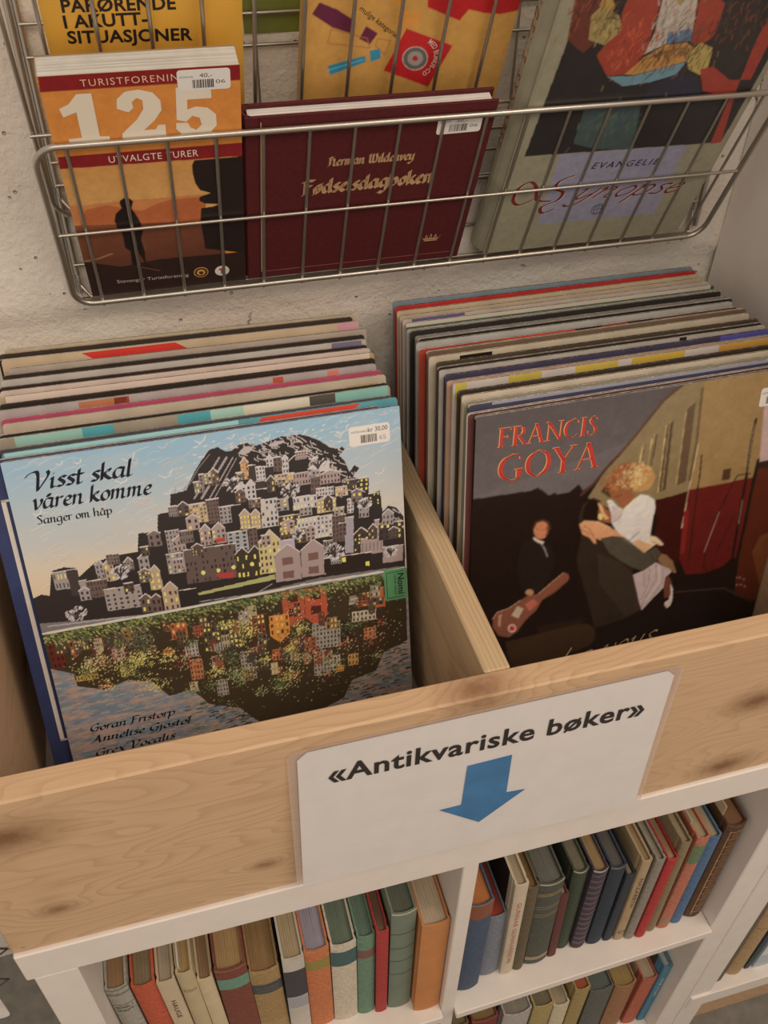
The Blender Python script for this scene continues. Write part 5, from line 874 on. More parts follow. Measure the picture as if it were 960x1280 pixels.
class Canvas:
    def __init__(s, w, h, res, seed):
        s.W, s.H = int(w*res)+1, int(h*res)+1; s.w, s.h = w, h
        s.X, s.Z = np.meshgrid(np.linspace(0, w, s.W), np.linspace(0, h, s.H)); s.c = np.zeros((s.H, s.W, 3)); s.r = np.random.RandomState(seed); s.rd = random.Random(seed)
    def sub(s, pts, pad=0.):
        a = np.array(pts); x0, z0 = a.min(0)-pad; x1, z1 = a.max(0)+pad
        i0, i1 = max(0, int(x0/s.w*(s.W-1))), min(s.W, int(x1/s.w*(s.W-1))+2); j0, j1 = max(0, int(z0/s.h*(s.H-1))), min(s.H, int(z1/s.h*(s.H-1))+2)
        return (slice(j0, j1), slice(i0, i1)) if i1 > i0 and j1 > j0 else None
    def mask(s, pts):
        q = s.sub(pts)
        if q is None: return None, None
        X, Z = s.X[q], s.Z[q]; ins = np.zeros(X.shape, bool); n = len(pts)
        for i in range(n):
            (xa, za), (xb, zb) = pts[i], pts[(i+1) % n]
            if za == zb: continue
            ins ^= ((za > Z) != (zb > Z)) & (X < (xb-xa)*(Z-za)/(zb-za)+xa)
        return q, ins
    def poly(s, col, pts):
        q, m = s.mask(pts)
        if q: s.c[q][m] = albedo(col)
    def line(s, col, w, pts, a=1.):
        q = s.sub(pts, w)
        if q is None: return
        X, Z = s.X[q], s.Z[q]; d = np.full(X.shape, 9e9)
        for (xa, za), (xb, zb) in zip(pts[:-1], pts[1:]):
            dx, dz = xb-xa, zb-za; L = dx*dx+dz*dz+1e-9; t = np.clip(((X-xa)*dx+(Z-za)*dz)/L, 0, 1)
            d = np.minimum(d, (X-xa-t*dx)**2+(Z-za-t*dz)**2)
        m = d < max(w/2, .036)**2; c = s.c[q]; c[m] = c[m]*(1-a)+np.array(albedo(col))*a
    def win(s, col, quad, nx, ny, col2, fr):
        q = np.array(quad); P = lambda u, v: tuple(q[0]*(1-u)*(1-v)+q[1]*u*(1-v)+q[2]*u*v+q[3]*(1-u)*v)
        if nx == 1 and ny == 1: return
        for i in range(nx):
            for j in range(ny):
                u, v = (i+.5)/nx, (j+.55)/ny; a, b = fr/2/nx, fr*.62/ny
                s.poly(col2 if s.rd.random() < .4 else col, [P(u-a, v-b), P(u+a, v-b), P(u+a, v+b), P(u-a, v+b)])
    def noise(s, sx, sz):
        nx, nz = int(s.w/sx)+3, int(s.h/sz)+3; g = s.r.rand(nz, nx); u = s.X/sx; v = s.Z/sz
        i, j = u.astype(int), v.astype(int); fu, fv = u-i, v-j; fu = fu*fu*(3-2*fu); fv = fv*fv*(3-2*fv)
        return (g[j, i]*(1-fu)+g[j, i+1]*fu)*(1-fv)+(g[j+1, i]*(1-fu)+g[j+1, i+1]*fu)*fv
    def fx(s, kind, *a):
        rd = s.rd; A = lambda h: np.array(albedo(h))
        if kind == 'bg': s.c[:] = A(a[0]); s.c *= 1+(a[1]*4*(s.noise(.5, .5)-.5))[..., None]
        elif kind == 'skyA':
            v = s.Z/s.h; n = s.noise(4, 2)*.6+s.noise(1.5, .8)*.4
            t = np.clip((v-.62-.12*n)/.3+np.clip((s.X-8)/60, -.1, .3)*0, 0, 1); ye = np.clip(1-np.abs(v-.55)/.2, 0, 1)*np.clip(1.25-s.X/14, 0, 1)
            blue, cream, yel = A('7fa0b4'), A('b9aea0'), A('c9aa72')
            t = np.clip(t*(.65+.7*n), 0, 1)[..., None]; s.c[:] = cream*(1-t)+blue*t; s.c[:] = s.c*(1-ye[..., None]*.8)+yel*ye[..., None]*.8
            for i in range(620):
                x, z = rd.uniform(0, 31), rd.uniform(14, 31.4); l = rd.uniform(.5, 1.8); c = rd.choice(['c9c4bc', 'a9b4b8', 'b9a68a', 'c2bcb0', '8fabba'] if z > 24 else ['cfc0a0', 'b9b0a8', 'c9b488', 'a89a90'])
                k = rd.uniform(-.4, .6); s.line(c, .05, [(x, z), (x+l*.5, z+l*.22+k*.2), (x+l, z+l*.3-k*.3)], .42)
            for i in range(46):
                x, z = rd.uniform(0, 30), rd.uniform(25, 31); l = rd.uniform(.4, 1.2); s.line(rd.choice(['d8d4ce', 'c9a290', 'd2ccc4']), .07, [(x, z), (x+l*.4, z-l*.25), (x+l*.8, z-l*.1), (x+l, z+l*.35)], .85)
            for i in range(60): x, z = rd.uniform(14, 27), rd.uniform(29, 30.8); s.line('d0ccc6', .06, [(x, z), (x+.25, z+.03)], .8)
            for i in range(18): x, z = rd.uniform(11.6, 13.2), rd.uniform(24.4, 27); s.line('6d625c', .06, [(x, z), (x+.2, z+.5)], .5)
            for i in range(40):
                x = rd.uniform(2, 6); s.line(rd.choice(['b08f98', 'a88f90']), .06, [(x, 19+rd.random()*2.4), (x+.4, 20.2+rd.random())], .3)
        elif kind == 'squig':
            for x, z in a[1]:
                for i in range(9):
                    u, v = x+rd.gauss(0, .6), z+rd.gauss(0, .45); t = rd.uniform(.8, 2.0); l = rd.uniform(.2, .6)
                    s.line(a[0], .06, [(u, v), (u+l*math.cos(t)*.6, v-l*.4), (u+l, v-l*.9)], .9)
        elif kind == 'tree':
            (x, z), r = a
            for i in range(60):
                t = rd.uniform(0, 6.28); q = r*math.sqrt(rd.random()); s.line(rd.choice(['b3aaa8', 'a8a0a2', '9a9294', 'c0b8b4']), .12, [(x+q*math.cos(t), z+q*math.sin(t)*.85), (x+q*math.cos(t)+.12, z+q*math.sin(t)*.85+.1)], .9)
            for i in range(14):
                t = rd.uniform(.3, 2.8); q = r*rd.uniform(.5, .95); s.line('37302e', .06, [(x, z-r*.6), (x+q*.4*math.cos(t), z-.1*r), (x+q*math.cos(t), z+q*math.sin(t)*.8)], .9)
        elif kind == 'waterA':
            (x0, z0), (x1, z1) = a[0]; lim = z0+(z1-z0)*(s.X-x0)/(x1-x0); m = s.Z < lim
            n = s.noise(1.6, .35); n2 = s.noise(.7, .2); t = np.clip((n*.6+n2*.4-.32)*2.6, 0, 1)[..., None]
            s.c[m] = (A('667784')*(1-t)+A('a08578')*t)[m]
            for i in range(2600):
                x, z = rd.uniform(-.5, 31), rd.uniform(-.2, 12); l = rd.uniform(.3, 1.0)
                s.line(rd.choice(['5f7484', '8b8f92', 'a88a7c', '9c7f74', '7d8a92', 'b09a8c', '6b6462']), .1, [(x, z), (x+l*.5, z+.07), (x+l, z+.02)], .6)
            for i in range(150):
                x = rd.uniform(12, 31); z = rd.uniform(0, 9.5) if x > 16 else rd.uniform(1, 6); l = rd.uniform(.3, .8)
                s.line(rd.choice(['2c2824', '3a342a', '2f352c']), .14, [(x, z), (x+l*.5, z+.08), (x+l, z)], .9)
            for i in range(500):
                x = rd.uniform(10, 31); z = rd.uniform(3.5, 9); s.line(rd.choice(['4d5a3a', '3a3a28', '6b7048', '2c2a22', '7a7a52']), .12, [(x, z), (x+rd.uniform(.2, .6), z+.03)], .8)
        elif kind == 'leaves':
            q, ins = s.mask([tuple(p) for p in a[0]]); (x0, z0), (x1, z1) = a[1]
            ok = lambda x, z: 0 <= x < s.w and 0 <= z < s.h and q[1].start <= int(x/s.w*(s.W-1)) < q[1].stop and q[0].start <= int(z/s.h*(s.H-1)) < q[0].stop and ins[int(z/s.h*(s.H-1))-q[0].start, int(x/s.w*(s.W-1))-q[1].start]
            for i in range(1500):
                x = rd.uniform(0, 31.4); z = z0+(z1-z0)*(x-x0)/(x1-x0)-abs(rd.gauss(0, .55)); s.line(rd.choice(['4f5f38', '6b7440', '8f8f4a', '3a4a2c', '57683c', 'a39a5c', '3f4f30']), .1, [(x, z), (x+.1, z-.12)], .9)
            cl = [(rd.uniform(2, 31), rd.uniform(5, 14), rd.uniform(.5, 1.5), rd.choice([['56643c', '8a8f58', 'a8a470', '3a452a'], ['8f3428', 'a8a078', '6b2c22'], ['b5a548', '7d7a3a', 'c9bd78'], ['46542f', '6f7d4a', '2f3a24']])) for _ in range(60)]
            for cx, cz, r, cc in cl:
                for i in range(int(90*r)):
                    x, z = cx+rd.gauss(0, r*.5), cz+rd.gauss(0, r*.4)
                    if ok(x, z): s.line(rd.choice(cc), .08, [(x, z), (x+.06, z+.05)], .9)
            for i in range(900):
                x, z = rd.uniform(1, 31), rd.uniform(4, 15)
                if ok(x, z): s.line(rd.choice(['c9c08a', 'b8b09a', 'a09a80', '8f7a4a', '2a241a', '2a241a']), .07, [(x, z), (x+.05, z+.03)], .85)
        elif kind == 'grad':
            q, m = s.mask([tuple(p) for p in a[0]])
            if q:
                v = np.clip((s.Z[q]-14)/17, 0, 1)[..., None]; c = A(a[2])*(1-v)+A(a[1])*v; s.c[q][m] = c[m]
        elif kind == 'gradp':
            q, m = s.mask([tuple(p) for p in a[0]])
            if q:
                Z_ = s.Z[q]; v = np.clip((Z_-Z_[m].min())/(Z_[m].max()-Z_[m].min()+1e-6), 0, 1)[..., None]
                c = A(a[2])*(1-v)+A(a[1])*v; s.c[q][m] = c[m]
        elif kind == 'curls':
            (x, z), rx, rz, cols, n = a
            for i in range(n):
                u = x+rx*rd.uniform(-1, 1); v = z+rz*rd.uniform(-.8, 1)
                if ((u-x)/rx)**2+((v-z)/rz)**2 > 1: continue
                t = rd.uniform(0, 6.28); c = cols[:3] if (u-x)/rx+rd.gauss(.0, .35) < 0 else [cols[0], cols[3], cols[4]]
                s.line(rd.choice(c), .05, [(u+.22*math.cos(t+k), v+.2*math.sin(t+k)) for k in (0, .6, 1.2, 1.8)], .8)
        elif kind == 'dabs':
            (x, z), rx, rz, cols, n = a
            for i in range(n):
                u, v = x+rx*rd.gauss(0, .5), z+rz*rd.gauss(0, .5); t = rd.uniform(.8, 2.2); s.line(rd.choice(cols), .12, [(u, v), (u+.5*math.cos(t), v+.5*math.sin(t))], .6)
    def run(s, cmds):
        for c in cmds:
            if c[0] == 'p': s.poly(c[1], c[2])
            elif c[0] == 'l': s.line(c[1], c[2], c[3])
            elif c[0] == 'w': s.win(*c[1:])
            else: s.fx(*c)
    def soft(s, k=1, grain=.0):
        for _ in range(k):
            p = np.pad(s.c, ((1, 1), (1, 1), (0, 0)), 'edge'); s.c = (p[1:-1, 1:-1]*4+(p[:-2, 1:-1]+p[2:, 1:-1]+p[1:-1, :-2]+p[1:-1, 2:])*2+p[:-2, :-2]+p[2:, 2:]+p[:-2, 2:]+p[2:, :-2])/16
        if grain: s.c = np.clip(s.c*(1+grain*(s.noise(.25, .25)+s.noise(.7, .7)-1))[..., None], 0, 1)
    def obj(s, name, y, m, parent, x0=0., z0=0.):
        me = bpy.data.meshes.new(name); H, W_ = s.H, s.W
        co = np.stack([(s.X+x0)*S, np.full_like(s.X, y*S), (s.Z+z0)*S], -1).reshape(-1, 3).astype(np.float32)
        idx = np.arange(H*W_).reshape(H, W_); F = np.stack([idx[:-1, :-1], idx[:-1, 1:], idx[1:, 1:], idx[1:, :-1]], -1).reshape(-1, 4).astype(np.int32)
        me.vertices.add(len(co)); me.vertices.foreach_set('co', co.ravel()); me.loops.add(F.size); me.loops.foreach_set('vertex_index', F.ravel())
        me.polygons.add(len(F)); me.polygons.foreach_set('loop_start', np.arange(0, F.size, 4, dtype=np.int32)); me.update(calc_edges=True)
        at = me.color_attributes.new('print', 'FLOAT_COLOR', 'POINT'); c = np.ones((H*W_, 4), np.float32); c[:, :3] = s.c.reshape(-1, 3); at.data.foreach_set('color', c.ravel())
        me.materials.append(m); o = link(bpy.data.objects.new(name, me)); o.parent = parent; return o

def pose_matrix(lean, yaw=0., roll=0.):
    U = Vector((math.cos(yaw), math.sin(yaw), 0)); V0 = Vector((-math.sin(yaw)*math.sin(lean), math.cos(yaw)*math.sin(lean), math.cos(lean)))
    X = U*math.cos(roll)+V0*math.sin(roll); Zv = -U*math.sin(roll)+V0*math.cos(roll); Y = Zv.cross(X)
    return Matrix(((X.x, Y.x, Zv.x), (X.y, Y.y, Zv.y), (X.z, Y.z, Zv.z)))

def price_label(parent, q, y, lines, handwritten=None):
    """q: corners TL, TR, BR, BL in local x,z"""
    (x0, z1), (x1, z1b), (x1b, z0b), (x0b, z0) = q
    ang = math.atan2(z1b-z1, x1-x0); w = math.hypot(x1-x0, z1b-z1); h = math.hypot(x0b-x0, z1-z0)
    R = lambda a, b: (x0b+a*math.cos(ang)-b*math.sin(ang), z0+a*math.sin(ang)+b*math.cos(ang))
    L = flat('price_label', [R(a, b) for a, b in rounded(0, 0, w, h, .22, 3)], y, mat('c9c2bd', .5, 'plain', .03), parent, .02); L['label'] = 'white price sticker with barcode'
    b = MB(); rd = random.Random(int(x0*100)); x = w*.28
    while x < w*.68:
        d = rd.choice((.03, .05, .08)); p = [R(x, h*.12), R(x+d, h*.12), R(x+d, h*.52), R(x, h*.52)]; b.prism(p, y-.028, y-.02, axis=1); x += d+rd.choice((.03, .05, .07))
    b.obj('barcode', mat('3c3431', .6), L)
    for i, (t, a0, a1, b0, cap, col) in enumerate(lines):
        letters('price_lettering', t, R(a0*w, b0*h), R(a1*w, b0*h), cap, y-.024, mat(col, .6), L)
    return L
# ================================================================ the setting
def wall():
    nx, nz = 260, 200; X = np.linspace(-60, 170, nx); Z_ = np.linspace(-80, 110, nz); r = np.random.RandomState(3)
    XX, ZZ = np.meshgrid(X, Z_)
    def vn(s, sd):
        g = np.random.RandomState(sd).rand(int(190/s)+4, int(230/s)+4); u, v = (XX+60)/s, (ZZ+80)/s; i, j = u.astype(int), v.astype(int); fu, fv = u-i, v-j
        fu = fu*fu*(3-2*fu); fv = fv*fv*(3-2*fv)
        return (g[j, i]*(1-fu)+g[j, i+1]*fu)*(1-fv)+(g[j+1, i]*(1-fu)+g[j+1, i+1]*fu)*fv
    D = .3*vn(9, 1)+.2*vn(3.5, 2)+.12*vn(1.6, 4)
    ledge = 33.2+.6*np.sin(XX*.13)+.4*vn(4, 7)                   # lower edge of the upper plaster coat
    D = D+.7/(1+np.exp(-(ZZ-ledge)*4))
    co = np.stack([XX*S, (40.3-D)*S, (ZZ+ZF)*S], -1).reshape(-1, 3)
    idx = np.arange(nx*nz).reshape(nz, nx); F = np.stack([idx[:-1, :-1], idx[:-1, 1:], idx[1:, 1:], idx[1:, :-1]], -1).reshape(-1, 4)
    me = bpy.data.meshes.new('wall_back'); me.from_pydata(co.tolist(), [], F.tolist()); me.polygons.foreach_set('use_smooth', [True]*len(F))
    t = NT('painted_plaster'); v = t.coord((1, 1, 1))
    n1 = t.noise(v, 9, 4); n2 = t.noise(v, 180, 6, .7); vo = t.n('ShaderNodeTexVoronoi', feature='DISTANCE_TO_EDGE'); vo.inputs['Scale'].default_value = 5.5
    wv = t.n('ShaderNodeVectorMath', operation='ADD'); t.l(v, wv.inputs[0]); ns = t.n('ShaderNodeTexNoise'); ns.inputs['Scale'].default_value = 12; ns.inputs['Detail'].default_value = 6; t.l(v, ns.inputs[0])
    sc = t.n('ShaderNodeVectorMath', operation='SCALE'); sc.inputs['Scale'].default_value = .16; t.l(ns.outputs['Color'], sc.inputs[0]); t.l(sc.outputs[0], wv.inputs[1]); t.l(wv.outputs[0], vo.inputs['Vector'])
    msk = t.noise(v, 6, 2)
    crack = t.math('MULTIPLY', t.ramp(vo.outputs[0], [(0, (1, 1, 1)), (.012, (0, 0, 0))]), t.ramp(msk, [(.58, (0, 0, 0)), (.64, (1, 1, 1))]))
    pit = t.n('ShaderNodeTexVoronoi'); pit.inputs['Scale'].default_value = 95; t.l(v, pit.inputs['Vector']); pm = t.ramp(pit.outputs['Distance'], [(.09, (1, 1, 1)), (.17, (0, 0, 0))])
    pm2 = t.math('MULTIPLY', pm, t.ramp(t.noise(v, 30, 2), [(.56, (0, 0, 0)), (.6, (1, 1, 1))]))
    base = t.ramp(n1, [(.3, albedo('c2b1a3')), (.7, albedo('d0bfb0'))]); base = t.mix(t.math('MULTIPLY', crack, .5), base, albedo('6d5a4a')); base = t.mix(t.math('MULTIPLY', pm2, .3), base, albedo('7d6a5a'))
    t.l(base, t.b.inputs['Base Color']); t.b.inputs['Roughness'].default_value = .75
    hh = t.math('SUBTRACT', t.math('ADD', t.math('MULTIPLY', n2, .5), t.math('MULTIPLY', t.noise(v, 45, 4), .8)), t.math('ADD', crack, pm2)); t.bump(hh, 1., .003)
    me.materials.append(t.m); o = link(bpy.data.objects.new('wall_back', me)); o['kind'] = 'structure'
wall()
def floor():
    b = MB(); b.box(-160, -220, -1.2, 200, 41, 0); o = b.obj('floor', mat('6d675e', .7, 'plain', .18)); o.location = (0, 0, 0); o['kind'] = 'structure'
floor()

# ================================================================ white shelf units
WHITE = mat('c4b7ab', .42, 'plain', .03); WHITE2 = mat('bfb2a6', .45, 'plain', .03)
t = empty('bookshelf', (0, 0, -80), 'white bookshelf with two columns of old books under the wooden record bin', 'bookshelf')
def P(name, x0, y0, z0, x1, y1, z1, m, parent, zo=80., c=.12, ox=0, oy=0):
    b = MB(); b.box(x0-ox, y0-oy, z0+zo, x1-ox, y1-oy, z1+zo, c=c); return b.obj(name, m, parent)
P('top_board', 0, -.05, -4.4, 76.4, 39.2, 0, WHITE, t); P('side_panel', .55, 0, -80, 4.05, 39.2, -4.42, WHITE, t); P('side_panel', 73.1, 0, -80, 76.35, 39.2, -4.42, WHITE, t)
P('divider', 38.3, .35, -80, 39.9, 38.4, -4.42, WHITE, t)
P('back_panel', 4.05, 38.4, -80, 73.1, 39.1, -4.42, WHITE2, t)
P('shelf_board', 4.06, -.4, -41.3, 38.28, 38.3, -39.8, WHITE, t)
sb = MB(); sb.box(0, -.45, -1.5, 33.26, 38.3, 0, c=.1); so = sb.obj('shelf_board', WHITE, t); so.location = (39.85*S, 0, (80-39.82)*S); so.rotation_euler = (0, -math.atan(2.45/33.1), 0)
P('shelf_board', 4.06, 0, -74.1, 38.28, 38.3, -72.5, WHITE, t); P('shelf_board', 39.92, 0, -74.1, 73.08, 38.3, -72.5, WHITE, t)
t = empty('tall_bookcase', (76.5, 0, -80), 'tall white bookcase standing to the right of the record bin', 'bookcase')
PANEL = mat('9f8e84', .5, 'plain', .03)
kw = dict(parent=t, ox=76.5)
P('side_panel', 76.5, 0, -80, 80.1, 39.3, 135, WHITE, **kw); P('side_panel', 150, 0, -80, 153.5, 39.3, 135, WHITE, **kw)
P('bottom_board', 76.9, -.35, -65.4, 150, 38.5, -61.9, WHITE, **kw); P('shelf_board', 80.1, 0, -27.5, 150, 38.5, -25.9, WHITE, **kw); P('shelf_board', 80.1, 0, 8, 150, 38.5, 9.6, WHITE, **kw); P('shelf_board', 80.1, 0, 44, 150, 38.5, 45.6, WHITE, **kw)
P('back_panel', 80.1, 38.5, -80, 150, 39.2, 135, WHITE2, **kw); P('top_board', 76.5, 0, 135, 153.5, 39.3, 138, WHITE, **kw)
PINE_BASE = mat_wood('pine_base', 'a88562', '8a6644', 0, [(20, 0, 10, 1.2)], 20, 4.)
P('plinth_board', 76.9, .2, -72.2, 149.9, 2.1, -65.45, PINE_BASE, **kw); P('plinth_board', 76.9, 3.2, -80, 149.9, 5, -72.2, PINE_BASE, **kw)

# ================================================================ the wooden record bin
t = empty('record_bin', (0, .5, 0), 'pine record bin with two compartments of records on the white shelf top', 'bin')
PINE_F = mat_wood('pine_front', 'b5926d', '96704c', 0, [(3.4, 0, 16.5, 2.0), (4.6, 0, 5.4, .8), (20.6, 0, 4.4, .7), (63.6, 0, 11.5, 1.6), (63.2, 0, 1.8, 1.5), (37.7, .6, 20.2, 1.5)], 22, 1.3)
PINE_E = mat_wood('pine_end', 'b3966f', '7d5f40', 1, [], 5, 2.2, 2.6); PINE_S = mat_wood('pine_side', 'ab8a68', '8a6848', 1, [(2.4, 22, 9, 1.2)], 22, 6.)
kw = dict(parent=t, oy=.5, zo=0.)
P('front_plank', 0, .25, .04, 76.3, 2.4, 20.7, PINE_F, c=.16, **kw)
P('side_board', .1, 2.42, .05, 2.6, 39, 20.6, PINE_S, **kw); P('side_board', 74.0, 2.42, .05, 76.2, 39, 20.6, PINE_S, **kw)
P('divider_board', 38.65, 2.42, .05, 40.75, 38.9, 20.68, PINE_E, **kw)
P('bin_floor', 2.62, 2.42, .04, 38.6, 39, 1.1, mat('a89a90', .6), **kw); P('bin_floor', 40.8, 2.42, .04, 73.65, 39, 1.76, mat('a89a90', .6), **kw)
for x, z in ((1.0, .9), (1.2, 18.5), (75.3, .9)):
    b = MB(); n = 10; ring = [(x+.16*math.cos(k*2*math.pi/n), z+.16*math.sin(k*2*math.pi/n)) for k in range(n)]; b.prism(ring, -.3, -.2, axis=1); b.obj('screw', mat('8d8074', .35), t)

# ---------------------------------------------------------------- the sign on it
SG = {"q":[[23.83,18.92],[53.82,19.03],[53.79,0.93],[23.34,1.37]],"t":[[25.95,14.72],[51.93,14.17]],"a":[[37.03,12.75],[40.76,12.85],[40.75,7.78],[42.43,7.59],[38.58,4.36],[34.96,7.54],[36.83,7.56]]}
sy = lambda z: -.80+.95*max(0, min(1, z/19.))**.85
t = empty('paper_sign', (24, 0, 0), 'laminated white sign with bold black words and a blue arrow on the pine plank', 'sign')
def bend(o, off):
    for v in o.data.vertices: v.co.x -= 24*S; v.co.y += (sy(v.co.z/S)-off)*S
    o.data.update()
def sheet(name, q, ch, off, m):
    (xa, za), (xb, zb), (xc, zc), (xd, zd) = q; V, F = [], []; nx, nz = 12, 12
    for j in range(nz+1):
        for i in range(nx+1):
            u, v = i/nx, j/nz; x = (xd*(1-u)+xc*u)*(1-v)+(xa*(1-u)+xb*u)*v; z = (zd*(1-u)+zc*u)*(1-v)+(za*(1-u)+zb*u)*v
            if j == nz:
                if i == 0: x += ch; 
                if i == nx: x -= ch
            if i in (0, nx) and j == nz-1: z = z+(za-zd)/nz-ch
            V.append((x, 0, z))
    F = [(j*(nx+1)+i, j*(nx+1)+i+1, (j+1)*(nx+1)+i+1, (j+1)*(nx+1)+i) for j in range(nz) for i in range(nx)]
    n = len(V); V += [(x, .03, z) for x, y, z in V]; F += [tuple(n+k for k in f[::-1]) for f in F]
    o = mesh_obj(name, V, F, m, t, smooth=True); bend(o, off); return o
sheet('paper_sheet', SG['q'], .7, .05, mat('bbb1aa', .35, 'paper', .03))
lm = NT('clear_laminate'); lm.b.inputs['Base Color'].default_value = (.75, .62, .55, 1); lm.b.inputs['Alpha'].default_value = .28; lm.b.inputs['Roughness'].default_value = .15
(xa, za), (xb, zb), (xc, zc), (xd, zd) = SG['q']
sheet('laminate_border', [(xa-.75, za+.35), (xb+.75, zb+.35), (xc+.55, zc+.1), (xd-.5, zd+.1)], .5, 0., lm.m)
o = letters('sign_lettering', '«Antikvariske bøker»', *SG['t'], 2.05, 0, mat('2a2422', .5), t, bold=.021, shear=.0, space=1.06); bend(o, .1)
b = MB(); b.prism([tuple(p) for p in SG['a']], -.02, 0, axis=1); o = b.obj('blue_arrow', mat('33648c', .45), t); bend(o, .08)

# ================================================================ wire rack on the wall
CHROME = NT('zinc_wire'); CHROME.b.inputs['Base Color'].default_value = (.52, .49, .44, 1); CHROME.b.inputs['Metallic'].default_value = .9; CHROME.b.inputs['Roughness'].default_value = .32
CHROME.bump(CHROME.noise(CHROME.coord(), 300, 2), .15, .0005); CW = CHROME.m
RB = (12.7, 38.9, 36)
t = empty('wire_rack', RB, 'zinc wire book rack with sloping pockets fixed to the plaster wall', 'rack')
KL = .4235
def yl(z, zb=36.2): return 37.4-KL*(z-zb)
def rk(name, pts, r, n=8, closed=False):
    b = MB(); b.tube([(x-RB[0], y-RB[1], z-RB[2]) for x, y, z in pts], r, n, closed=closed); return b.obj(name, CW, t)
def loop(x0, x1, z0, z1, zb, rr=1.6, dy=0.):
    p = rounded(x0, z0, x1, z1, rr, 6); return [(x, yl(z, zb)+dy, z) for x, z in p]
def pocket(zb, ztop, mid, o=0.):
    rk('pocket_rim', loop(12.9, 72.4, zb+.1, ztop, zb, dy=-.45 if zb < 40 else .25), .25 if zb < 40 else .18, 10, True)
    first = None
    for k in range(17):
        x = 15.15+3.47*k
        if first is None: first = rk('wire', [(x, yl(zb-.35, zb)-.26+o, zb-.35), (x, yl(ztop, zb)-.26+o, ztop+.1)], .15, 6); x00 = x
        else: c = first.copy(); link(c); c.parent = t; c.location = ((x-x00)*S, 0, 0)
    for z in mid: rk('cross_wire', [(12.7, yl(z, zb)-.5+o, z), (72.6, yl(z, zb)-.5+o, z)], .15, 6)
    rk('pocket_bottom_wire', [(13.4, 38.6, zb+1.2), (14.2, yl(zb, zb)+.5, zb+.2), (71.4, yl(zb, zb)+.5, zb+.2), (72.2, 38.6, zb+1.2)], .2, 6)
    rk('pocket_foot', [(13.4, 38.6, zb+2), (13.5, 38.2, zb-.1), (72, 38.2, zb-.1), (72.1, 38.6, zb+2)], .18, 6)
pocket(36.2, 51.6, [43.85]); pocket(43.7, 67, [51.2, 63], .42)
for x in (12.75, 13.35, 72.4, 73.0): rk('frame_post', [(x, 38.9, 36.4), (x, 38.9, 92)], .24, 8)
for z in (39.0, 45.8, 47.6, 55.2, 57.4, 66, 75): rk('back_wire', [(13.3, 38.75, z), (72.5, 38.75, z)], .15, 6)
for x in (30.1, 33.9, 51.6, 54.2): rk('back_wire', [(x, 39.0, 38), (x, 38.5, 92)], .11, 6)  # thin verticals added to stand in for dark shadow lines on the wall

# ================================================================ books standing in the rack
LEAN = -math.atan(.42)
def rack_book(name, x, z, w, h, T, cover, label, group=None, spine=0., hard=True, pages='b9b1a6', y=36.9, board=.22, slope=LEAN, cat='book'):
    t = empty(name, (x, y, z), label, cat, group, pose_matrix(slope))
    cm = cover; b = MB()
    if hard:
        b.box(0, 0, 0, w, board, h, c=.04); b.box(0, T-board, 0, w, T, h, c=.04)
        n = 8; outer = [(.35-(.35+spine)*math.sin(math.pi*k/n)-.35*0, T*k/n) for k in range(n+1)]; inner = [(px+.2, py*.86+T*.07) for px, py in outer]
        b.prism(outer+inner[::-1], 0, h, sm=False)
        b.obj('cover', cm, t)
        p = MB(); p.box(.3, board, .3, w-.35, T-board, h-.35, c=0); p.obj('pages', mat_pages(pages, 1), t)
    else:
        b.box(0, 0, 0, w, .05, h); b.box(0, T-.05, 0, w, T, h); b.box(0, .05, 0, .05, T-.05, h); b.obj('cover', cm, t)
        p = MB(); p.box(.05, .05, .02, w-.04, T-.05, h-.06); p.obj('pages', mat_pages(pages, 1), t)
    return t
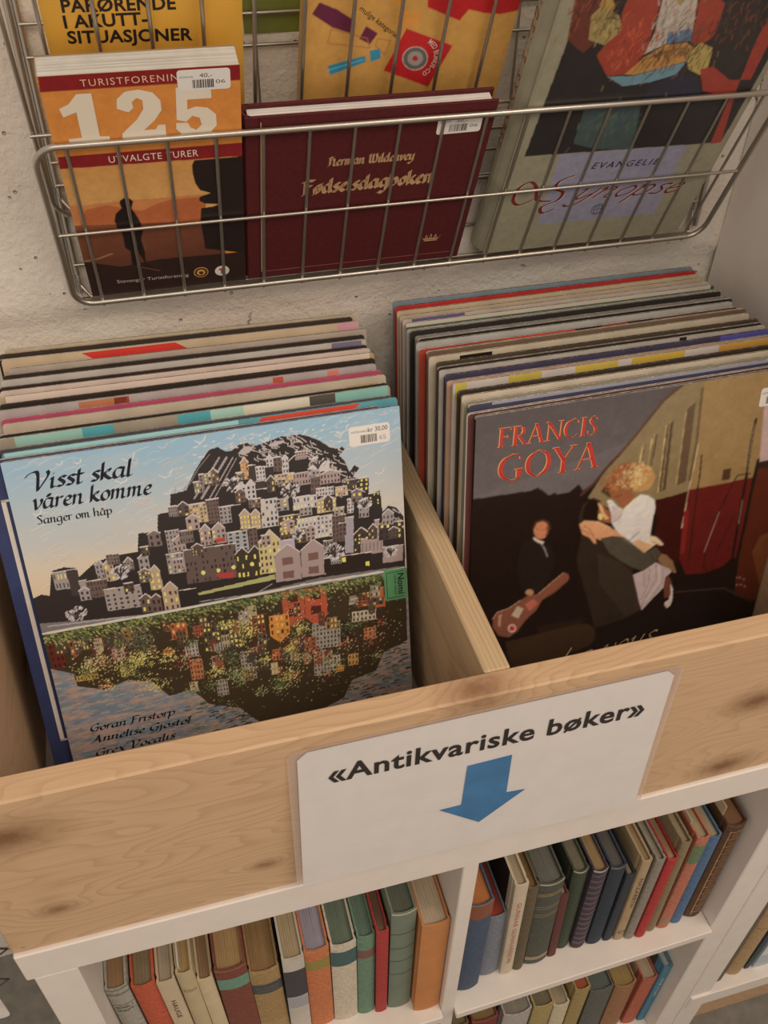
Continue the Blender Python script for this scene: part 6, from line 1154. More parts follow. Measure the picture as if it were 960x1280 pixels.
TX = {"A":[["nib","Visst skal",[[1.76,28.87],[9.29,28.86]],0.8,"i"],["nib","våren komme",[[1.5,27.3],[10.49,27.07]],0.78,"i"],["nib","Sanger om håp",[[1.59,26.01],[7.26,25.9]],0.42,"u"],["nib","Göran Fristorp",[[1.86,5.89],[9.21,5.79]],0.42,"i"],["nib","Annelise Gjöstøl",[[1.84,4.67],[10.46,4.56]],0.42,"i"],["nib","Grex Vocalis",[[1.84,3.17],[8.85,3.31]],0.42,"i"]],"B":[["FRANCIS",[[1.95,28.3],[10.99,28.02]]],["GOYA",[[2.1,24.99],[11.45,24.8]]],["ez-vous",[[9.89,1.56],[19.67,2.61]]]],"C":[["TURISTFORENINGEN",[[2.62,20.51],[10.62,20.52]]],["125",[[1.23,15.97],[11.71,15.8]]],["UTVALGTE TURER",[[3.47,14.09],[9.82,14.07]]],["Stavanger Turistforening",[[2.21,1.36],[8.15,1.28]]]],"Cem":[[9.23,1.6],[11.02,1.51]],"Cst":[[8.92,21.26],[12.47,21.25],[12.44,19.57],[8.83,19.66]],"D":[["Herman Wildenvey",[[6.68,12.04],[13.65,12.0]]],["Fødselsdagboken",[[4.76,9.32],[15.62,9.45]]]],"Dl":[[1.41,16.05],[1.34,0.78],[18.93,0.77],[1.41,16.26]],"Dst":[[14.81,15.85],[18.4,15.9],[18.61,14.08],[15.07,14.23]],"Dcr":[[15.73,3.07],[16.07,2.32],[17.48,2.42],[17.62,3.3]],"E":[["EVANGELIE",[[7.7,9.26],[14.21,9.1]]],["Synopse",[[5.23,5.94],[17.42,5.48]]]],"Eem":[[10.12,4.32]],"Esw":[[1.54,7.82],[2.47,6.33],[4.4,8.65],[3.6,9.61]],"F":[["PARØRENDE",[[1.38,14.26],[8.61,14.12]]],["I AKUTT-",[[1.33,13.15],[6.68,13.13]]],["SITUASJONER",[[1.36,12.05],[9.54,11.82]]]],"G":[["mulige kategorier",[[3.95,13.42],[7.07,10.96]]]],"Ast":[[26.81,30.13],[30.35,30.13],[30.37,28.59],[26.9,28.42]],"Atag":[[29.21,16.23],[31.26,16.04],[31.34,12.98],[29.09,13.22]],"Bst":[[25.84,29.71],[28.12,29.8],[28.48,28.36],[26.39,28.0]]}
CREAM = mat('cdbba6', .5, 'plain', .03); BLACKP = mat('231c1a', .5, 'plain', .03)
# guide book
t = rack_book('guide_book', 14.4, 36.9, 13.05, 21.4, 2.0, mat('8a6a4a', .5), 'orange guide book with large cream figures and hiker silhouette in the front pocket', hard=False, pages='b4afa6', y=36.9)
cv = Canvas(13.05, 21.4, 26, 5); cv.run(ART['C']); cv.soft(1, .12); cv.obj('front_cover_print', -.012, mat_art('guide_print', .35), t)
a = TX['C']
letters('title_lettering', a[0][0], *a[0][1], .55, -.03, mat('c9a07a', .5), t, space=1.2)
def digits(parent, y, m):
    (x0, z0), (x1, z1) = a[1][1]; z0 = (z0+z1)/2-.02; H = 4.1; w = 10.4/3
    D1 = [(0, 0), (2.75, 0), (2.75, .55), (2.1, .6), (2.1, H), (1.15, H), (.5, 3.35), (-.15, 3.05), (0, 2.35), (.9, 2.7), (.9, .6), (0, .55)]
    D2 = [(0, 0), (3.05, 0), (3.1, 1.2), (2.6, 1.2), (2.4, .85), (1.6, .85), (2.4, 1.6), (2.95, 2.4), (2.95, 3.2), (2.5, 3.85), (1.6, 4.15), (.7, 4.05), (.1, 3.5), (.0, 2.75), (.75, 2.4), (1.1, 2.75), (1.05, 3.2), (1.4, 3.5), (1.75, 3.3), (1.75, 2.6), (1.2, 1.75), (.1, .7)]
    D5 = [(.1, .75), (.6, .1), (1.5, -.12), (2.4, .15), (2.95, .8), (2.95, 1.75), (2.4, 2.35), (1.6, 2.5), (1.0, 2.3), (1.05, 3.1), (2.7, 3.1), (2.7, H), (.35, H), (.2, 1.5), (.85, 1.3), (1.3, 1.75), (1.8, 1.55), (1.9, .95), (1.5, .55), (1.1, .8), (.95, 1.2), (.15, 1.25)]
    V, F = [], []
    for i, (dg, ox) in enumerate(((D1, 0), (D2, 3.55), (D5, 7.25))):
        k = len(V); V += [(x0-.15+ox+px, y, z0+pz) for px, pz in dg]; F.append(tuple(range(k, len(V))))
    return mesh_obj('number_lettering', V, F, m, parent)
digits(t, -.03, CREAM)
letters('title_lettering', a[2][0], *a[2][1], .62, -.03, CREAM, t, space=1.1)
letters('title_lettering', a[3][0], *a[3][1], .4, -.03, mat('a89484', .5), t)
(ex, ez), (fx_, fz) = TX['Cem']
disc = lambda x, z, r, n=16: [(x+r*math.cos(2*math.pi*k/n), z+r*math.sin(2*math.pi*k/n)) for k in range(n)]
e = flat('lion_emblem', disc(ex, ez, .62), -.02, mat('b88438', .5), t, .012); flat('emblem_ring', disc(ex, ez, .54), -.034, mat('3a2416', .5), e, .01); flat('emblem_field', disc(ex, ez, .36), -.046, mat('b88438', .5), e, .01)
b = MB(); b.prism([(ex-.2, ez+.18), (ex-.1, ez+.05), (ex, ez+.2), (ex+.12, ez+.05), (ex+.2, ez+.18), (ex+.16, ez-.16), (ex, ez-.26), (ex-.16, ez-.16)], -.066, -.058, axis=1); b.obj('lion_mark', mat('3a2416', .5), e)
e = flat('round_emblem', disc(fx_, fz, .62), -.02, mat('c4b8ae', .5), t, .012); b = MB(); b.prism([(fx_-.28, fz+.3), (fx_-.28, fz+.12), (fx_-.1, fz+.12), (fx_-.1, fz-.32), (fx_+.1, fz-.32), (fx_+.1, fz+.12), (fx_+.28, fz+.12), (fx_+.28, fz+.3)], -.045, -.033, axis=1); b.obj('letter_mark', mat('9c1a1c', .5), e)
price_label(t, TX['Cst'], -.02, [('ANTIKVAR', .04, .3, .62, .16, '6b6160'), ('40,-', .42, .66, .62, .34, '4a4648'), ('06', .72, .9, .3, .3, '4a4648')])
# maroon cloth book
t = rack_book('cloth_book', 27.7, 36.9, 19.35, 17.05, 1.5, mat('4a1114', .7, 'cloth', .12), 'dark red cloth book with gold blackletter title in the front pocket', spine=.25, pages='d0c8c2')
a = TX['D']; GOLD = mat('a8825a', .45); sh = .3
s_ = lambda q: [(x-sh, z) for x, z in q]
pen('title_lettering', a[0][0], *s_(a[0][1]), .55, -.02, GOLD, t, 'f'); pen('title_lettering', a[1][0], *s_(a[1][1]), .88, -.02, GOLD, t, 'f')
(gx, g1), (_, g0), (g2, _), _ = TX['Dl']; gx -= sh
flat('gold_line', [(gx, .8), (gx+.07, .8), (gx+.07, 16.6), (gx, 16.6)], -.005, GOLD, t); flat('gold_line', [(gx, .8), (18.6, .8), (18.6, .85), (gx, .85)], -.005, mat('8a4a3c', .5), t)
(cx, cz), _, _, _ = TX['Dcr']; cx -= sh
b = MB()
for q in ([(0, .55), (.2, .1), (1.55, .1), (1.8, .55), (1.6, .2), (.2, .2)], [(.3, -.1), (1.5, -.1), (1.5, 0), (.3, 0)], [(.3, .2), (.45, .7), (.6, .2), (.55, .2), (.45, .5), (.35, .2)], [(.7, .2), (.85, .8), (1.0, .2), (.95, .2), (.85, .6), (.75, .2)], [(1.1, .2), (1.3, .7), (1.45, .2), (1.4, .2), (1.3, .5), (1.15, .2)]):
    b.prism([(cx+x, cz-.5+z) for x, z in q], -.025, -.005, axis=1)
b.obj('crown_emblem', GOLD, t)
flat('cover_groove', [(.95, .05), (1.12, .05), (1.12, 17), (.95, 17)], -.002, mat('380c0f', .8), t, .004)
price_label(t, [(x-sh, z) for x, z in TX['Dst']], -.01, [('ANTIKVAR', .04, .3, .66, .16, '6b6160'), ('50,-', .42, .66, .62, .34, '4a4648'), ('06', .74, .92, .3, .3, '4a4648')])
# grey green art book
t = rack_book('picture_book', 49.6, 36.9, 20.1, 29, 3.0, mat('837c66', .45), 'large grey green hardback with a dark painting and lilac panel at the rack right end', spine=.75, pages='b0aa9c')
cv = Canvas(19.6, 28.9, 18, 9); 
cv.run(ART['E']); cv.soft(1, .12); cv.obj('front_cover_print', -.012, mat_art('painting_print', .3), t, .25, 0)
a = TX['E']
letters('title_lettering', a[0][0], *a[0][1], .68, -.03, mat('2c2a3a', .5), t, bold=.01, shear=.25, space=1.3)
RED = mat('6d2420', .4); PK = mat('c9a898', .4)
for m_, dy, dx in ((PK, -.028, .06), (RED, -.04, 0)):
    (x0, z0), (x1, z1) = a[1][1]
    pen('title_lettering', 'ynopse', (x0+1.7+dx, z0-.1-dx), (x1+dx, z1-dx), 1.15, dy, m_, t, 's')
    V, F = [], []
    T = lambda u, v: (u+dx, dy, v-dx)
    for pts in ([(6.4, 8.7), (5.2, 8.2), (5.0, 7.3), (5.9, 6.8), (5.6, 5.9), (4.3, 5.3), (4.6, 4.5), (5.6, 4.9)], [(5.0, 5.9), (3.6, 6.2), (3.2, 7.6), (2.4, 8.4), (1.5, 7.8), (1.3, 6.5), (2.0, 5.8), (3.2, 6.3)]):
        stroke(V, F, smooth_line(pts, 7), (.16, .05), .05, T)
    mesh_obj('initial_lettering', V, F, m_, t)
(ex, ez), = TX['Eem']; b = MB()
for q in (.62, .36): b.tube([(ex+q*math.cos(k*math.pi/9), -.02, ez+.62*math.sin(k*math.pi/9)) for k in range(18)], .025, 4, closed=True)
b.tube([(ex-.6, -.02, ez), (ex+.6, -.02, ez)], .025, 4); b.tube([(ex-.5, -.02, ez+.3), (ex+.5, -.02, ez+.3)], .025, 4); b.tube([(ex, -.02, ez-.6), (ex, -.02, ez+.6)], .025, 4); b.obj('globe_emblem', mat('3a3848', .5), t)
V, F, w = font_mesh('EVANGELIE SYNOPSE', 0, .25, 1.6); out = []
for u, v in V: out.append((-.36+.25*abs(v-.36), 1.05+(v-.36)*1.3-.0, 27.8-(u*19.5)))
out = [(-.42-.0, 1.5-(v-.36)*1.05, 27.8-u*16.6) for u, v in V]
out = [(.35-1.1*math.sin(math.pi*max(0, min(3, y))/3)-.03, y, z) for _, y, z in out]
mesh_obj('spine_lettering', out, F, mat('7d3424', .5), t)
b = MB(); b.tube([(-.55, 1.0, 3.2), (-.65, 1.4, 3.6), (-.7, 1.7, 3.1), (-.6, 1.3, 2.4), (-.55, 1.0, 3.2)], .03, 4); b.obj('spine_emblem', BLACKP, t)
# yellow books in the pocket behind
t = rack_book('paperback_book', 15.35, 44.3, 12.95, 24, 1.1, mat('c08a24', .45), 'yellow paperback with heavy black capitals in the rear pocket behind the guide book', hard=False, y=36.9+.42*2.2)
b = MB(); b.box(0, -.012, 0, 12.95, 0, 24); b.obj('front_cover_print', mat('c68f1e', .4, 'plain', .05), t)
dz = 2.2/math.cos(LEAN); a = TX['F']
for tx, q in a: letters('title_lettering', tx, *[(x-.05, z+dz) for x, z in q], .92, -.03, BLACKP, t, bold=.026, space=1.04)
t = rack_book('paperback_book', 32.5, 44.3, 16.0, 24, 1.1, mat('a87a30', .45), 'mustard yellow book with purple and blue shapes and a red disc square', hard=False, y=36.9+.42*2.2)
cv = Canvas(16.0, 18, 20, 11); cv.run(ART['G']); cv.soft(1, .1)
b = MB(); b.box(0, -.012, 0, 16, 0, dz); b.obj('front_cover', mat('b8863a', .4), t)
cv.obj('front_cover_print', -.014, mat_art('yellow_print', .35), t, 0, dz)
(x0, z0), (x1, z1) = TX['G'][0][1]; letters('title_lettering', 'mulige kategorier', (x0, z0+dz), (x1, z1+dz), .42, -.03, mat('3a2a1c', .5), t)
V, F, w = font_mesh('MED BONUS-CD', .01, 0, 1.1); cx, cz = 7.15, 8.15+dz; cx, cz = (8.68, 9.29); cz += dz
out = []
for u, v in V:
    th = math.radians(58-118*u); r = 1.45+v*.42/.73; out.append((cx+r*math.cos(th), -.03, cz+r*math.sin(th)))
mesh_obj('arched_lettering', out, F, mat('d0b8a8', .5), t)
# green booklet high behind
t = rack_book('green_booklet', 29.3, 55.9, 17, 12, .3, mat('5d6422', .5), 'olive green booklet behind the rack wires between the yellow books', hard=False, y=39.15, slope=-.01)
b = MB(); b.box(0, -.01, 0, 17, 0, 12); b.obj('front_cover_print', mat('666c26', .4), t)

# ================================================================ record sleeves
def sleeve(pos, lean, yaw, roll, th, face, edge, label, group, spine=None, size=31.4, patches=(), name='record_sleeve', rr=.25, cat='record'):
    t = empty(name, pos, label, cat, group, pose_matrix(lean, yaw, roll))
    pts = rounded(0, 0, size, size, rr, 2); n = len(pts); b = MB()
    V = [(x, 0, z) for x, z in pts]+[(x, th, z) for x, z in pts]
    b.add(V[:n], [tuple(range(n))], 0); b.add(V[n:], [tuple(range(n))[::-1]], 0)
    for i in range(n):
        j = (i+1) % n; left = pts[i][0] < .01 and pts[j][0] < .01
        b.add([V[i], V[i+n], V[j+n], V[j]], [(0, 1, 2, 3)], 2 if left else 1)
    b.obj('sleeve', [face, edge, spine or edge], t)
    # the slit along the top where the two cards part
    s = MB(); s.box(.6, th*.38, size-.4, size-.8, th*.62, size+.004); s.obj('card_slit', mat('3a322c', .9), t)
    for k, (q, col) in enumerate(patches): flat('printed_patch', [(x, size-z) for x, z in q], -.003, mat(col, .45, 'plain', .05), t, .006)
    return t
def worn(c): return mat(c, .5, 'board', .16)
ED = {k: mat(v, .7, 'edge', .15) for k, v in dict(w='b8aa98', c='b39f80', g='8d867d', k='4a4038', p='b88f8a', t='4f8a8f', r='9c2c26').items()}
rd = random.Random(12)
# ---- left compartment, front to back: (top y, colour, edge, dx, label, patches)
LG = 'records standing in the left compartment of the bin'; RG = 'records standing in the right compartment of the bin'
pt = lambda x0, x1, d=1.6, z=0: [(x0, z+d), (x1, z+d), (x1, z), (x0, z)]
Lrec = [
 (22.65, '4b8c96', 't', .35, 'teal record sleeve with a red stripe on top, directly behind the winter town cover', [([(18.2, 2.2), (25.2, 2.2), (28.2, 0.05), (19.9, .05)][::-1], 'b8351c'), (pt(0.2, 18, .35), '86b0b0')]),
 (23.35, '4a3f44', 'g', 0., 'dark purple brown record sleeve with flecked edge behind the teal one', []),
 (24.35, '8f8270', 'w', .1, 'record sleeve with pale green, teal and tan printed blocks along its top edge', [(pt(1.2, 6.2), '7fa698'), (pt(6.2, 8.6), '3c8f96'), (pt(16.2, 18.9), '8fb0a0'), (pt(13.6, 16.2), '3c8f96'), (pt(18.9, 24.4), 'bdb29c'), (pt(24.4, 26.6), '4a423a'), (pt(26.6, 31.2), '6fa093')]),
 (25.2, '2f271c', 'w', .1, 'almost black record sleeve behind the sleeve with teal blocks', []),
 (26.5, 'b3a08a', 'w', .3, 'plain cream record sleeve in front of the magenta one', [(pt(27.8, 30.6, 1.5, .6), 'a8883a')]),
 (27.4, 'a8405a', 'p', .15, 'magenta record sleeve with worn white edge in the left compartment', []),
 (28.3, 'a0938e', 'g', -.1, 'greyish pink record sleeve with small red and blue prints', [(pt(22.2, 23.1, 1.2, .1), 'b0432f'), (pt(27, 28, 1.0, .1), 'c06a5a'), (pt(6.2, 10, 1.2, .1), 'a8683f'), (pt(9, 10.2, 1.2, .1), 'a03428')]),
 (29.1, '2c221b', 'k', .0, 'black record sleeve with flecked edge behind the greyish pink one', []),
 (30.05, 'ad8a5e', 'c', .15, 'record sleeve with an orange lower line and pale pinkish top', [(pt(.3, 31, .7), 'c4ac9c'), (pt(.3, 14, .5, .8), 'b87c3c')]),
 (30.8, 'bca89c', 'w', .0, 'plain pinkish white record sleeve in the left compartment', []),
 (31.5, '33231c', 'k', -.1, 'dark brown record sleeve between two pale sleeves', []),
 (32.5, 'b0a59a', 'g', .0, 'pale grey record sleeve with a violet right corner', [(pt(28.2, 31, 1.2, .05), '6f6478')]),
 (33.45, '33281f', 'g', .1, 'dark brown record sleeve in a worn clear outer bag', []),
 (34.3, 'a59484', 'g', .5, 'beige record sleeve in a creased clear outer bag sticking out to the right', []),
 (35.25, 'b49c7c', 'w', .0, 'tan record sleeve with a red parallelogram on its cover', [([(6.6, .15), (14.6, .1), (17.4, 1.9), (9.2, 2.0)], 'bb2418'), (pt(29.4, 31.2), 'b8808a')]),
 (35.85, '2f261d', 'c', -.3, 'black record sleeve with flecked edge near the wall', []),
 (36.5, '3a2e26', 'c', -.3, 'dark record sleeve with cream edge second from the wall', []),
 (37.15, 'b5a184', 'c', .1, 'cream record sleeve at the very back of the left compartment', []),
]
LP0 = (5.84, 12.74, 1.9)
ty0 = 12.74+31.4*math.sin(.299)
nL = len(Lrec)
for i, (ty, fc, ed, dx, lab, pa) in enumerate(Lrec):
    k = (i+1)/nL; lean = .296-.06*k; ty = max(ty+.4, 23.3); rx = 37.5+dx-.15; yaw = .034-.03*k+rd.uniform(-.001, .001); roll = -.019+rd.uniform(-.002, .002)
    Rm = pose_matrix(lean, yaw, roll); U, Vv = Rm.col[0], Rm.col[2]; by = ty-12.5*U.y-31.4*Vv.y
    sleeve((rx-31.4-31.4*Vv.x, by, 1.25-31.4*U.z+(.4 if 'parallelogram' in lab or 'teal and tan' in lab else rd.uniform(0, .2))), lean, yaw, roll, .23, worn(fc), ED[ed], lab, LG, patches=pa)
# the tilted dark blue sleeve showing left of the front cover
t = sleeve((4.2, 13.12, 1.9), .299, .034, -.023, .3, mat('2b3357', .35), ED['w'], 'dark blue record sleeve with a white frame line showing left of the winter town cover', LG)
b = MB()
for q in ((.95, 5.2, 1.3, 28.2), (.95, 28.0, 12, 28.2), (.95, 5.2, 12, 5.4)): b.prism([(q[0], q[1]), (q[2], q[1]), (q[2], q[3]), (q[0], q[3])], -.012, -.002, axis=1)
b.prism([(1.62, 5.7), (1.7, 5.7), (1.7, 27.5), (1.62, 27.5)], -.012, -.002, axis=1)
b.obj('white_frame_line', mat('b5aca0', .4), t)
# front cover, left
t = sleeve(LP0, .299, .035, -.023, .34, worn('8a9096'), ED['g'], 'record sleeve with a painted winter town on a hill mirrored in water', LG)
cv = Canvas(31.4, 31.4, 17, 21); cv.run(ART['A']); cv.obj('cover_painting', -.008, mat_art('town_print', .4), t)
INK = mat('1c1c26', .45)
for kind, tx, q, xh, st in TX['A']: pen('title_lettering', tx, *q, xh, -.02, INK, t, st)
price_label(t, TX['Ast'], -.012, [('ANTIKVARIAT', .05, .48, .66, .2, '6b6160'), ('kr 30,00', .47, .95, .64, .42, '2c2626'), ('65', .74, .9, .18, .42, '8a8086')])
q = TX['Atag']; x0, z1, x1, z0 = q[0][0], q[0][1], q[2][0], q[2][1]
g = flat('green_label', [(x0, z0+.1), (x1, z0), (x1, z1-.1), (x0, z1)], -.012, mat('4f8a5c', .5), t, .012); g['label'] = 'green rectangular label stuck at the right edge'
b = MB()
for r_ in ((x0+.2, z0+.3, x0+.25, z1-.3), (x0+.2, z0+.3, x1-.3, z0+.35), (x0+.2, z1-.35, x1-.3, z1-.3)): b.prism([(r_[0], r_[1]), (r_[2], r_[1]), (r_[2], r_[3]), (r_[0], r_[3])], -.032, -.024, axis=1)
b.obj('label_border', BLACKP, g)
letters('label_lettering', 'Nomi', (x1-.85, z1-.5), (x1-.85, z0+.55), .62, -.035, BLACKP, g, bold=.02, shear=.1); letters('label_lettering', 'NORSK MISJON', (x1-1.2, z1-.6), (x1-1.2, z0+.6), .2, -.035, BLACKP, g)

# ---- right compartment
Rrec = [
 (19.0, '454458', 'w', 'dark slate blue record sleeve with worn white edge directly behind the couple cover', [(pt(2, 31, .25), '8a8896')], 41.5),
 (19.6, '8f866c', 'w', 'pale olive record sleeve with a narrow flecked top strip', [(pt(3, 28, .25, .3), 'a89c7a')], 41.35),
 (20.3, 'c0b09a', 'c', 'cream record sleeve with yellowish edge in the right compartment', [], 41.35),
 (21.0, '3a2f26', 'k', 'dark brown record sleeve with worn speckled edge behind the cream one', [], 41.3),
 (22.0, 'bcaea4', 'w', 'white record sleeve with yellow blocks along its top', [(pt(4.9, 7.9), 'b09a30'), (pt(11, 15), 'b89c34'), (pt(16.3, 21.4), 'b8962c'), (pt(24.8, 31.2), 'b8862a'), (pt(.2, 1.2), 'b0a03a')], 41.2),
 (22.7, 'b08a70', 'c', 'record sleeve with a thin pinkish orange top edge', [], 40.9),
 (23.35, '3f3850', 'k', 'dark violet record sleeve behind the one with yellow blocks', [(pt(26, 31.2, 1.), '4a4a8f')], 40.9),
 (24.3, 'aea49a', 'w', 'pale grey record sleeve with a small black gap near its right end', [(pt(22.6, 23.3, 1.1), '2a2422')], 40.75),
 (24.95, '33291f', 'g', 'black record sleeve with a rough flecked edge in the middle of the right compartment', [], 40.8),
 (25.6, '4a3d2a', 'k', 'dark olive brown record sleeve in the right compartment', [], 40.9),
 (26.6, 'bcab90', 'w', 'plain cream record sleeve behind the dark olive one', [(pt(2.8, 5.8, 1.4, .2), '241a16')], 40.6),
 (27.35, '6b543e', 'w', 'brown record sleeve with a thin white edge line', [], 40.9),
 (28.05, '9c3a24', 'w', 'record sleeve with red and black blocks along its top', [(pt(8, 14.8, .7), 'bb3a1c'), (pt(14.8, 17.4, .7), '2a201a'), (pt(20, 22.5, .7), '2a201a'), (pt(22.5, 31.3, 1.2), '5a3a2a'), (pt(.5, 3.3, 1.6), 'a82c26')], 40.35),
 (29.0, 'a5a39a', 'g', 'light bluish grey record sleeve in the right compartment', [], 40.3),
 (29.6, '2a231b', 'w', 'black record sleeve between two grey sleeves', [], 40.75),
 (30.3, '807a72', 'g', 'mid grey record sleeve in the right compartment', [], 40.75),
 (30.95, '2e2824', 'g', 'black record sleeve with rounded worn corner at its left end', [], 40.4),
 (31.65, 'aaa093', 'g', 'pale flecked record sleeve in front of the green striped one', [(pt(2, 30, .3, .8), '6d6460')], 40.35),
 (32.4, '2c5a34', 'w', 'record sleeve with a dark green stripe along its cover', [(pt(0, 31, .35), 'b3a694')], 40.45),
 (33.2, 'b8a596', 'w', 'pinkish cream record sleeve with violet pattern at its left end', [(pt(.9, 6, 1.5), '5f5478')], 40.1),
 (34.0, 'b09a80', 'c', 'tan record sleeve with a cream edge near the wall', [(pt(1, 28, .2, .9), '7d5a44')], 40.05),
 (34.9, 'b6a182', 'c', 'buff record sleeve in front of the red one', [], 40.1),
 (35.7, 'b0231f', 'r', 'bright red record sleeve near the wall in the right compartment', [], 40.2),
 (36.5, '6f8088', 'g', 'blue grey record sleeve at the very back of the right compartment', [], 39.9),
]
ty1 = 12.96+31.4*math.sin(.1475); nR = len(Rrec)
sp = ['3a3a4c', 'b3aca0', '9c7a40', '4a3c30', 'b0a690', '8a7a5a', '231d1b', '8f8474', '5a4c3e', '8c7f6c', 'b3ab9c', '4f2a26', 'a59a8c', '8a8070', '1e1a18', '6d6a64', '8a8a82', '9c948a', 'b0aab0', '5f5478', 'a08070', 'a83028', 'a8201c', '6f8088']
for i, (ty, fc, ed, lab, pa, lx) in enumerate(Rrec):
    k = (i+1)/nR; lean = .14-.03*k; by = ty-31.4*math.sin(lean); lx = max(lx+.72, 41.0)-(.25 if i > 10 else 0)
    sleeve((max(lx, 40.85), by, 1.8+(.3 if 'yellow blocks' in lab else rd.uniform(0, .22))), lean, .011*(1-k)+rd.uniform(-.002, .002), rd.uniform(-.002, .002), .24, worn(fc), ED[ed], lab, RG, spine=worn(sp[i]), patches=pa)
t = sleeve((41.9, 13.45, 1.82), .1475, .0124, 0, .32, worn('5a2f2a'), ED['w'], 'reddish brown record sleeve with white edges peeping out left of the couple cover', RG, spine=mat('c4bdb2', .6))
t = sleeve((42.4, 12.96, 1.8), .1475, .0124, 0, .36, worn('3a2a26'), ED['g'], 'record sleeve with a photograph of an embracing couple beside a red train', RG, spine=mat('1c1614', .5))
cv = Canvas(31.4, 31.4, 15, 31); cv.run(ART['B']); cv.soft(2, .12); cv.obj('cover_photograph', -.008, mat_art('couple_print', .3), t)
a = TX['B']; OR = mat('d8884a', .4); RD = mat('b02a22', .4)
for tx, q in a[:2]:
    cap = 1.72 if tx == 'FRANCIS' else 2.45
    roman('name_lettering', tx, (q[0][0]-.08, q[0][1]+.05), (q[1][0]-.08, q[1][1]+.05), cap, -.016, OR, t, .075); roman('name_lettering', tx, *q, cap, -.022, RD, t, .07)
pen('title_lettering', 'dez-vous', (8.2, 1.2), (19.8, 2.5), 1.6, -.02, mat('bf9a74', .4), t, 's')
price_label(t, TX['Bst'], -.012, [('ANTIKVAR', .05, .48, .66, .2, '6b6160'), ('kr 30,00', .47, .95, .64, .36, '2c2626')])

# ================================================================ old books on the shelves
def book(x0, x1, y, z0, h, dx, cover, pages, label, group, depth=14., bulge=.28, bands=(), lines=(), text=(), side=None, board=.24, worn_cap=None, kind='cloth', ladder=None):
    w = x1-x0; ang = math.atan2(dx, h)
    t = empty('old_book', (x0, y, z0), label, 'book', group, Matrix.Rotation(ang, 3, 'Y'))
    bl = min(bulge, w*.3); n = 8
    arc = lambda x: .0+bl*(2*x/w-1)**2                           # y of the spine at x (0 at the middle)
    out = [(0, depth)]+[(0, bl+.9), (.07, bl+.75), (.07, bl+.5), (0, bl+.35)]+[(w*k/n, arc(w*k/n)) for k in range(n+1)]+[(w, bl+.35), (w-.07, bl+.5), (w-.07, bl+.75), (w, bl+.9), (w, depth)]
    inn = [(w-board, depth), (w-board, bl+.4)]+[(w-board-(w-2*board)*k/n, arc(board+(w-2*board)*(1-k/n))+.22) for k in range(n+1)]+[(board, bl+.4), (board, depth)]
    b = MB(); poly = (out+inn)[::-1]; b.prism([(px, py) for px, py in poly][::-1], 0, h)
    cm = mat(cover, .75, kind, .14)
    b.obj('cover', cm, t)
    if side: 
        for xa, xb in ((-.02, .02), (w-.02, w+.02)): s = MB(); s.box(xa, bl+1.6, .05, xb, depth-.05, h-.05); s.obj('board_paper', mat(side, .7, 'board'), t)
    pg = [(w-board-.02, depth-.45), (w-board-.02, bl+.45)]+[(w-board-(w-2*board)*k/n, arc(board+(w-2*board)*(1-k/n))+.3) for k in range(n+1)]+[(board+.02, bl+.45), (board+.02, depth-.45)]
    p = MB(); p.prism(pg[::-1], .3, h-.32-rd.random()*.15); p.obj('pages', mat_pages(pages, 0), t)
    def strip(name, za, zb, m, off=.025, xa=0., xb=None):
        xb = w if xb is None else xb; V = []; F = []
        for k in range(n+1):
            x = xa+(xb-xa)*k/n
            for z in (za, zb): V.append((x, arc(x)-off, z))
        F = [(2*k, 2*k+2, 2*k+3, 2*k+1) for k in range(n)]; 
        m0 = len(V); V += [(x, yy+off*.9, z) for x, yy, z in V]; F += [(0, 1, m0+1, m0), (2*n+1, 2*n, m0+2*n, m0+2*n+1)]+[(2*k+1, 2*k+3, m0+2*k+3, m0+2*k+1) for k in range(n)]+[(2*k+2, 2*k, m0+2*k, m0+2*k+2) for k in range(n)]
        o = mesh_obj(name, V, F, m, t); return o
    for (d0, d1, c) in bands: strip('spine_label', h-d1, h-d0, mat(c, .6, 'cloth', .1))['label'] = 'spine label in a contrasting colour'
    for (d, c, th) in lines: strip('spine_line', h-d-th, h-d, mat(c, .6), .02)
    for (tx, d0, d1, cap, c, vert) in text:
        V, F, ww = font_mesh(tx, .0, 0, 1.05)
        if vert: o = [(w/2+(v-.36)*cap/.73, 0, h-d0-u*(d1-d0)) for u, v in V]
        else: o = [(w*.12+u*w*.76, 0, h-d0+(v-.36)*cap/.73) for u, v in V]
        o = [(x, arc(x)-.04, z) for x, _, z in o]; mesh_obj('spine_lettering', o, F, mat(c, .6), t)
    if ladder:
        lm_ = mat(ladder, .6, 'plain', .3)
        for xa in (.22, .74): strip('tooled_line', .6, h-1.2, lm_, .02, w*xa, w*(xa+.045))
        for k in range(13): strip('tooled_rung', h-1.4-k*1.6, h-1.3-k*1.6, lm_, .02, w*.22, w*.785)
        for k in range(12): strip('tooled_square', h-2.6-k*1.6, h-1.7-k*1.6, mat('6b4a30', .7, 'plain', .2), .018, w*.36, w*.66)
    if worn_cap:
        strip('worn_headcap', h-.28, h+.02, mat(worn_cap, .8, 'board', .3), .02)
    # end papers seen on the inside of the boards
    return t
G1 = 'old books on the upper left shelf'; G2 = 'old books on the upper right shelf'; G3 = 'old books on the lower right shelf'; G4 = 'books in the tall bookcase'
zs = -39.78
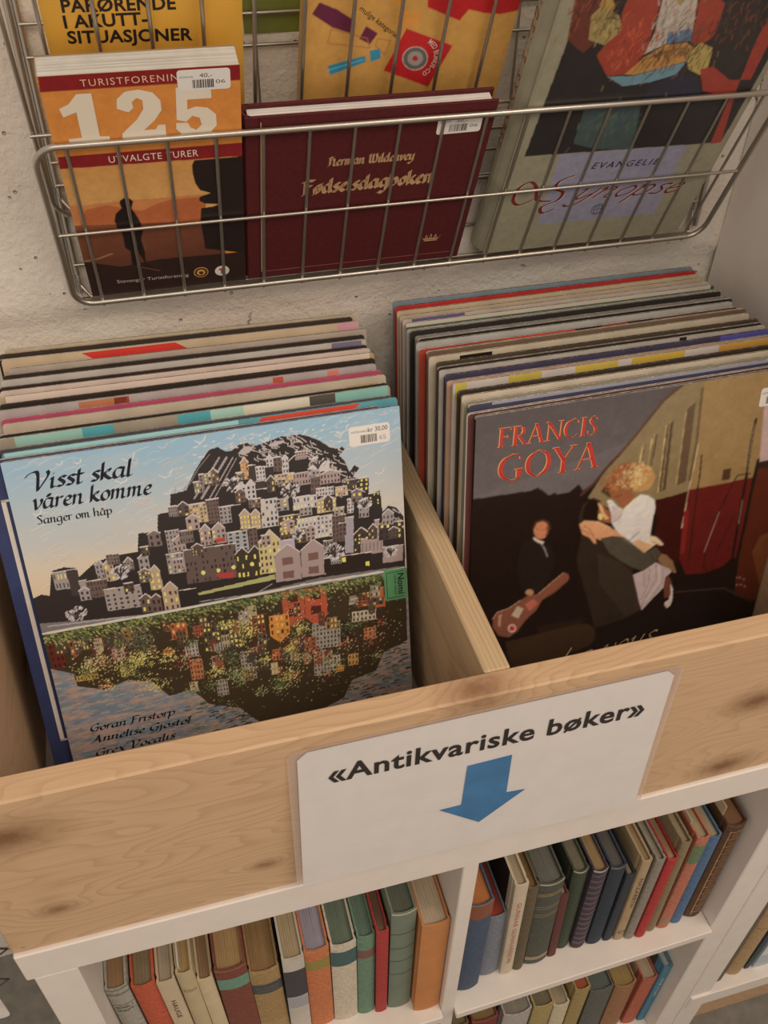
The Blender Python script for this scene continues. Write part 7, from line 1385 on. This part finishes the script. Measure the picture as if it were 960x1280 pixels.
# x0,x1 bottom, y, height, dx(top-bottom)
book(4.62, 6.7, 2.6, zs, 23.2, -.5, '8d8679', '8a6844', 'grey cloth book with thin dark lines, leftmost on the upper left shelf', G1, lines=[(1.0, '2f2a26', .06), (1.25, '2f2a26', .06), (3.6, '2f2a26', .06)], text=[('NOREL I', 4.2, 0, .5, '3a342e', 0), ('SKRIFT', 5.0, 0, .45, '3a342e', 0)], worn_cap='7a7266')
book(6.95, 9.2, 2.6, zs, 22.3, -.55, 'a8492c', '7a6648', 'orange red cloth book, second from the left end', G1, bulge=.35)
book(9.35, 11.1, 2.6, zs, 21.9, -.6, 'b09a7c', '9c8a72', 'cream paper bound book with a small dark vertical title', G1, bulge=.12, text=[('HAUGE', 4.5, 9, .5, '3a2a20', 1)], kind='board')
book(11.15, 12.8, 2.7, zs, 22.4, -.5, 'a8946f', '9c7d4e', 'pale yellow book with an embossed title on its spine', G1, text=[('ROMAN', 4, 0, .7, '8a7654', 0)], kind='board')
book(12.9, 14.45, 2.8, zs, 19.6, -.5, 'b5a07c', '8a6a48', 'ivory book, lower than the ones on either side', G1, bulge=.2, kind='board')
book(14.55, 17.7, 2.6, zs, 20.9, -.35, '6d3a2c', '9c7a4c', 'brown red book with a green band across the spine', G1, bands=[(2.2, 4.6, '5a7d68')], worn_cap='8a5a44')
book(17.75, 20.8, 2.6, zs, 18.2, -.3, '94764a', '8a6a40', 'tan book with fine ribs and a dark grey label', G1, lines=[(k*.55+.5, '7a6038', .08) for k in range(24) if not 4 < k < 9], bands=[(3.0, 5.3, '3f4044')], text=[('NORSKE', 3.9, 0, .35, '7a6a50', 0), ('NOVELLER', 4.6, 0, .35, '7a6a50', 0)])
t = book(20.95, 23.2, 2.4, zs, 19.9, -.1, 'ada294', 'a08a66', 'white book with a black and white picture on its jacket spine', G1, bands=[(2.9, 9.5, '3c383c'), (9.7, 12.5, '8d8a8c')], kind='board', worn_cap='b5a890', bulge=.15, lines=[(7.5, '9c989a', .7), (5.2, '85817f', .35)])
book(23.3, 25.9, 2.5, zs, 20.1, -.15, 'b0643a', '8d8590', 'rust orange book with an olive band and grey page tops', G1, bands=[(2.3, 4.6, '857234')], worn_cap='b87a4a')
book(26.0, 28.7, 2.4, zs, 19.9, -.1, 'b3a48e', '5f6a58', 'cream book with a wide dark teal band', G1, bands=[(1.5, 4.9, '3c5454')])
book(28.8, 30.7, 2.4, zs, 20.3, -.1, '5c7660', '5d7260', 'green book with a brown red band and green page tops', G1, bands=[(3.1, 5.0, '6f4a40')])
book(30.8, 32.1, 2.1, zs, 21.2, -.15, '98302c', '6f5440', 'thin bright red book between the green and the grey green book', G1, bulge=.15)
book(32.3, 34.95, 2.1, zs, 24.2, -.1, '68705f', '55584a', 'tall grey green book with dark ribs and a frayed spine top', G1, lines=[(4.6, '33352c', .1), (8.0, '33352c', .1), (11.2, '33352c', .1), (14.6, '33352c', .1)], worn_cap='b5a890', kind='board')
book(35.15, 38.15, 1.0, zs, 22.2, 0, 'b0703a', 'b5a083', 'thick orange book next to the shelf divider', G1, bulge=.22, kind='board')
# upper right shelf, rising slightly to the right
zr = lambda x: -39.78+(x-39.85)*2.45/33.1
def b2(x0, x1, y, h, dx, *a, **k): book(x0, x1, y, zr(x1)+.05, h-.15, dx, a[0], a[1], a[2], G2, **k)
b2(40.5, 43.4, 1.7, 22, -.1, '3f4a5c', 'a8622c', 'dark blue book with a brown leather spine top beside the divider', bands=[(0, 3.2, '7a4430')], worn_cap='b5aa98', bulge=.4)
b2(43.6, 46.2, 2.6, 15.6, -.5, '6a6c74', 'a03a24', 'low grey blue book with red page tops', bulge=.3)
b2(46.3, 47.8, 2.1, 22.8, -.7, 'b3a188', '9c8a70', 'cream book with faded red vertical lettering and a black side', side='1c1614', text=[('GUNNAR GUNNARSSON', 4, 19.5, .55, 'a8604c', 1)], bulge=.2, kind='board')
b2(47.9, 49.2, 2.1, 21.3, -.7, '5a4d38', '7a5a30', 'olive brown narrow book with light page tops')
b2(49.4, 52.3, 2.2, 20.7, -.75, '48473e', '625e54', 'thick dark grey green book with gilt bands at head and foot', lines=[(5.3, '7a6848', .1), (5.8, '7a6848', .1), (7.2, '7a6848', .1), (7.7, '7a6848', .1)], bands=[(18.6, 19.4, '8a7458'), (2.2, 2.9, '6d5c40')], worn_cap='a89a80', bulge=.35)
b2(52.5, 53.5, 2.4, 16.5, -.8, '5a302c', '9c8c7c', 'thin low maroon book between two dark books', bulge=.12)
b2(53.7, 55.5, 2.9, 19.8, -.7, '3a4232', '6d6350', 'dark green book with worn pale spine top', worn_cap='a0947c', bulge=.4)
b2(55.6, 57.4, 2.4, 19.7, -.5, '40353c', '8f7348', 'dark purple patterned book with frayed spine', lines=[(k*1.3+1, '5c4c54', .35) for k in range(14)], worn_cap='a89c90', bulge=.35)
b2(57.6, 59.5, 2.3, 19.5, -.5, '2c333c', '56504a', 'navy book, wide, right of the purple patterned book', worn_cap='6a6458')
b2(59.7, 60.8, 2.2, 16.9, -.3, '31343c', 'a08a68', 'narrow low navy book beside the tan book', bulge=.15)
b2(61.0, 62.2, 1.9, 19.9, -.5, '9c8260', '8d7450', 'tan book with vertical title and round emblem at its foot', text=[('NAZARETH', 4, 11, .5, '4a3a28', 1), ('O', 17.6, 0, .8, '5a4630', 0)], bulge=.2, kind='board')
b2(62.35, 63.5, 1.6, 19.8, -.3, '7d7468', '8a7a62', 'grey book with marbled page tops', bulge=.25)
b2(63.65, 64.95, 1.4, 19.5, -.3, '9c2c2a', 'a0845a', 'bright red book on the upper right shelf', bulge=.25)
b2(65.2, 66.4, 1.7, 21.9, -.6, '7a684c', '958062', 'olive tan book right of the red one', bulge=.25)
b2(66.7, 68.3, 1.6, 22.0, -.35, 'a35f48', 'a08c6c', 'salmon book with a green spine label', bands=[(1.6, 5.6, '5a6a4c')], lines=[(19.6, '7a7058', .8)])
b2(68.5, 70.0, 1.7, 21.1, -.4, '48607c', 'a09070', 'medium blue book on the upper right shelf', bulge=.3)
b2(70.45, 72.9, 1.8, 22.1, -.4, '4f3624', '7d5638', 'brown leather book tooled with gilt squares, last before the side panel', ladder='9a7650', bulge=.45, worn_cap='6a4a34')
# lower right shelf
zl = -72.45
def b3(x0, x1, y, top, *a, dx=-.4, **k): book(x0, x1, y, zl, top-zl, dx, a[0], a[1], a[2], G3, **k)
b3(40.2, 43.6, 2.3, -53.4, '5c4a2c', '6d5f3c', 'olive book at the left end of the lower right shelf', dx=0)
b3(44.3, 47.9, 2.0, -52.9, '6d2c26', '7a6238', 'dark red marbled book on the lower right shelf', worn_cap='8a5a30')
b3(48.6, 52.6, 2.0, -54.6, '9a9088', '7d7466', 'wide book with a white spine and blue grey boards', side='4a5a68', bulge=.5, dx=0)
b3(52.9, 55.8, 2.0, -54.4, '94804e', '6a5f48', 'yellowish tan book with dark page tops', dx=-.1)
b3(56.3, 58.6, 2.0, -56.1, 'b3a384', '9c8a70', 'cream book with a torn top on the lower right shelf', worn_cap='c0b49c')
b3(58.8, 61.0, 2.0, -52.5, '8f7748', '9c4a30', 'tan book with orange red page tops', dx=-.3)
b3(61.7, 65.2, 2.2, -55.6, '55544c', '565c54', 'wide dark grey book on the lower right shelf')
b3(65.6, 68.8, 2.0, -56.4, '8a6040', '8d7340', 'brown book with golden brown page tops', bulge=.5)
b3(69.3, 71.6, 2.0, -56.3, 'a0543c', 'ac9478', 'red orange book with cream boards right of the brown book', side='a89c80', dx=0)
# teal with white lettering leans against the panel
book(71.75, 73.0, 1.9, zl, 19.2, -.1, '417084', 'a8a090', 'teal book with white vertical lettering against the right panel', G3, text=[('TERJE STIGEN', 3.5, 10, .4, 'b5c0c0', 1)], bulge=.12, side='3a3a2c')
# tall bookcase, bottom shelf
zc = -61.85
book(81.1, 82.3, .9, zc, 24, 0, '5d5044', '8a7a62', 'dark grey brown book at the left end of the tall bookcase shelf', G4, bulge=.1)
book(83.4, 86.1, 1.1, zc, 24, 0, '9c7d56', '8a7450', 'thick tan book with rounded spine in the tall bookcase', G4, bulge=.5, lines=[(9, '6b5436', .1)])
book(86.4, 87.2, 1.4, zc, 23, .3, '3a4448', '8a8478', 'thin dark booklet beside the tan book', G4, bulge=.05)
book(87.6, 90.8, 1.2, zc, 24, .4, '9aa2a4', 'a0988c', 'pale blue white picture book in the tall bookcase', G4, bulge=.1, bands=[(8, 14, '7a8a90'), (15, 20, 'b5b8b8')])
# ================================================================ wire display hooks at the left edge
t = empty('wire_stand', (-16, 6, -80), 'wire display stand with hooks and a white tag beyond the bin left end', 'stand')
b = MB(); b.tube([(0, 0, 0), (0, 0, 84)], .45, 8); b.obj('post', mat('55504a', .4), t)
b = MB(); b.prism([(-6, -5), (6, -5), (6, 5), (-6, 5)], 0, .8); b.obj('base', mat('55504a', .4), t)
for HX, z in ((12.2, 71.7), (10.9, 66.0)): b = MB(); b.tube([(0, 0, z+.9), (HX, -1, z+.9), (HX+1.2, -1, z+.1), (HX, -1, z-.9), (0, 0, z-.9)], .1, 6); b.obj('hook', mat('3f3a35', .35), t)
b = MB(); b.prism(rounded(8.2, 58.6, 10.45, 63.0, .5, 4), -1.1, -1.0, axis=1); b.obj('tag', mat('c4bab0', .5), t)
for (x, y0, y1, z0, z1, lab) in ((10.95, 3.4, 8, zs+.05, -16.6, 'narrow white paper slip standing between two cream books'), (66.42, 3.6, 8, zr(66.5)+.1, -15.2, 'beige card standing up between the olive tan and the salmon book'), (70.1, 3.4, 7.5, zr(70.2)+.1, -13.6, 'pale card standing up between the blue and the brown leather book')):
    t = empty('paper_slip', (x, y0, z0), lab, 'paper slip'); b = MB(); b.box(0, 0, 0, .12, y1-y0, z1-z0); b.obj('slip', mat('b8ada0' if x < 20 else 'a89474', .7, 'paper', .05), t)
